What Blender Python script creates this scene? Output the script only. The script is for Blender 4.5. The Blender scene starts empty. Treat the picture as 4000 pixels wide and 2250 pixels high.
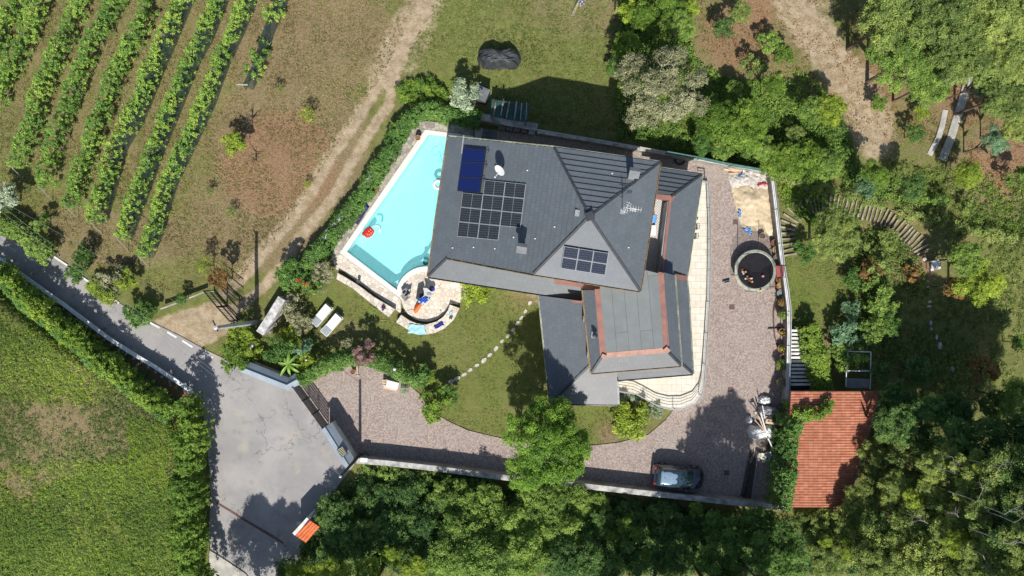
import bpy, bmesh, math, random
import numpy as np
from mathutils import Vector, Matrix
from mathutils.geometry import tessellate_polygon

H = 54.0            # camera height over the yard (m)
SC = 0.02           # metres per photo pixel at ground level
# ---------------------------------------------------------------- camera, sky, sun
scene = bpy.context.scene
cam = bpy.data.objects.new("Camera", bpy.data.cameras.new("Camera"))
scene.collection.objects.link(cam)
cam.location = (0, 0, H); cam.rotation_euler = (0, 0, 0)
cam.data.sensor_width = 36; cam.data.lens = 36 * H / 80.0
cam.data.clip_end = 2000; cam.data.clip_start = 0.5
scene.camera = cam
SUN_EL = math.radians(47); SUN_AZ_X, SUN_AZ_Y = 0.0, -1.0
world = bpy.data.worlds.new("World"); scene.world = world; world.use_nodes = True
wn = world.node_tree; wn.nodes.clear()
sky = wn.nodes.new("ShaderNodeTexSky"); sky.sky_type = 'NISHITA'; sky.sun_disc = False
sky.sun_elevation = SUN_EL; sky.sun_rotation = math.radians(180)
bg = wn.nodes.new("ShaderNodeBackground"); bg.inputs[1].default_value = 0.085
wo = wn.nodes.new("ShaderNodeOutputWorld")
wn.links.new(sky.outputs[0], bg.inputs[0]); wn.links.new(bg.outputs[0], wo.inputs[0])
sl = bpy.data.lights.new("Sun", 'SUN'); sl.energy = 4.7; sl.angle = math.radians(0.5); sl.color = (1.0, 0.955, 0.89)
so = bpy.data.objects.new("Sun", sl); scene.collection.objects.link(so)
so.rotation_euler = (math.pi / 2 - SUN_EL, 0, 0)   # light travels towards +Y and down
scene.view_settings.view_transform = 'Standard'; scene.view_settings.look = 'None'
scene.view_settings.exposure = 0.13; scene.view_settings.gamma = 1.0

col = scene.collection
R = math.radians
# ---------------------------------------------------------------- placing
def G(px, py, z=0.0):
    k = (H - z) / H
    return Vector(((px - 2000) * SC * k, (1125 - py) * SC * k, z))
def gxy(px, py): return ((px - 2000) * SC, (1125 - py) * SC)
CAMP = Vector((0, 0, H))
class Plane:
    def __init__(s, a, b, c):
        s.n = (b - a).cross(c - a).normalized()
        if s.n.z < 0: s.n = -s.n
        s.p = a
    def px(s, x, y, off=0.0):
        g = G(x, y, 0); d = g - CAMP
        t = (s.p + s.n * off - CAMP).dot(s.n) / d.dot(s.n)
        return CAMP + d * t
    def z(s, x, y): return s.p.z - (s.n.x * (x - s.p.x) + s.n.y * (y - s.p.y)) / s.n.z

def tag(o, label=None, cat=None, group=None, kind=None):
    if label: o['label'] = label
    if cat: o['category'] = cat
    if group: o['group'] = group
    if kind: o['kind'] = kind
    return o
def empty(name, loc=(0, 0, 0), rz=0, label=None, cat=None, group=None):
    o = bpy.data.objects.new(name, None); col.objects.link(o)
    o.location = loc; o.rotation_euler = (0, 0, rz); o.empty_display_size = 0.2
    return tag(o, label, cat, group)
def children(o): return [c for c in bpy.data.objects if c.parent == o]
def copy_tree(o, parent=None, kids=None):
    c = o.copy(); col.objects.link(c)
    if parent: c.parent = parent
    for ch in list(o.children): copy_tree(ch, c)
    return c
def bez(o): return o

class MB:
    def __init__(s): s.v = []; s.f = []; s.uv = {}
    def quad(s, *p):
        i = len(s.v); s.v += [tuple(q) for q in p]; s.f.append(tuple(range(i, i + len(p)))); return s
    def prism(s, pts, z0, z1, hole=None):
        """pts: xy list; z0/z1 numbers or per-vertex lists"""
        n = len(pts); i = len(s.v)
        a = sum(pts[k][0] * pts[(k + 1) % n][1] - pts[(k + 1) % n][0] * pts[k][1] for k in range(n))
        idx = list(range(n))
        if a < 0: idx.reverse()
        P = [pts[k] for k in idx]
        Z0 = [z0[k] if isinstance(z0, (list, tuple)) else z0 for k in idx]
        Z1 = [z1[k] if isinstance(z1, (list, tuple)) else z1 for k in idx]
        s.v += [(P[k][0], P[k][1], Z0[k]) for k in range(n)] + [(P[k][0], P[k][1], Z1[k]) for k in range(n)]
        tris = tessellate_polygon([[Vector((p[0], p[1], 0)) for p in P]])
        for t in tris:
            t = list(t)
            A, B, C = [Vector((P[q][0], P[q][1])) for q in t]
            if (B - A).cross(C - A) < 0: t.reverse()
            s.f.append(tuple(i + n + q for q in t)); s.f.append(tuple(i + q for q in reversed(t)))
        for k in range(n):
            m = (k + 1) % n
            s.f.append((i + k, i + m, i + n + m, i + n + k))
        return s
    def sheet(s, pts, z, holes=()):
        loops = [[Vector((p[0], p[1], 0)) for p in pts]] + [[Vector((p[0], p[1], 0)) for p in h] for h in holes]
        flat = [p for l in loops for p in l]
        i = len(s.v); s.v += [(p.x, p.y, z) for p in flat]
        for t in tessellate_polygon(loops):
            t = list(t); A, B, C = [flat[q].xy for q in t]
            if (B - A).cross(C - A) < 0: t.reverse()
            s.f.append(tuple(i + q for q in t))
        return s
    def box(s, c, sz, rz=0, M=None):
        x, y, z = sz[0] / 2, sz[1] / 2, sz[2] / 2
        m = Matrix.Translation(c) @ (M if M is not None else Matrix.Rotation(rz, 4, 'Z'))
        i = len(s.v)
        for dx, dy, dz in ((-x, -y, -z), (x, -y, -z), (x, y, -z), (-x, y, -z), (-x, -y, z), (x, -y, z), (x, y, z), (-x, y, z)):
            s.v.append(tuple(m @ Vector((dx, dy, dz))))
        for f in ((0, 3, 2, 1), (4, 5, 6, 7), (0, 1, 5, 4), (1, 2, 6, 5), (2, 3, 7, 6), (3, 0, 4, 7)):
            s.f.append(tuple(i + q for q in f))
        return s
    def bar(s, a, b, w, h):
        a, b = Vector(a), Vector(b); d = b - a; L = d.length; x = d.normalized()
        up = Vector((0, 0, 1)) if abs(x.z) < .95 else Vector((0, 1, 0))
        y = up.cross(x).normalized(); z = x.cross(y)
        M = Matrix((x, y, z)).transposed().to_4x4()
        return s.box((a + b) / 2, (L, w, h), M=M)
    def tube(s, pts, r, n=8, cap=True):
        pts = [Vector(p) for p in pts]; m = len(pts)
        rr = r if isinstance(r, (list, tuple)) else [r] * m
        i = len(s.v)
        for k in range(m):
            d = (pts[min(k + 1, m - 1)] - pts[max(k - 1, 0)]).normalized()
            up = Vector((0, 0, 1)) if abs(d.z) < .9 else Vector((1, 0, 0))
            x = up.cross(d).normalized(); y = d.cross(x)
            for q in range(n):
                a = 2 * math.pi * q / n
                s.v.append(tuple(pts[k] + (x * math.cos(a) + y * math.sin(a)) * rr[k]))
        for k in range(m - 1):
            for q in range(n):
                w = (q + 1) % n
                s.f.append((i + k * n + q, i + k * n + w, i + (k + 1) * n + w, i + (k + 1) * n + q))
        if cap:
            s.f.append(tuple(i + q for q in reversed(range(n)))); s.f.append(tuple(i + (m - 1) * n + q for q in range(n)))
        return s
    def lathe(s, prof, c=(0, 0, 0), n=24, sx=1, sy=1):
        i = len(s.v); m = len(prof)
        for r, z in prof:
            for q in range(n):
                a = 2 * math.pi * q / n
                s.v.append((c[0] + r * sx * math.cos(a), c[1] + r * sy * math.sin(a), c[2] + z))
        for k in range(m - 1):
            for q in range(n):
                w = (q + 1) % n
                s.f.append((i + k * n + q, i + k * n + w, i + (k + 1) * n + w, i + (k + 1) * n + q))
        return s
    def grid(s, fn, nu, nv, thick=None):
        i = len(s.v)
        for a in range(nu + 1):
            for b in range(nv + 1): s.v.append(tuple(fn(a / nu, b / nv)))
        for a in range(nu):
            for b in range(nv):
                p = i + a * (nv + 1) + b
                s.f.append((p, p + nv + 1, p + nv + 2, p + 1))
        return s
    def build(s, name, m, parent=None, smooth=False, kind=None, bevel=0, solid=0):
        me = bpy.data.meshes.new(name); me.from_pydata(s.v, [], s.f); me.validate()
        if s.uv:
            uvl = me.uv_layers.new(name="UVMap")
            for p in me.polygons:
                fn = s.uv.get(p.index)
                if fn:
                    for li in p.loop_indices: uvl.data[li].uv = fn(Vector(me.vertices[me.loops[li].vertex_index].co))
        me.materials.append(m)
        if smooth:
            for p in me.polygons: p.use_smooth = True
            if smooth != 'all':
                try: me.set_sharp_from_angle(angle=R(40))
                except Exception: pass
        o = bpy.data.objects.new(name, me); col.objects.link(o)
        if parent: o.parent = parent
        if bevel:
            b = o.modifiers.new("bev", 'BEVEL'); b.width = bevel; b.segments = 2; b.limit_method = 'ANGLE'
        if solid:
            b = o.modifiers.new("sol", 'SOLIDIFY'); b.thickness = solid
        if kind: o['kind'] = kind
        return o
def localise(o, parent):
    """vertices were written in world space; keep them there under a moved parent"""
    o.parent = parent
    o.matrix_parent_inverse = Matrix.Translation(parent.location).inverted() if parent.rotation_euler.z == 0 else (Matrix.Translation(parent.location) @ Matrix.Rotation(parent.rotation_euler.z, 4, 'Z')).inverted()
    return o
def wt(name, label, cat, pos, group=None):   # thing whose parts are written in world space
    return empty(name, pos, 0, label, cat, group)
def wb(mb, name, m, parent, **k):
    o = mb.build(name, m, **k); return localise(o, parent)

# ---------------------------------------------------------------- materials
def nd(t, typ, **k):
    n = t.nodes.new(typ)
    for a, b in k.items(): setattr(n, a, b)
    return n
def base_mat(name, rough=0.7, spec=0.3, metal=0.0):
    m = bpy.data.materials.new(name); m.use_nodes = True; t = m.node_tree
    p = t.nodes['Principled BSDF']; p.inputs['Roughness'].default_value = rough
    p.inputs['Specular IOR Level'].default_value = spec; p.inputs['Metallic'].default_value = metal
    return m, t, p
def mixc(t, fac, a, b, mode='MIX'):
    n = nd(t, 'ShaderNodeMix', data_type='RGBA', blend_type=mode)
    for s, v in ((n.inputs[0], fac), (n.inputs[6], a), (n.inputs[7], b)):
        if isinstance(v, bpy.types.NodeSocket): t.links.new(v, s)
        elif isinstance(v, (int, float)): s.default_value = v
        else: s.default_value = (*v, 1) if len(v) == 3 else v
    return n.outputs[2]
def mathn(t, op, a, b=None, c=None):
    n = nd(t, 'ShaderNodeMath', operation=op)
    for i, v in enumerate((a, b, c)):
        if v is None: continue
        if isinstance(v, bpy.types.NodeSocket): t.links.new(v, n.inputs[i])
        else: n.inputs[i].default_value = v
    return n.outputs[0]
def noise(t, vec, scale, detail=3, rough=.55, dist=0):
    n = nd(t, 'ShaderNodeTexNoise'); n.inputs['Scale'].default_value = scale
    n.inputs['Detail'].default_value = detail; n.inputs['Roughness'].default_value = rough; n.inputs['Distortion'].default_value = dist
    if vec is not None: t.links.new(vec, n.inputs['Vector'])
    return n.outputs['Fac']
def smooth(t, v, lo, hi):
    n = nd(t, 'ShaderNodeMapRange', interpolation_type='SMOOTHSTEP'); t.links.new(v, n.inputs[0])
    n.inputs[1].default_value = lo; n.inputs[2].default_value = hi; return n.outputs[0]
def bump(t, p, h, strength=.5, dist=.02):
    b = nd(t, 'ShaderNodeBump'); b.inputs['Strength'].default_value = strength; b.inputs['Distance'].default_value = dist
    t.links.new(h, b.inputs['Height']); t.links.new(b.outputs[0], p.inputs['Normal'])
def pos(t, space='Object'):
    if space == 'world': return nd(t, 'ShaderNodeNewGeometry').outputs['Position']
    return nd(t, 'ShaderNodeTexCoord').outputs[space]
def mat(name, c, rough=.7, spec=.3, metal=0, var=.25, scale=3.0, bmp=0, bscale=30, c2=None, coat=0):
    """plain procedural material: base colour broken by two noises"""
    m, t, p = base_mat(name, rough, spec, metal)
    v = pos(t); n1 = noise(t, v, scale, 4, .6); n2 = noise(t, v, scale * 9, 3, .6)
    f = smooth(t, n1, .3, .7)
    lo = c2 if c2 else tuple(x * (1 - var) for x in c); hi = tuple(min(1, x * (1 + var * .6)) for x in c) if not c2 else c
    cc = mixc(t, f, lo, hi)
    g = mathn(t, 'MULTIPLY_ADD', n2, .35 if var else .0, .825 if var else 1.0)
    cc = mixc(t, 1.0, cc, nd_rgb(t, g), 'MULTIPLY')
    t.links.new(cc, p.inputs['Base Color'])
    if bmp: bump(t, p, noise(t, v, bscale, 3, .6), bmp, .02)
    if coat: p.inputs['Coat Weight'].default_value = coat; p.inputs['Coat Roughness'].default_value = .03
    return m
def nd_rgb(t, v):
    n = nd(t, 'ShaderNodeCombineColor')
    for i in range(3): t.links.new(v, n.inputs[i])
    return n.outputs[0]
def sc3(c, k): return tuple(min(.9, x * k) for x in c)
def mat_leaf(name, dark, mid, light, trans=.3, brown=None):
    m = bpy.data.materials.new(name); m.use_nodes = True; t = m.node_tree
    p = t.nodes['Principled BSDF']; p.inputs['Roughness'].default_value = .55; p.inputs['Specular IOR Level'].default_value = .25
    at = nd(t, 'ShaderNodeAttribute', attribute_name='tint')
    oi = nd(t, 'ShaderNodeObjectInfo')
    v = mathn(t, 'MULTIPLY_ADD', oi.outputs['Random'], .22, -.11)
    v = mathn(t, 'ADD', v, at.outputs['Fac'])
    cr = nd(t, 'ShaderNodeValToRGB'); t.links.new(v, cr.inputs[0])
    e = cr.color_ramp.elements
    dark, mid, light = [sc3(x, 1.85) for x in (dark, mid, light)]; brown = sc3(brown, 1.25) if brown else None
    e[0].position = .05; e[0].color = (*dark, 1); e[1].position = .5; e[1].color = (*mid, 1)
    k = e.new(.85); k.color = (*light, 1)
    k = e.new(.99); k.color = (*(brown or light), 1)
    t.links.new(cr.outputs[0], p.inputs['Base Color'])
    tr = nd(t, 'ShaderNodeBsdfTranslucent'); t.links.new(mixc(t, .5, cr.outputs[0], tuple(min(1, x * 1.5) for x in light)), tr.inputs[0])
    mx = nd(t, 'ShaderNodeMixShader'); mx.inputs[0].default_value = trans * .7
    t.links.new(p.outputs[0], mx.inputs[1]); t.links.new(tr.outputs[0], mx.inputs[2])
    t.links.new(mx.outputs[0], t.nodes['Material Output'].inputs[0])
    return m

LEAF = dict(
    vine=mat_leaf('vine_leaf', (.035, .075, .02), (.11, .20, .04), (.27, .36, .06), .32, (.30, .28, .08)),
    hedge=mat_leaf('hedge_leaf', (.016, .045, .010), (.058, .12, .026), (.125, .215, .045), .28),
    ivy=mat_leaf('ivy_leaf', (.015, .042, .010), (.066, .128, .027), (.155, .245, .055), .28),
    wood=mat_leaf('wood_leaf', (.022, .06, .014), (.118, .185, .038), (.235, .32, .065), .28, (.20, .26, .06)),
    woodgrey=mat_leaf('oak_leaf', (.022, .045, .016), (.125, .175, .045), (.31, .35, .09), .25, (.34, .36, .08)),
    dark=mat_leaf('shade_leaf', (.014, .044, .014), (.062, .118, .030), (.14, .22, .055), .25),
    bright=mat_leaf('bright_leaf', (.022, .05, .008), (.095, .165, .024), (.20, .27, .04), .32, (.34, .40, .05)),
    yellow=mat_leaf('yellow_green_leaf', (.05, .085, .01), (.17, .23, .03), (.32, .38, .05), .32, (.42, .36, .04)),
    olive=mat_leaf('olive_leaf', (.06, .065, .032), (.18, .185, .10), (.32, .31, .19), .2, (.33, .32, .24)),
    silver=mat_leaf('silver_leaf', (.06, .09, .05), (.20, .25, .16), (.38, .43, .29), .2),
    blue=mat_leaf('blue_green_leaf', (.025, .065, .035), (.095, .17, .09), (.20, .30, .16), .25),
    pink=mat_leaf('pink_leaf', (.08, .05, .04), (.18, .12, .10), (.30, .17, .17), .25, (.16, .2, .06)),
    rust=mat_leaf('rusty_leaf', (.06, .035, .012), (.17, .10, .035), (.28, .19, .06), .25, (.12, .2, .04)),
    weed=mat_leaf('weed_leaf', (.04, .065, .015), (.13, .17, .045), (.24, .30, .08), .28, (.26, .19, .09)),
    straw=mat_leaf('straw_blade', (.10, .075, .035), (.20, .155, .075), (.34, .27, .14), .2, (.14, .17, .05)),
    pine=mat_leaf('pine_needle', (.025, .065, .01), (.105, .19, .025), (.23, .34, .045), .28, (.28, .21, .12)),
)
BARK = mat('bark', (.16, .125, .09), .9, .1, var=.5, scale=8, bmp=.8)
DEADWOOD = mat('dead_wood', (.50, .46, .40), .85, .1, var=.3, scale=8)
# ---------------------------------------------------------------- leaves
def leafmesh(name, P, N, size, tint, seed=0, aspect=.55):
    rs = np.random.RandomState(seed); n = len(P)
    P = np.asarray(P, float); N = np.asarray(N, float)
    N = N / (np.linalg.norm(N, axis=1, keepdims=True) + 1e-9)
    r = rs.normal(size=(n, 3)); a = np.cross(N, r); a /= (np.linalg.norm(a, axis=1, keepdims=True) + 1e-9)
    b = np.cross(N, a)
    s = (np.asarray(size) * np.ones(n))[:, None]
    V = np.empty((n, 4, 3)); V[:, 0] = P - a * s; V[:, 2] = P + a * s
    V[:, 1] = P + b * s * aspect - N * s * .18; V[:, 3] = P - b * s * aspect - N * s * .18
    V = V.reshape(-1, 3)
    me = bpy.data.meshes.new(name)
    me.vertices.add(4 * n); me.vertices.foreach_set('co', V.ravel().astype(np.float32))
    me.loops.add(4 * n); me.loops.foreach_set('vertex_index', np.arange(4 * n, dtype=np.int32))
    me.polygons.add(n); me.polygons.foreach_set('loop_start', np.arange(0, 4 * n, 4, dtype=np.int32))
    me.polygons.foreach_set('loop_total', np.full(n, 4, dtype=np.int32))
    me.update(calc_edges=True)
    at = me.attributes.new('tint', 'FLOAT', 'POINT'); at.data.foreach_set('value', np.repeat(np.clip(tint, 0, 1), 4).astype(np.float32))
    return me
def leafobj(name, me, m, parent=None):
    me.materials.append(m); o = bpy.data.objects.new(name, me); col.objects.link(o)
    if parent: o.parent = parent
    return o
def unit(rs, n, zmin=-1):
    v = rs.normal(size=(n, 3)); v /= np.linalg.norm(v, axis=1, keepdims=True)
    v[:, 2] = np.where(v[:, 2] < zmin, -v[:, 2], v[:, 2]); return v
def crown_pts(seed, Rr, Hh, nlobe, nleaf, leaf, tuft=.22, flat=0.5, spread=.74, lobe=(.22, .40), fill=.12):
    """lobed crown: lobes spread under a dome, tufts on the lobes, leaves in the tufts.  z from 0 to Hh"""
    rs = np.random.RandomState(seed)
    ang = rs.rand(nlobe) * 2 * math.pi; rad = Rr * np.sqrt(rs.rand(nlobe)) * spread
    rad[0] = 0
    lr = Rr * rs.uniform(lobe[0], lobe[1], nlobe)
    zz = Hh * (1 - flat * (rad / Rr) ** 2) * rs.uniform(.55, 1.0, nlobe) - lr * .7
    C = np.stack([rad * np.cos(ang), rad * np.sin(ang), np.maximum(zz, lr * .5)], 1)
    lt = rs.rand(nlobe)
    w = lr ** 2; w /= w.sum(); cnt = (w * nleaf * (1 - fill)).astype(int)
    P = []; N = []; T = []
    for i in range(nlobe):
        nt = max(6, int(cnt[i] / 26)); d = unit(rs, nt, -.35)
        tc = C[i] + d * lr[i] * rs.uniform(.7, 1.08, (nt, 1)) * np.array([1, 1, .8])
        tt = rs.rand(nt)
        k = rs.randint(0, nt, cnt[i]); off = rs.normal(size=(cnt[i], 3)) * tuft * np.array([.55, .55, .35])
        P.append(tc[k] + off); N.append(d[k] * .6 + rs.normal(size=(cnt[i], 3)) * .55 + np.array([0, 0, .55]))
        T.append(lt[i] * .3 + tt[k] * .35 + rs.rand(cnt[i]) * .35)
    m = int(nleaf * fill); a = rs.rand(m) * 2 * math.pi; q = Rr * np.sqrt(rs.rand(m)) * .8
    P.append(np.stack([q * np.cos(a), q * np.sin(a), rs.uniform(0, .75, m) * Hh * (1 - flat * (q / Rr) ** 2)], 1))
    N.append(rs.normal(size=(m, 3)) + np.array([0, 0, .6])); T.append(rs.rand(m) * .4)
    return np.concatenate(P), np.concatenate(N), leaf * rs.uniform(.7, 1.3, sum(len(x) for x in P)), np.concatenate(T)
# ================================================================ terrain
def seg_dist(X, Y, pl, closed=False):
    d = np.full(X.shape, 1e9); n = len(pl)
    for i in range(n if closed else n - 1):
        ax, ay = pl[i]; bx, by = pl[(i + 1) % n]
        dx, dy = bx - ax, by - ay; L = dx * dx + dy * dy + 1e-9
        t = np.clip(((X - ax) * dx + (Y - ay) * dy) / L, 0, 1)
        d = np.minimum(d, np.hypot(X - ax - t * dx, Y - ay - t * dy))
    return d
def sdf(X, Y, poly):       # >0 inside, photo pixels
    X = np.asarray(X, float); Y = np.asarray(Y, float)
    ins = np.zeros(X.shape, bool); n = len(poly)
    for i in range(n):
        ax, ay = poly[i]; bx, by = poly[(i + 1) % n]
        c = ((ay > Y) != (by > Y)) & (X < (bx - ax) * (Y - ay) / ((by - ay) if by != ay else 1e-9) + ax)
        ins ^= c
    d = seg_dist(X, Y, poly, True); return np.where(ins, d, -d)
def sst(x, a, b):
    t = np.clip((x - a) / (b - a), 0, 1); return t * t * (3 - 2 * t)

BANK = [(-4000, -1500), (-300, 815), (0, 1040), (250, 1218), (425, 1345), (600, 1458), (700, 1535), (775, 1600), (790, 1700), (800, 1850), (805, 2000), (800, 2100), (840, 2250), (900, 2500), (900, 9000), (-9000, 9000), (-9000, -1500)]
RAVINE = [(1385, 1845), (1700, 1858), (2226, 1915), (2650, 1975), (3060, 2020), (3075, 2040), (4400, 2060), (9000, 2060), (9000, 9000), (1090, 9000), (1100, 2250), (1250, 2120), (1262, 1980), (1320, 1890)]
def terrain_px(X, Y):
    X = np.asarray(X, float); Y = np.asarray(Y, float)
    z = 1.9 * sst(sdf(X, Y, BANK), 30, 95) - 3.2 * sst(sdf(X, Y, RAVINE), 6, 260)
    return z
def tz(x, y): return float(terrain_px(np.array([x / SC + 2000]), np.array([1125 - y / SC]))[0])

POOL = [(1675, 527), (1812, 545), (1800, 700), (1745, 960), (1745, 1050)]   # ground-plane water outline, arc added below
CX, CY, CR = 1665, 1159, 96
def arc(cx, cy, r, a0, a1, n): return [(cx + r * math.cos(R(a0 + (a1 - a0) * i / n)), cy + r * math.sin(R(a0 + (a1 - a0) * i / n))) for i in range(n + 1)]
arc_w = arc(CX, CY, 118, -52, -193, 18)       # water edge round the terrace (px, y down)
POOL = POOL[:4] + [(1745, 1040)] + arc_w[0:1] + arc_w[1:] + [(1553, 1133), (1357, 983)]
POOL = [p for p in POOL if not (p[0] < 1553 and p[1] > 1134)]

T0 = []
def build_ground():
    xs = np.concatenate([-np.geomspace(400, 52, 16), np.arange(-48, 48.01, .25), np.geomspace(52, 400, 16)])
    ys = np.concatenate([-np.geomspace(400, 32, 16), np.arange(-30, 30.01, .25), np.geomspace(32, 400, 16)])
    X, Y = np.meshgrid(xs, ys, indexing='ij'); PX = X / SC + 2000; PY = 1125 - Y / SC
    Z = terrain_px(PX, PY)
    rs = np.random.RandomState(3)
    for k in range(14):
        a = rs.rand() * 6.28; f = rs.uniform(.4, 3.0)
        Z += .012 * np.sin((X * math.cos(a) + Y * math.sin(a)) * f + rs.rand() * 6)
    # flatten under hard surfaces
    hard = np.maximum.reduce([sdf(PX, PY, ROAD), sdf(PX, PY, DRIVE), sdf(PX, PY, TERR_OUT), sdf(PX, PY, HOUSE_PAD)])
    Z = np.where(hard > -25, np.minimum(Z, Z * 0 - .02) * (Z < .3) + Z * (Z >= .3), Z)
    Z = np.where(hard > 10, -.02, Z)
    nx, ny = len(xs), len(ys)
    V = np.stack([X, Y, Z], -1).reshape(-1, 3)
    I = np.arange(nx * ny).reshape(nx, ny)
    F = np.stack([I[:-1, :-1], I[1:, :-1], I[1:, 1:], I[:-1, 1:]], -1)
    pd = sdf(PX, PY, POOL)
    bad = (pd[:-1, :-1] > -3) | (pd[1:, :-1] > -3) | (pd[1:, 1:] > -3) | (pd[:-1, 1:] > -3)
    F = F[~bad].reshape(-1, 4)
    me = bpy.data.meshes.new('ground')
    me.vertices.add(len(V)); me.vertices.foreach_set('co', V.ravel().astype(np.float32))
    me.loops.add(F.size); me.loops.foreach_set('vertex_index', F.ravel().astype(np.int32))
    me.polygons.add(len(F)); me.polygons.foreach_set('loop_start', np.arange(0, F.size, 4, dtype=np.int32))
    me.polygons.foreach_set('loop_total', np.full(len(F), 4, dtype=np.int32)); me.update(calc_edges=True)
    # what the ground is made of, per vertex
    def el(cx, cy, rx, ry, soft=.5): return 1 - sst(np.hypot((PX - cx) / rx, (PY - cy) / ry), 1 - soft, 1 + soft * .6)
    w = lambda pl, r, s: 1 - sst(seg_dist(PX, PY, pl), r - s, r + s)
    dirt = np.maximum.reduce([
        w([(1680, -100), (1663, 0), (1600, 104), (1535, 207), (1500, 290)], 62, 60),
        w([(1497, 290), (1455, 362), (1373, 492), (1290, 606), (1217, 745), (1129, 859), (1052, 957), (1000, 1019), (930, 1090), (880, 1140)], 26, 24),
        w([(1543, 290), (1517, 414), (1455, 500), (1373, 637), (1310, 760), (1248, 838), (1171, 926), (1103, 1040), (1026, 1123), (960, 1180), (880, 1230)], 20, 18),
        w([(1745, -60), (1690, 100), (1640, 220), (1580, 300)], 22, 30) * .55,
        sst(sdf(PX, PY, [(585, 1242), (838, 1165), (950, 1190), (950, 1270), (850, 1340), (780, 1370), (620, 1290)]), -10, 30) * .92,
        w([(3080, -80), (3110, 30), (3180, 130), (3240, 220), (3330, 330), (3400, 450), (3420, 540)], 85, 50) * .8,
        w([(3210, -20), (3230, 60), (3205, 150), (3260, 250)], 45, 40) * .5,
        w([(3310, 480), (3345, 540), (3400, 590)], 16, 14) * .8,
        w([(1310, 640), (1300, 650)], 20, 20) * 0,
        w([(2070, 1150), (2090, 1130), (2105, 1180)], 16, 14) * .55,
        sst(sdf(PX, PY, [(2705, 620), (3012, 700), (3050, 960), (3060, 1560), (3040, 1990), (2980, 1980), (2960, 900)]), -10, 10) * .5])
    dry = np.maximum.reduce([
        el(1180, 140, 420, 300) * .85, el(1130, 560, 360, 330) * .95, el(1000, 850, 330, 260) * .8, el(400, 930, 600, 150) * .62, el(620, 300, 900, 620) * .5,
        el(280, 1580, 500, 210) * 1.1, el(600, 1520, 240, 150) * .8, el(60, 1750, 300, 300) * .95, el(450, 1950, 300, 200) * .45,
        el(2300, 40, 330, 130) * .55, el(2480, 100, 120, 220) * .35, el(2050, 1160, 90, 50) * .5, el(1330, 1290, 150, 90) * .42, el(1750, 1350, 150, 130) * .36, el(1850, 1560, 60, 200) * .3,
        el(2900, 200, 330, 330) * .55, el(3500, 420, 500, 330) * .5, el(3950, 650, 300, 250) * .7, el(3500, 950, 400, 280) * .4, el(3830, 1150, 130, 450) * .4, el(3220, 1400, 60, 150) * .6,
        el(2380, 1690, 60, 60) * .7, el(3160, 1060, 60, 60) * .35, el(3930, 1000, 150, 400) * .4])
    rust = np.maximum.reduce([el(1090, 640, 260, 230) * .95, el(1200, 100, 250, 160) * .35, el(2870, 150, 160, 170) * .6, el(2960, 30, 90, 120) * .7, el(3380, 330, 200, 160) * .6,
                              el(3930, 620, 150, 170) * .8, el(3500, 900, 220, 100) * .4, el(3570, 1040, 120, 90) * .6, el(700, 1560, 100, 80) * .5, el(3750, 380, 120, 170) * .6])
    lush = np.maximum.reduce([el(650, 1180, 250, 90) * .4, el(1730, 360, 150, 60), el(3180, 1180, 150, 250) * .55, sst(sdf(PX, PY, TERR_OUT), -60, 0) * 0, el(500, 2100, 600, 300) * .8,
                              el(2800, 450, 300, 250) * .8, el(3550, 620, 300, 180) * .7, el(3900, 1000, 150, 400) * .6, el(3200, 600, 250, 120) * .7, el(3300, 900, 250, 150) * .5, el(3600, 900, 300, 150) * .5, el(1900, 350, 500, 250) * .35])
    lush = np.maximum(lush, .45 * sst(sdf(PX, PY, LAWN), -10, 15))
    for nm, a in (('dirt', dirt), ('dry', dry), ('rust', rust), ('lush', lush)):
        at = me.attributes.new(nm, 'FLOAT', 'POINT'); at.data.foreach_set('value', a.reshape(-1).astype(np.float32))
    for p in me.polygons: p.use_smooth = True
    m, t, p = base_mat('ground', .92, .08)
    v = pos(t)
    A = lambda n: nd(t, 'ShaderNodeAttribute', attribute_name=n).outputs['Fac']
    nb = noise(t, v, .35, 5, .6); nm_ = noise(t, v, 1.6, 6, .68); nf = noise(t, v, 7, 5, .7); nv = noise(t, v, 22, 2, .7)
    mixn = mathn(t, 'ADD', mathn(t, 'MULTIPLY', nm_, .6), mathn(t, 'MULTIPLY', nf, .4))
    def fac(a, k=1.0, soft=.09):     # threshold an amount against the mottling
        s = mathn(t, 'ADD', A(a), mathn(t, 'MULTIPLY_ADD', mixn, 1.5 * k, -.75 * k))
        return smooth(t, s, .5 - soft - .12, .5 + soft + .12)
    g = mixc(t, smooth(t, nm_, .35, .65), (.15, .165, .05), (.225, .235, .08))
    g = mixc(t, fac('lush'), g, mixc(t, smooth(t, nf, .35, .65), (.115, .165, .03), (.185, .235, .055)))
    g = mixc(t, mathn(t, 'MULTIPLY', smooth(t, nb, .45, .7), .45), g, (.26, .22, .095))
    g = mixc(t, fac('dry'), g, mixc(t, smooth(t, nf, .3, .7), (.205, .155, .08), (.325, .26, .145)))
    g = mixc(t, fac('rust'), g, mixc(t, smooth(t, nf, .3, .7), (.24, .14, .08), (.38, .25, .15)))
    dcol = mixc(t, smooth(t, nm_, .35, .65), (.35, .265, .165), (.52, .42, .29))
    g = mixc(t, fac('dirt', .8, .16), g, dcol)
    sh = mathn(t, 'MULTIPLY_ADD', nv, 1.1, .45)
    g = mixc(t, 1.0, g, nd_rgb(t, sh), 'MULTIPLY')
    t.links.new(g, p.inputs['Base Color'])
    hb = mathn(t, 'ADD', mathn(t, 'MULTIPLY', nf, .6), mathn(t, 'MULTIPLY', nv, .4))
    bump(t, p, hb, .9, .12)
    me.materials.append(m); o = bpy.data.objects.new('ground', me); col.objects.link(o); o['kind'] = 'structure'
    return o

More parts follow.
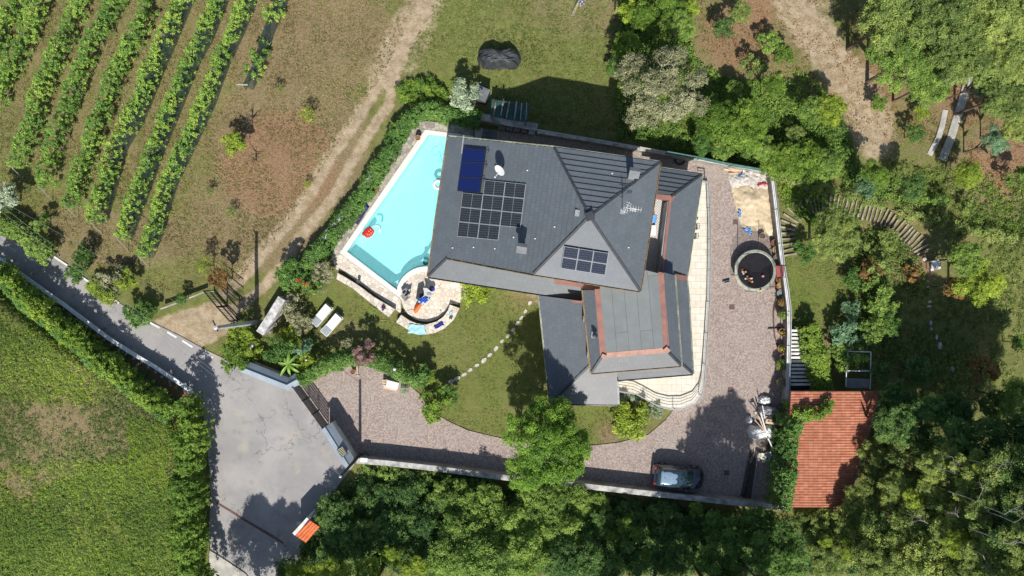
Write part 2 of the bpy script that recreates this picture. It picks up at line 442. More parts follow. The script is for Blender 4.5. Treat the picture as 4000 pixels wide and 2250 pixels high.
ROAD = [(-900, 330), (-120, 830), (0, 917), (212, 1003), (450, 1174), (569, 1247), (700, 1310), (802, 1366), (960, 1440), (1000, 1460), (1168, 1502), (1265, 1660), (1300, 1720), (1385, 1815), (1330, 1885), (1282, 1960), (1240, 2030), (1190, 2110), (1120, 2300), (1080, 2600), (900, 2600), (862, 2290), (835, 2200), (815, 2100), (824, 1950), (820, 1850), (806, 1700), (795, 1610), (765, 1550), (700, 1497), (595, 1428), (424, 1319), (248, 1190), (0, 1016), (-120, 940), (-900, 420)]
DRIVE = [(1168, 1500), (1230, 1440), (1336, 1425), (1480, 1430), (1570, 1480), (1642, 1541), (1672, 1595), (1740, 1640), (1828, 1681), (1932, 1706), (2130, 1745), (2331, 1738), (2420, 1728), (2533, 1697), (2600, 1640), (2660, 1560), (2720, 1480), (2740, 1100), (2690, 700), (2600, 660), (2100, 560), (1900, 545), (1860, 560), (1850, 505), (2098, 516), (2606, 604), (3020, 676), (3060, 1080), (3090, 1200), (3080, 1580), (3062, 1992), (2650, 1950), (2226, 1890), (1937, 1862), (1393, 1797), (1300, 1740), (1265, 1660)]
TERR_OUT = [(1632, 470), (1700, 478), (1850, 498), (1860, 560), (1860, 1150), (1780, 1190), (1757, 1190)] + arc(CX, CY, 97, 15, 140, 14) + [(1567, 1225), (1543, 1206), (1345, 1062), (1312, 1050), (1290, 985), (1330, 905), (1385, 830), (1470, 720), (1520, 640), (1570, 555), (1610, 500)]
HOUSE_PAD = [(1750, 560), (2600, 650), (2740, 690), (2740, 1480), (2660, 1590), (2420, 1520), (2150, 1550), (2110, 1180), (1760, 1100)]
LAWN = [(1290, 1080), (1540, 1240), (1660, 1310), (1800, 1210), (1850, 1120), (2110, 1180), (2150, 1560), (2400, 1560), (2560, 1640), (2480, 1700), (2330, 1735), (1930, 1700), (1740, 1640), (1640, 1540), (1500, 1420), (1300, 1420), (1150, 1440), (1060, 1330), (1200, 1100)]
def wxy(pl): return [gxy(*p) for p in pl]
ground = build_ground()

# ---------------------------------------------------------------- asphalt
def asphalt():
    m, t, p = base_mat('asphalt', .88, .2); v = pos(t)
    big = noise(t, v, .28, 5, .6, .4); med = noise(t, v, 1.3, 5, .65); fine = noise(t, v, 28, 3, .7)
    c = mixc(t, smooth(t, big, .35, .65), (.315, .305, .30), (.40, .38, .365))
    c = mixc(t, mathn(t, 'MULTIPLY', smooth(t, med, .52, .72), .5), c, (.23, .22, .22))
    c = mixc(t, mathn(t, 'MULTIPLY', smooth(t, noise(t, v, .5, 3, .5), .56, .74), .6), c, (.47, .42, .34))
    cr = nd(t, 'ShaderNodeTexVoronoi', feature='DISTANCE_TO_EDGE'); cr.inputs['Scale'].default_value = .34
    wv = nd(t, 'ShaderNodeMix', data_type='VECTOR'); wv.inputs[0].default_value = .22
    nn = nd(t, 'ShaderNodeTexNoise'); nn.inputs['Scale'].default_value = 1.1; nn.inputs['Detail'].default_value = 5; t.links.new(v, nn.inputs['Vector'])
    sc = nd(t, 'ShaderNodeVectorMath', operation='SCALE'); t.links.new(nn.outputs['Color'], sc.inputs[0]); sc.inputs['Scale'].default_value = 12
    t.links.new(v, wv.inputs[4]); t.links.new(sc.outputs[0], wv.inputs[5]); t.links.new(wv.outputs[1], cr.inputs['Vector'])
    line = mathn(t, 'MULTIPLY', mathn(t, 'SUBTRACT', 1.0, smooth(t, cr.outputs['Distance'], .002, .02)), smooth(t, noise(t, v, .22, 2), .46, .58))
    c = mixc(t, mathn(t, 'MULTIPLY', line, .6), c, (.12, .115, .11))
    g = mathn(t, 'MULTIPLY_ADD', fine, .5, .75); c = mixc(t, 1.0, c, nd_rgb(t, g), 'MULTIPLY')
    t.links.new(c, p.inputs['Base Color']); bump(t, p, fine, .4, .01); return m
ASPH = asphalt()
rd = MB().sheet(wxy(ROAD), .03).build('road', ASPH, kind='structure')
WPAINT = mat('road_paint', (.80, .80, .78), .6, .3, var=.12, scale=6)
for i, (a, b) in enumerate([((212, 1003), (264, 1037)), ((322, 1083), (362, 1111)), ((448, 1172), (466, 1184)), ((568, 1249), (624, 1281)), ((654, 1297), (690, 1318)), ((713, 1331), (753, 1356)), ((793, 1376), (831, 1397)), ((130, 952), (165, 974))]):
    A, B = gxy(*a), gxy(*b); d = Vector((B[0] - A[0], B[1] - A[1])).normalized(); n = Vector((-d.y, d.x)) * .07
    MB().sheet([(A[0] + n.x, A[1] + n.y), (A[0] - n.x, A[1] - n.y), (B[0] - n.x, B[1] - n.y), (B[0] + n.x, B[1] + n.y)], .035).build('road_marking', WPAINT, kind='structure')
# drain channel and concrete apron at the bottom of the road
DRN = mat('channel', (.17, .10, .085), .8, .2, var=.4, scale=9)
MB().sheet(wxy([(845, 1966), (850, 1960), (905, 1992), (965, 2030), (1060, 2085), (1110, 2118), (1108, 2126), (1050, 2092), (960, 2038), (900, 2000)]), .035).build('road_channel', DRN, kind='structure')
CONC = mat('concrete', (.50, .48, .43), .85, .2, var=.28, scale=1.2, bmp=.3)
MB().prism(wxy([(816, 2180), (822, 2148), (870, 2178), (960, 2238), (1000, 2290), (880, 2330), (835, 2250)]), -.4, .12).build('concrete_apron', CONC, kind='structure')

# ---------------------------------------------------------------- driveway setts
def setts():
    m, t, p = base_mat('driveway_setts', .85, .2); v = pos(t)
    vo = nd(t, 'ShaderNodeTexVoronoi', feature='F1', distance='CHEBYCHEV'); vo.inputs['Scale'].default_value = 9.0; vo.inputs['Randomness'].default_value = .55
    t.links.new(v, vo.inputs['Vector'])
    sp = nd(t, 'ShaderNodeSeparateColor'); t.links.new(vo.outputs['Color'], sp.inputs[0])
    c = mixc(t, sp.outputs[0], (.31, .235, .205), (.47, .39, .35))
    c = mixc(t, mathn(t, 'MULTIPLY', smooth(t, sp.outputs[1], .72, .95), .7), c, (.50, .42, .33))
    c = mixc(t, mathn(t, 'MULTIPLY', smooth(t, sp.outputs[2], .75, .95), .6), c, (.22, .18, .19))
    big = noise(t, v, .3, 5, .62); c = mixc(t, mathn(t, 'MULTIPLY', smooth(t, big, .4, .7), .45), c, (.42, .37, .325))
    c = mixc(t, mathn(t, 'MULTIPLY', smooth(t, noise(t, v, .9, 6, .75, .6), .52, .70), .45), c, (.25, .20, .175))
    joint = smooth(t, vo.outputs['Distance'], .40, .55); c = mixc(t, mathn(t, 'MULTIPLY', joint, .55), c, (.17, .14, .12))
    t.links.new(c, p.inputs['Base Color']); bump(t, p, mathn(t, 'SUBTRACT', 1.0, joint), .4, .01); return m
SETT = setts()
MB().sheet(wxy(DRIVE), .04).build('driveway', SETT, kind='structure')

# ---------------------------------------------------------------- paving
def crazy(name, c1, c2, c3, joint, scale=3.1):
    m, t, p = base_mat(name, .75, .25); v = pos(t)
    a = nd(t, 'ShaderNodeTexVoronoi', feature='F1'); b = nd(t, 'ShaderNodeTexVoronoi', feature='DISTANCE_TO_EDGE')
    for q in (a, b): q.inputs['Scale'].default_value = scale; q.inputs['Randomness'].default_value = .9; t.links.new(v, q.inputs['Vector'])
    sp = nd(t, 'ShaderNodeSeparateColor'); t.links.new(a.outputs['Color'], sp.inputs[0])
    c = mixc(t, sp.outputs[0], c1, c2); c = mixc(t, smooth(t, sp.outputs[1], .7, .85), c, c3)
    g = mathn(t, 'MULTIPLY_ADD', noise(t, v, 9, 4, .7), .4, .8); c = mixc(t, 1.0, c, nd_rgb(t, g), 'MULTIPLY')
    j = smooth(t, b.outputs['Distance'], .02, .055); c = mixc(t, j, joint, c)
    t.links.new(c, p.inputs['Base Color']); bump(t, p, j, .5, .015); return m
CRAZY = crazy('crazy_paving', (.68, .61, .50), (.80, .74, .64), (.60, .52, .43), (.50, .43, .35))
CRAZYG = crazy('grey_crazy_paving', (.36, .33, .27), (.52, .48, .40), (.30, .27, .24), (.24, .20, .16), 3.3)
coping_out = [(1662, 508), (1860, 540), (1860, 1070), (1765, 1070)] + arc(CX, CY, 97, -40, -200, 20) + [(1574, 1172), (1329, 988)]
coping_out = [(1662, 508), (1850, 533), (1850, 1080), (1762, 1082)] + arc(CX, CY, 97, -38, -187, 20) + [(1566, 1165), (1329, 988)]
m_ = MB()
m_.prism(wxy([(1632, 470), (1700, 478), (1850, 498), (1850, 533), (1662, 508), (1329, 988), (1566, 1165), (1569, 1170)] + [(1567, 1225), (1543, 1206), (1345, 1062), (1312, 1050), (1290, 985), (1330, 905), (1385, 830), (1470, 720), (1520, 640), (1570, 555), (1610, 500)]), -.3, .12)
tp1 = m_.build('pool_paving', CRAZYG, kind='structure')
m_ = MB(); m_.prism(wxy([(1332, 993), (1564, 1166), (1567, 1225), (1543, 1206), (1345, 1062), (1313, 1052), (1300, 1005)]), -.28, .124); m_.build('pool_paving', CRAZY, kind='structure')
m_ = MB(); m_.prism(wxy([(1762, 1083), (1850, 1080), (1860, 1110), (1790, 1190), (1757, 1186)] + arc(CX, CY, 97, 16, 173, 24) + [(1566, 1166)] + arc(CX, CY, 96.5, 184, 322, 24)), -.3, .128); m_.build('round_terrace', CRAZY, kind='structure')
COPE = mat('pool_coping', (.80, .77, .71), .6, .3, var=.06, scale=2)
# coping ring = outer minus water
def ring(outer, inner, z, name, m, z0):
    mb = MB().sheet(wxy(outer), z, [wxy(inner)])
    for pl in (outer, inner):
        P = wxy(pl)
        for k in range(len(P)):
            a, b = P[k], P[(k + 1) % len(P)]; mb.quad((a[0], a[1], z0), (b[0], b[1], z0), (b[0], b[1], z), (a[0], a[1], z))
    return mb.build(name, m, kind='structure')
ring(coping_out, POOL, .16, 'pool_coping', COPE, -.12)
PFL = mat('pool_liner', (.60, .95, .96), .6, .2, var=.05, scale=.8)
DEPTH = -.95
pb = MB().sheet(wxy(POOL), DEPTH)
P = wxy(POOL)
for k in range(len(P)):
    a, b = P[k], P[(k + 1) % len(P)]; pb.quad((a[0], a[1], DEPTH), (b[0], b[1], DEPTH), (b[0], b[1], .1), (a[0], a[1], .1))
# shallow shelf round the terrace
shelf = [(1518, 1104), (1545, 1098), (1572, 1082), (1600, 1058), (1622, 1036), (1645, 1016), (1668, 985), (1688, 950), (1700, 925), (1742, 940), (1745, 1040)] + arc_w + [(1553, 1131)]
pb.prism(wxy([p for p in shelf if not (p[1] > 1134)]), DEPTH + .01, -.32)
for k, off in enumerate((0,)): pass
pb.build('pool_basin', PFL, kind='structure')
wm = bpy.data.materials.new('pool_water'); wm.use_nodes = True; t = wm.node_tree; t.nodes.clear()
out = nd(t, 'ShaderNodeOutputMaterial'); gl = nd(t, 'ShaderNodeBsdfGlossy'); gl.inputs['Roughness'].default_value = .04
tr = nd(t, 'ShaderNodeBsdfTransparent'); tr.inputs[0].default_value = (.80, .985, .99, 1)
fr = nd(t, 'ShaderNodeFresnel'); fr.inputs['IOR'].default_value = 1.33
bp = nd(t, 'ShaderNodeBump'); bp.inputs['Strength'].default_value = .35; bp.inputs['Distance'].default_value = .03
t.links.new(noise(t, pos(t), 4, 3), bp.inputs['Height']); t.links.new(bp.outputs[0], gl.inputs['Normal']); t.links.new(bp.outputs[0], fr.inputs['Normal'])
mx = nd(t, 'ShaderNodeMixShader'); df = nd(t, 'ShaderNodeBsdfDiffuse'); df.inputs[0].default_value = (.46, .93, .94, 1); m2 = nd(t, 'ShaderNodeMixShader'); m2.inputs[0].default_value = .2  # diffuse share stands in for light scattered in water, brightens shaded strips
t.links.new(tr.outputs[0], m2.inputs[1]); t.links.new(df.outputs[0], m2.inputs[2])
t.links.new(fr.outputs[0], mx.inputs[0]); t.links.new(m2.outputs[0], mx.inputs[1]); t.links.new(gl.outputs[0], mx.inputs[2]); t.links.new(mx.outputs[0], out.inputs[0])
MB().sheet(wxy(POOL), .02).build('pool_water', wm, kind='structure')
# pool east wall pad under the house overhang
MB().prism(wxy([(1812, 545), (1850, 548), (1850, 1078), (1762, 1078), (1745, 1041), (1745, 960), (1800, 700)]), -.3, .10).build('house_footing', CONC, kind='structure')

# cream slab walkway round the east of the house
def slabs():
    m, t, p = base_mat('cream_slabs', .7, .3); v = pos(t)
    b = nd(t, 'ShaderNodeTexBrick'); t.links.new(v, b.inputs['Vector'])
    b.inputs['Scale'].default_value = 1.0; b.inputs['Brick Width'].default_value = .75; b.inputs['Row Height'].default_value = .5; b.inputs['Mortar Size'].default_value = .012
    b.inputs['Color1'].default_value = (.74, .70, .60, 1); b.inputs['Color2'].default_value = (.62, .53, .40, 1); b.inputs['Mortar'].default_value = (.42, .38, .31, 1); b.inputs['Bias'].default_value = -.55
    g = mathn(t, 'MULTIPLY_ADD', noise(t, v, 3, 5, .7), .5, .77); c = mixc(t, 1.0, b.outputs[0], nd_rgb(t, g), 'MULTIPLY')
    t.links.new(c, p.inputs['Base Color']); return m
SLAB = slabs()
WALK = [(2690, 700), (2768, 712), (2776, 1070), (2770, 1180), (2755, 1420), (2748, 1510), (2738, 1550), (2714, 1583), (2668, 1601), (2621, 1602), (2569, 1590), (2518, 1560), (2481, 1541), (2414, 1531), (2300, 1480), (2300, 1300), (2600, 1000)]
EW = [G(p[0], p[1], .45).xy[:] for p in WALK]
MB().prism(EW, -.1, .45).build('raised_walkway', SLAB, kind='structure')
# grey concrete steps and pavement on the north side, their shade put into the dark grey
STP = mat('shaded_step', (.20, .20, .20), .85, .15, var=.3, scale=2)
for i in range(4):
    x = 1858 + i * 20
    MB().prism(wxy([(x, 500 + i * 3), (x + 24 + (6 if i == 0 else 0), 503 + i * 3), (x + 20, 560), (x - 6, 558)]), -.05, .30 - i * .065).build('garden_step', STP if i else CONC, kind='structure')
# ================================================================ house
def roof_mat(name, c, rough=.42, spec=.5):
    m, t, p = base_mat(name, rough, spec); uv = nd(t, 'ShaderNodeUVMap').outputs[0]
    b = nd(t, 'ShaderNodeTexBrick'); t.links.new(uv, b.inputs['Vector']); b.inputs['Scale'].default_value = 1
    b.inputs['Brick Width'].default_value = .42; b.inputs['Row Height'].default_value = .37; b.inputs['Mortar Size'].default_value = .012; b.inputs['Mortar Smooth'].default_value = .3
    b.inputs['Color1'].default_value = (*sc3(c, .96), 1); b.inputs['Color2'].default_value = (*sc3(c, 1.06), 1); b.inputs['Mortar'].default_value = (*sc3(c, .76), 1)
    v = pos(t); g = mathn(t, 'MULTIPLY_ADD', noise(t, v, 1.1, 5, .65), .34, .84)
    g2 = mathn(t, 'MULTIPLY_ADD', noise(t, v, 26, 2, .7), .18, .91)
    cc = mixc(t, 1.0, b.outputs[0], nd_rgb(t, mathn(t, 'MULTIPLY', g, g2)), 'MULTIPLY')
    lich = smooth(t, noise(t, v, 1.3, 7, .8), .58, .8); cc = mixc(t, mathn(t, 'MULTIPLY', lich, .25), cc, (.24, .23, .19))
    t.links.new(cc, p.inputs['Base Color']); bump(t, p, b.outputs['Fac'], -.3, .01); return m
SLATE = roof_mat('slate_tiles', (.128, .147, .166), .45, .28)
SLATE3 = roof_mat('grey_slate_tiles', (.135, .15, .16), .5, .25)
SLATE_SUNLIT = roof_mat('sunlit_slate_tiles', (.17, .175, .18), .5)  # lighter slate for south slopes, sun glare put into the colour
RIDGE = mat('ridge_metal', (.055, .06, .068), .45, .5, var=.2)
COPPER = mat('copper_flashing', (.42, .20, .15), .5, .5, .25, var=.4, scale=1.6, c2=(.30, .15, .13))
COPPERB = mat('bright_copper', (.62, .36, .27), .45, .5, .3, var=.2, scale=2)
GUTTER = mat('pale_gutter', (.42, .44, .33), .5, .4, .2, var=.45, scale=1.5)
GUTCU = mat('copper_gutter', (.36, .24, .12), .5, .4, .3, var=.45, scale=1.2)
DARKM = mat('dark_metal', (.03, .032, .036), .5, .4, var=.2)
RENDER = mat('house_render', (.66, .58, .46), .9, .1, var=.1, scale=.6)
GREYM = mat('galvanised_metal', (.36, .38, .40), .6, .3, .2, var=.15)
WHITEM = mat('white_paint', (.80, .80, .79), .5, .4, var=.06)
GLASS = mat('window_glass', (.03, .04, .05), .08, .6, var=0)
FRAMEW = mat('window_frame', (.35, .24, .15), .6, .3, var=.2)

def clip(poly, s, lo, hi):
    def half(P, f):
        out = []
        for i in range(len(P)):
            a, b = P[i], P[(i + 1) % len(P)]; fa, fb = f(a), f(b)
            if fa >= 0: out.append(a)
            if (fa >= 0) != (fb >= 0): u = fa / (fa - fb); out.append(a + (b - a) * u)
        return out
    P = half(poly, lambda p: p.dot(s) - lo); return half(P, lambda p: hi - p.dot(s)) if P else P
def roof(name, pts, ea, eb, m, parent, w=.37, t=.035, thick=.2, lbl=None):
    """tiled slope: overlapping courses, each lifted at its lower edge. pts world, ea-eb the eave direction"""
    n = Vector((0, 0, 0))
    for i in range(len(pts)): n += pts[i].cross(pts[(i + 1) % len(pts)])
    n.normalize()
    if n.z < 0: n = -n; pts = list(reversed(pts))
    u = (eb - ea).normalized(); v = n.cross(u)
    if v.z < 0: v = -v; u = -u
    mb = MB(); o = ea; lo = min((p).dot(v) for p in pts); hi = max((p).dot(v) for p in pts)
    # body
    cnt = len(pts); i = len(mb.v)
    mb.v += [tuple(p) for p in pts] + [tuple(p - Vector((0, 0, thick))) for p in pts]
    mb.f.append(tuple(i + cnt + q for q in reversed(range(cnt))))
    for k in range(cnt): q = (k + 1) % cnt; mb.f.append((i + k, i + cnt + k, i + cnt + q, i + q))
    for f in range(len(mb.f)): mb.uv[f] = lambda c: (c.dot(u), c.dot(v) - lo)
    k = 0
    while lo + k * w < hi - .01:
        a = lo + k * w; b = a + w
        P = clip(pts, v, a, b)
        if len(P) >= 3:
            top = [p + n * (.004 + t * (1 - (p.dot(v) - a) / w)) for p in P]
            off = (k % 2) * .0
            f0 = len(mb.f); mb.quad(*top)
            for q in range(len(P)):
                r = (q + 1) % len(P); mb.quad(P[q], P[r], top[r], top[q])
            for f in range(f0, len(mb.f)): mb.uv[f] = (lambda off: (lambda c: (c.dot(u) + off, c.dot(v) - lo)))(off)
        k += 1
    ob = wb(mb, name, m, parent)
    if lbl: ob['label'] = lbl
    return ob
house = wt('house', 'large villa with dark slate hipped roofs and lower wings between pool and driveway', 'house', (3, -1, 0))
tN, tA, tS = G(2165, 577, 7.5), G(2303, 845, 9.2), G(2083, 1071, 7.45)
PW = Plane(tN, tA, tS)
NW, SW, K = PW.px(1752, 535), PW.px(1672, 1081), PW.px(1747, 1008)
NE, SE = G(2577, 635, 7.2), G(2500, 1137, 7.2)
print('roof z', NW.z, SW.z, K.z)
roof('west_roof', [tN, tA, tS, K, SW, NW], NW, SW, SLATE, house)
roof('north_roof', [tN, NE, tA], tN, NE, SLATE, house, t=.085, w=.42)
roof('east_roof', [NE, SE, tA], SE, NE, SLATE, house)
roof('south_roof', [tS, tA, SE], tS, SE, SLATE, house, lbl='triangular south slope carrying six solar modules')
# strip roof under the south verge
zs = SW.z; sE = G(2275, 1174, zs); PS = Plane(SW, sE, K)
kE = PS.px(2275, 1100)
roof('south_strip_roof', [SW, sE, kE, K], SW, sE, SLATE3, house, lbl='narrow lower slate roof along the south side')
def cap(name, a, b, w=.16, h=.07, m=RIDGE, parent=house, up=.05, lbl=None):
    a, b = Vector(a), Vector(b); u = Vector((0, 0, up))
    o = wb(MB().bar(a + u, b + u, w, h), name, m, parent)
    if lbl: o['label'] = lbl
    return o
for a, b in ((tA, tN), (tA, tS), (tA, NE), (tA, SE), (K, SW)): cap('ridge_cap', a, b)
wb(MB().box(tA + Vector((0, 0, .1)), (.55, .55, .12), R(20)), 'ridge_cap', RIDGE, house)
def gutter(a, b, m=GUTTER, out=.02, dz=-.10, dark=True):
    a, b = Vector(a), Vector(b); d = (b - a).normalized(); n = Vector((d.y, -d.x, 0)).normalized()
    o = Vector((n.x, n.y, 0)) * out + Vector((0, 0, dz))
    mb = MB()                                     # open box gutter: floor, two lips and brackets
    mb.bar(a + o, b + o, .16, .02)
    mb.bar(a + o + n * .08 + Vector((0, 0, .06)), b + o + n * .08 + Vector((0, 0, .06)), .035, .12)
    L = (b - a).length; k = .4
    while k < L:
        c = a + d * k + o; mb.bar(c + Vector((0, 0, .10)) - n * .09, c + n * .09 + Vector((0, 0, .10)), .03, .015); k += .95
    return wb(mb, 'gutter', m, house)
# n = (d.y,-d.x) is to the right of travel: go round with the outside on the right (counter-clockwise seen from above)
gutter(NW, SW, GUTCU); gutter(tN, NW, GUTTER, dz=-.05); gutter(NE, tN, GUTTER); gutter(SE, NE, GUTCU); gutter(tS, SE, GUTCU); gutter(K, tS, GUTCU, dz=-.02); gutter(SW, sE, DARKM)
wb(MB().bar(PW.px(1812, 530, .02) + Vector((0, 0, .1)), PW.px(1803, 600, .05), .09, .05), 'downpipe', GREYM, house)

# ---- upper flat roof with copper gutters
def poly(pxs, z): return [G(x, y, z) for x, y in pxs]
ZF = 6.0
flat = poly([(2342, 1100), (2480, 1050), (2502, 1050), (2572, 1068), (2593, 1358), (2365, 1379)], ZF)
def membrane():
    m, t, p = base_mat('flat_roof_felt', .8, .25); v = pos(t)
    b = nd(t, 'ShaderNodeTexBrick'); mp = nd(t, 'ShaderNodeMapping'); mp.inputs['Rotation'].default_value = (0, 0, R(85)); t.links.new(v, mp.inputs[0]); t.links.new(mp.outputs[0], b.inputs['Vector'])
    b.inputs['Scale'].default_value = 1; b.inputs['Brick Width'].default_value = 7.5; b.inputs['Row Height'].default_value = .86; b.inputs['Mortar Size'].default_value = .012
    b.inputs['Color1'].default_value = (.205, .225, .225, 1); b.inputs['Color2'].default_value = (.235, .255, .25, 1); b.inputs['Mortar'].default_value = (.09, .095, .09, 1)
    g = mathn(t, 'MULTIPLY_ADD', noise(t, v, 1.2, 6, .7), .5, .76); g2 = mathn(t, 'MULTIPLY_ADD', noise(t, v, 30, 2, .7), .3, .85)
    t.links.new(mixc(t, 1.0, b.outputs[0], nd_rgb(t, mathn(t, 'MULTIPLY', g, g2)), 'MULTIPLY'), p.inputs['Base Color']); return m
FELT = membrane()
wb(MB().prism([q.xy[:] for q in flat], ZF - .3, ZF), 'flat_roof', FELT, house)
def strip(name, pxs, z, m, th=.03):
    Q = [G(x, y, z) for x, y in pxs]; return wb(MB().prism([q.xy[:] for q in Q], z - .3, z), name, m, house)
strip('copper_gutter', [(2323, 1130), (2344, 1128), (2367, 1379), (2344, 1391)], ZF + .01, COPPER)
strip('copper_gutter', [(2571, 1062), (2593, 1066), (2614, 1350), (2592, 1360)], ZF + .012, COPPER)
strip('copper_gutter', [(2368, 1378), (2592, 1359), (2606, 1378), (2356, 1399)], ZF + .015, COPPERB)
wb(MB().bar(G(2362, 1385, ZF + .1), G(2356, 1399, ZF + .1), .35, .1), 'hip_end', COPPERB, house); wb(MB().bar(G(2597, 1360, ZF + .1), G(2612, 1376, ZF + .1), .35, .1), 'hip_end', COPPERB, house)
ZE = 5.25
a1, a2, b1, b2 = G(2323, 1134, ZF), G(2350, 1395, ZF), G(2278, 1133, ZE), G(2310, 1457, ZE)
roof('mansard_west', [a1, a2, b2, b1], b1, b2, SLATE, house)
c1, c2, d2 = a2, G(2608, 1375, ZF), G(2660, 1428, ZE)
roof('mansard_south', [c1, c2, d2, b2], b2, d2, SLATE_SUNLIT, house, lbl='sunlit slate slope under the south end of the flat roof')
e1, f1 = G(2593, 1064, ZF), G(2634, 1076, ZE)
roof('mansard_east', [e1, c2, d2, f1], f1, d2, SLATE, house)
cap('ridge_cap', a2, b2); cap('ridge_cap', c2, d2)
gutter(b1, b2, GUTCU); gutter(b2, d2, GUTCU); gutter(d2, f1, GUTTER)
# flashing between strip roof and flat roof
wb(MB().prism([G(x, y, 5.0).xy[:] for x, y in [(2168, 1088), (2275, 1110), (2342, 1120), (2342, 1140), (2272, 1128), (2272, 1122), (2168, 1108)]], 4.6, 5.0), 'copper_flashing', COPPER, house)
wb(MB().prism([G(x, y, 4.2).xy[:] for x, y in [(2222, 1170), (2272, 1176), (2280, 1158), (2286, 1185), (2240, 1182)]], 3.9, 4.2), 'copper_flashing', COPPER, house)
# ---- south-west wing
ZU, ZL = 4.15, 3.0
g1, g2, g3, g4 = G(2106, 1154, ZL), G(2290, 1175, ZU), G(2318, 1412, ZU), G(2150, 1577, ZL)
PSW = Plane(g1, g4, g3); g2 = PSW.px(2290, 1178)
roof('wing_west_roof', [g1, g2, g3, g4], g1, g4, SLATE, house)
h1, h2 = G(2409, 1412, ZU), G(2414, 1580, ZL)
roof('wing_south_roof', [g3, h1, h2, g4], g4, h2, SLATE_SUNLIT, house)
cap('ridge_cap', g3, g4); gutter(g1, g4, GUTTER); gutter(g4, h2, GUTTER); gutter(h2, G(2411, 1490, 3.6), GREYM)
# ---- lower east roof
i1, i2, i3, i4 = G(2620, 1078, 4.1), G(2681, 1081, 3.3), G(2693, 1212, 3.3), G(2636, 1212, 4.05)
roof('lower_east_roof', [i1, i2, i3, i4], i2, i3, SLATE, house)
j1, j2, j3, j4 = G(2632, 1212, 3.75), G(2692, 1212, 3.05), G(2706, 1460, 3.05), G(2652, 1412, 3.75)
roof('lower_east_roof', [j1, j2, j3, j4], j2, j3, SLATE, house)
k4, k1 = G(2409, 1484, 3.05), G(2409, 1440, 3.75)
roof('lower_south_roof', [j4, j3, k4, k1], k4, j3, SLATE_SUNLIT, house)
cap('ridge_cap', j4, j3); gutter(k4, j3, DARKM); gutter(j3, j2, GUTTER); gutter(i3, i2, GUTTER)
wb(MB().bar(G(2634, 1079, 4.3), G(2681, 1087, 3.5), .35, .05), 'copper_flashing', COPPER, house)
# ---- north-east wing round the roof terrace
l1, l2, l3, l4 = G(2560, 655, 3.4), G(2741, 682, 3.4), G(2622, 768, 4.6), G(2540, 757, 4.6)
PNE = Plane(l1, l2, l3); l4 = PNE.px(2545, 757)
roof('wing_north_roof', [l1, l2, l3, l4], l1, l2, SLATE, house, t=.08, w=.42)
n1, n2, n3 = G(2682, 1083, 3.4), G(2592, 1067, 4.6), l3
PEE = Plane(l2, n1, l3); n2 = PEE.px(2592, 1068)
roof('wing_east_roof', [l2, n1, n2, l3], n1, l2, SLATE, house)
cap('ridge_cap', l2, l3); gutter(l2, l1, GUTTER); gutter(n1, l2, GUTTER)
ZT = 3.2
wb(MB().prism([G(x, y, 4.6).xy[:] for x, y in [(2553, 757), (2640, 766), (2632, 775), (2622, 790), (2592, 1063), (2582, 1063), (2612, 782), (2553, 774)]], 4.2, 4.64), 'copper_gutter', COPPER, house)
wb(MB().prism([G(x, y, 4.5).xy[:] for x, y in [(2608, 786), (2613, 787), (2581, 1063), (2574, 1063)]], 3.2, 4.52), 'parapet', GREYM, house)
def wired():
    m, t, p = base_mat('lattice_tiles', .6, .3); v = pos(t); mp = nd(t, 'ShaderNodeMapping'); mp.inputs['Rotation'].default_value = (0, 0, R(45)); mp.inputs['Scale'].default_value = (1, 1, 1); t.links.new(v, mp.inputs[0])
    b = nd(t, 'ShaderNodeTexBrick'); t.links.new(mp.outputs[0], b.inputs['Vector']); b.offset = 0; b.inputs['Scale'].default_value = 1; b.inputs['Brick Width'].default_value = .14; b.inputs['Row Height'].default_value = .14; b.inputs['Mortar Size'].default_value = .02
    b.inputs['Color1'].default_value = (.78, .75, .70, 1); b.inputs['Color2'].default_value = (.68, .64, .60, 1); b.inputs['Mortar'].default_value = (.35, .33, .31, 1)
    t.links.new(b.outputs[0], p.inputs['Base Color']); return m
wb(MB().prism([G(x, y, ZT).xy[:] for x, y in [(2500, 757), (2622, 765), (2590, 1070), (2480, 1060)]], ZT - .3, ZT), 'roof_terrace_floor', wired(), house)
# ---- walls (under the roofs)
def walls(pts, inset, zt, name='wall', z0=0.0):
    """pts: world roof corners (in order); zt(x,y) gives underside height"""
    c = sum((Vector(p.xy) for p in pts), Vector((0, 0))) / len(pts); n = len(pts); Q = []
    a = sum(pts[k].x * pts[(k + 1) % n].y - pts[(k + 1) % n].x * pts[k].y for k in range(n)); sgn = 1 if a > 0 else -1
    for k in range(n):
        p0, p1, p2 = Vector(pts[k - 1].xy), Vector(pts[k].xy), Vector(pts[(k + 1) % n].xy)
        d1, d2_ = (p1 - p0).normalized(), (p2 - p1).normalized(); n1_, n2_ = Vector((-d1.y, d1.x)) * sgn, Vector((-d2_.y, d2_.x)) * sgn
        b = (n1_ + n2_); b = b / max(.5, b.length_squared / 2) if b.length > .1 else n1_
        Q.append(p1 + b * inset)
    return wb(MB().prism([q[:] for q in Q], z0, [zt(*q) for q in Q]), name, RENDER, house), Q
PEa, PNo, PSo = Plane(NE, SE, tA), Plane(tN, NE, tA), Plane(tS, tA, SE)
mainz = lambda x, y: min(P_.z(x, y) for P_ in (PW, PEa, PNo, PSo)) - .26
_, Q1 = walls([NW, tN, NE, SE, tS, K], .5, mainz)
walls([Vector((*q.xy, 0)) for q in flat], .15, lambda x, y: ZF - .31, 'wall')
walls([b1, b2, d2, f1], .5, lambda x, y: ZE - .1, 'wall')
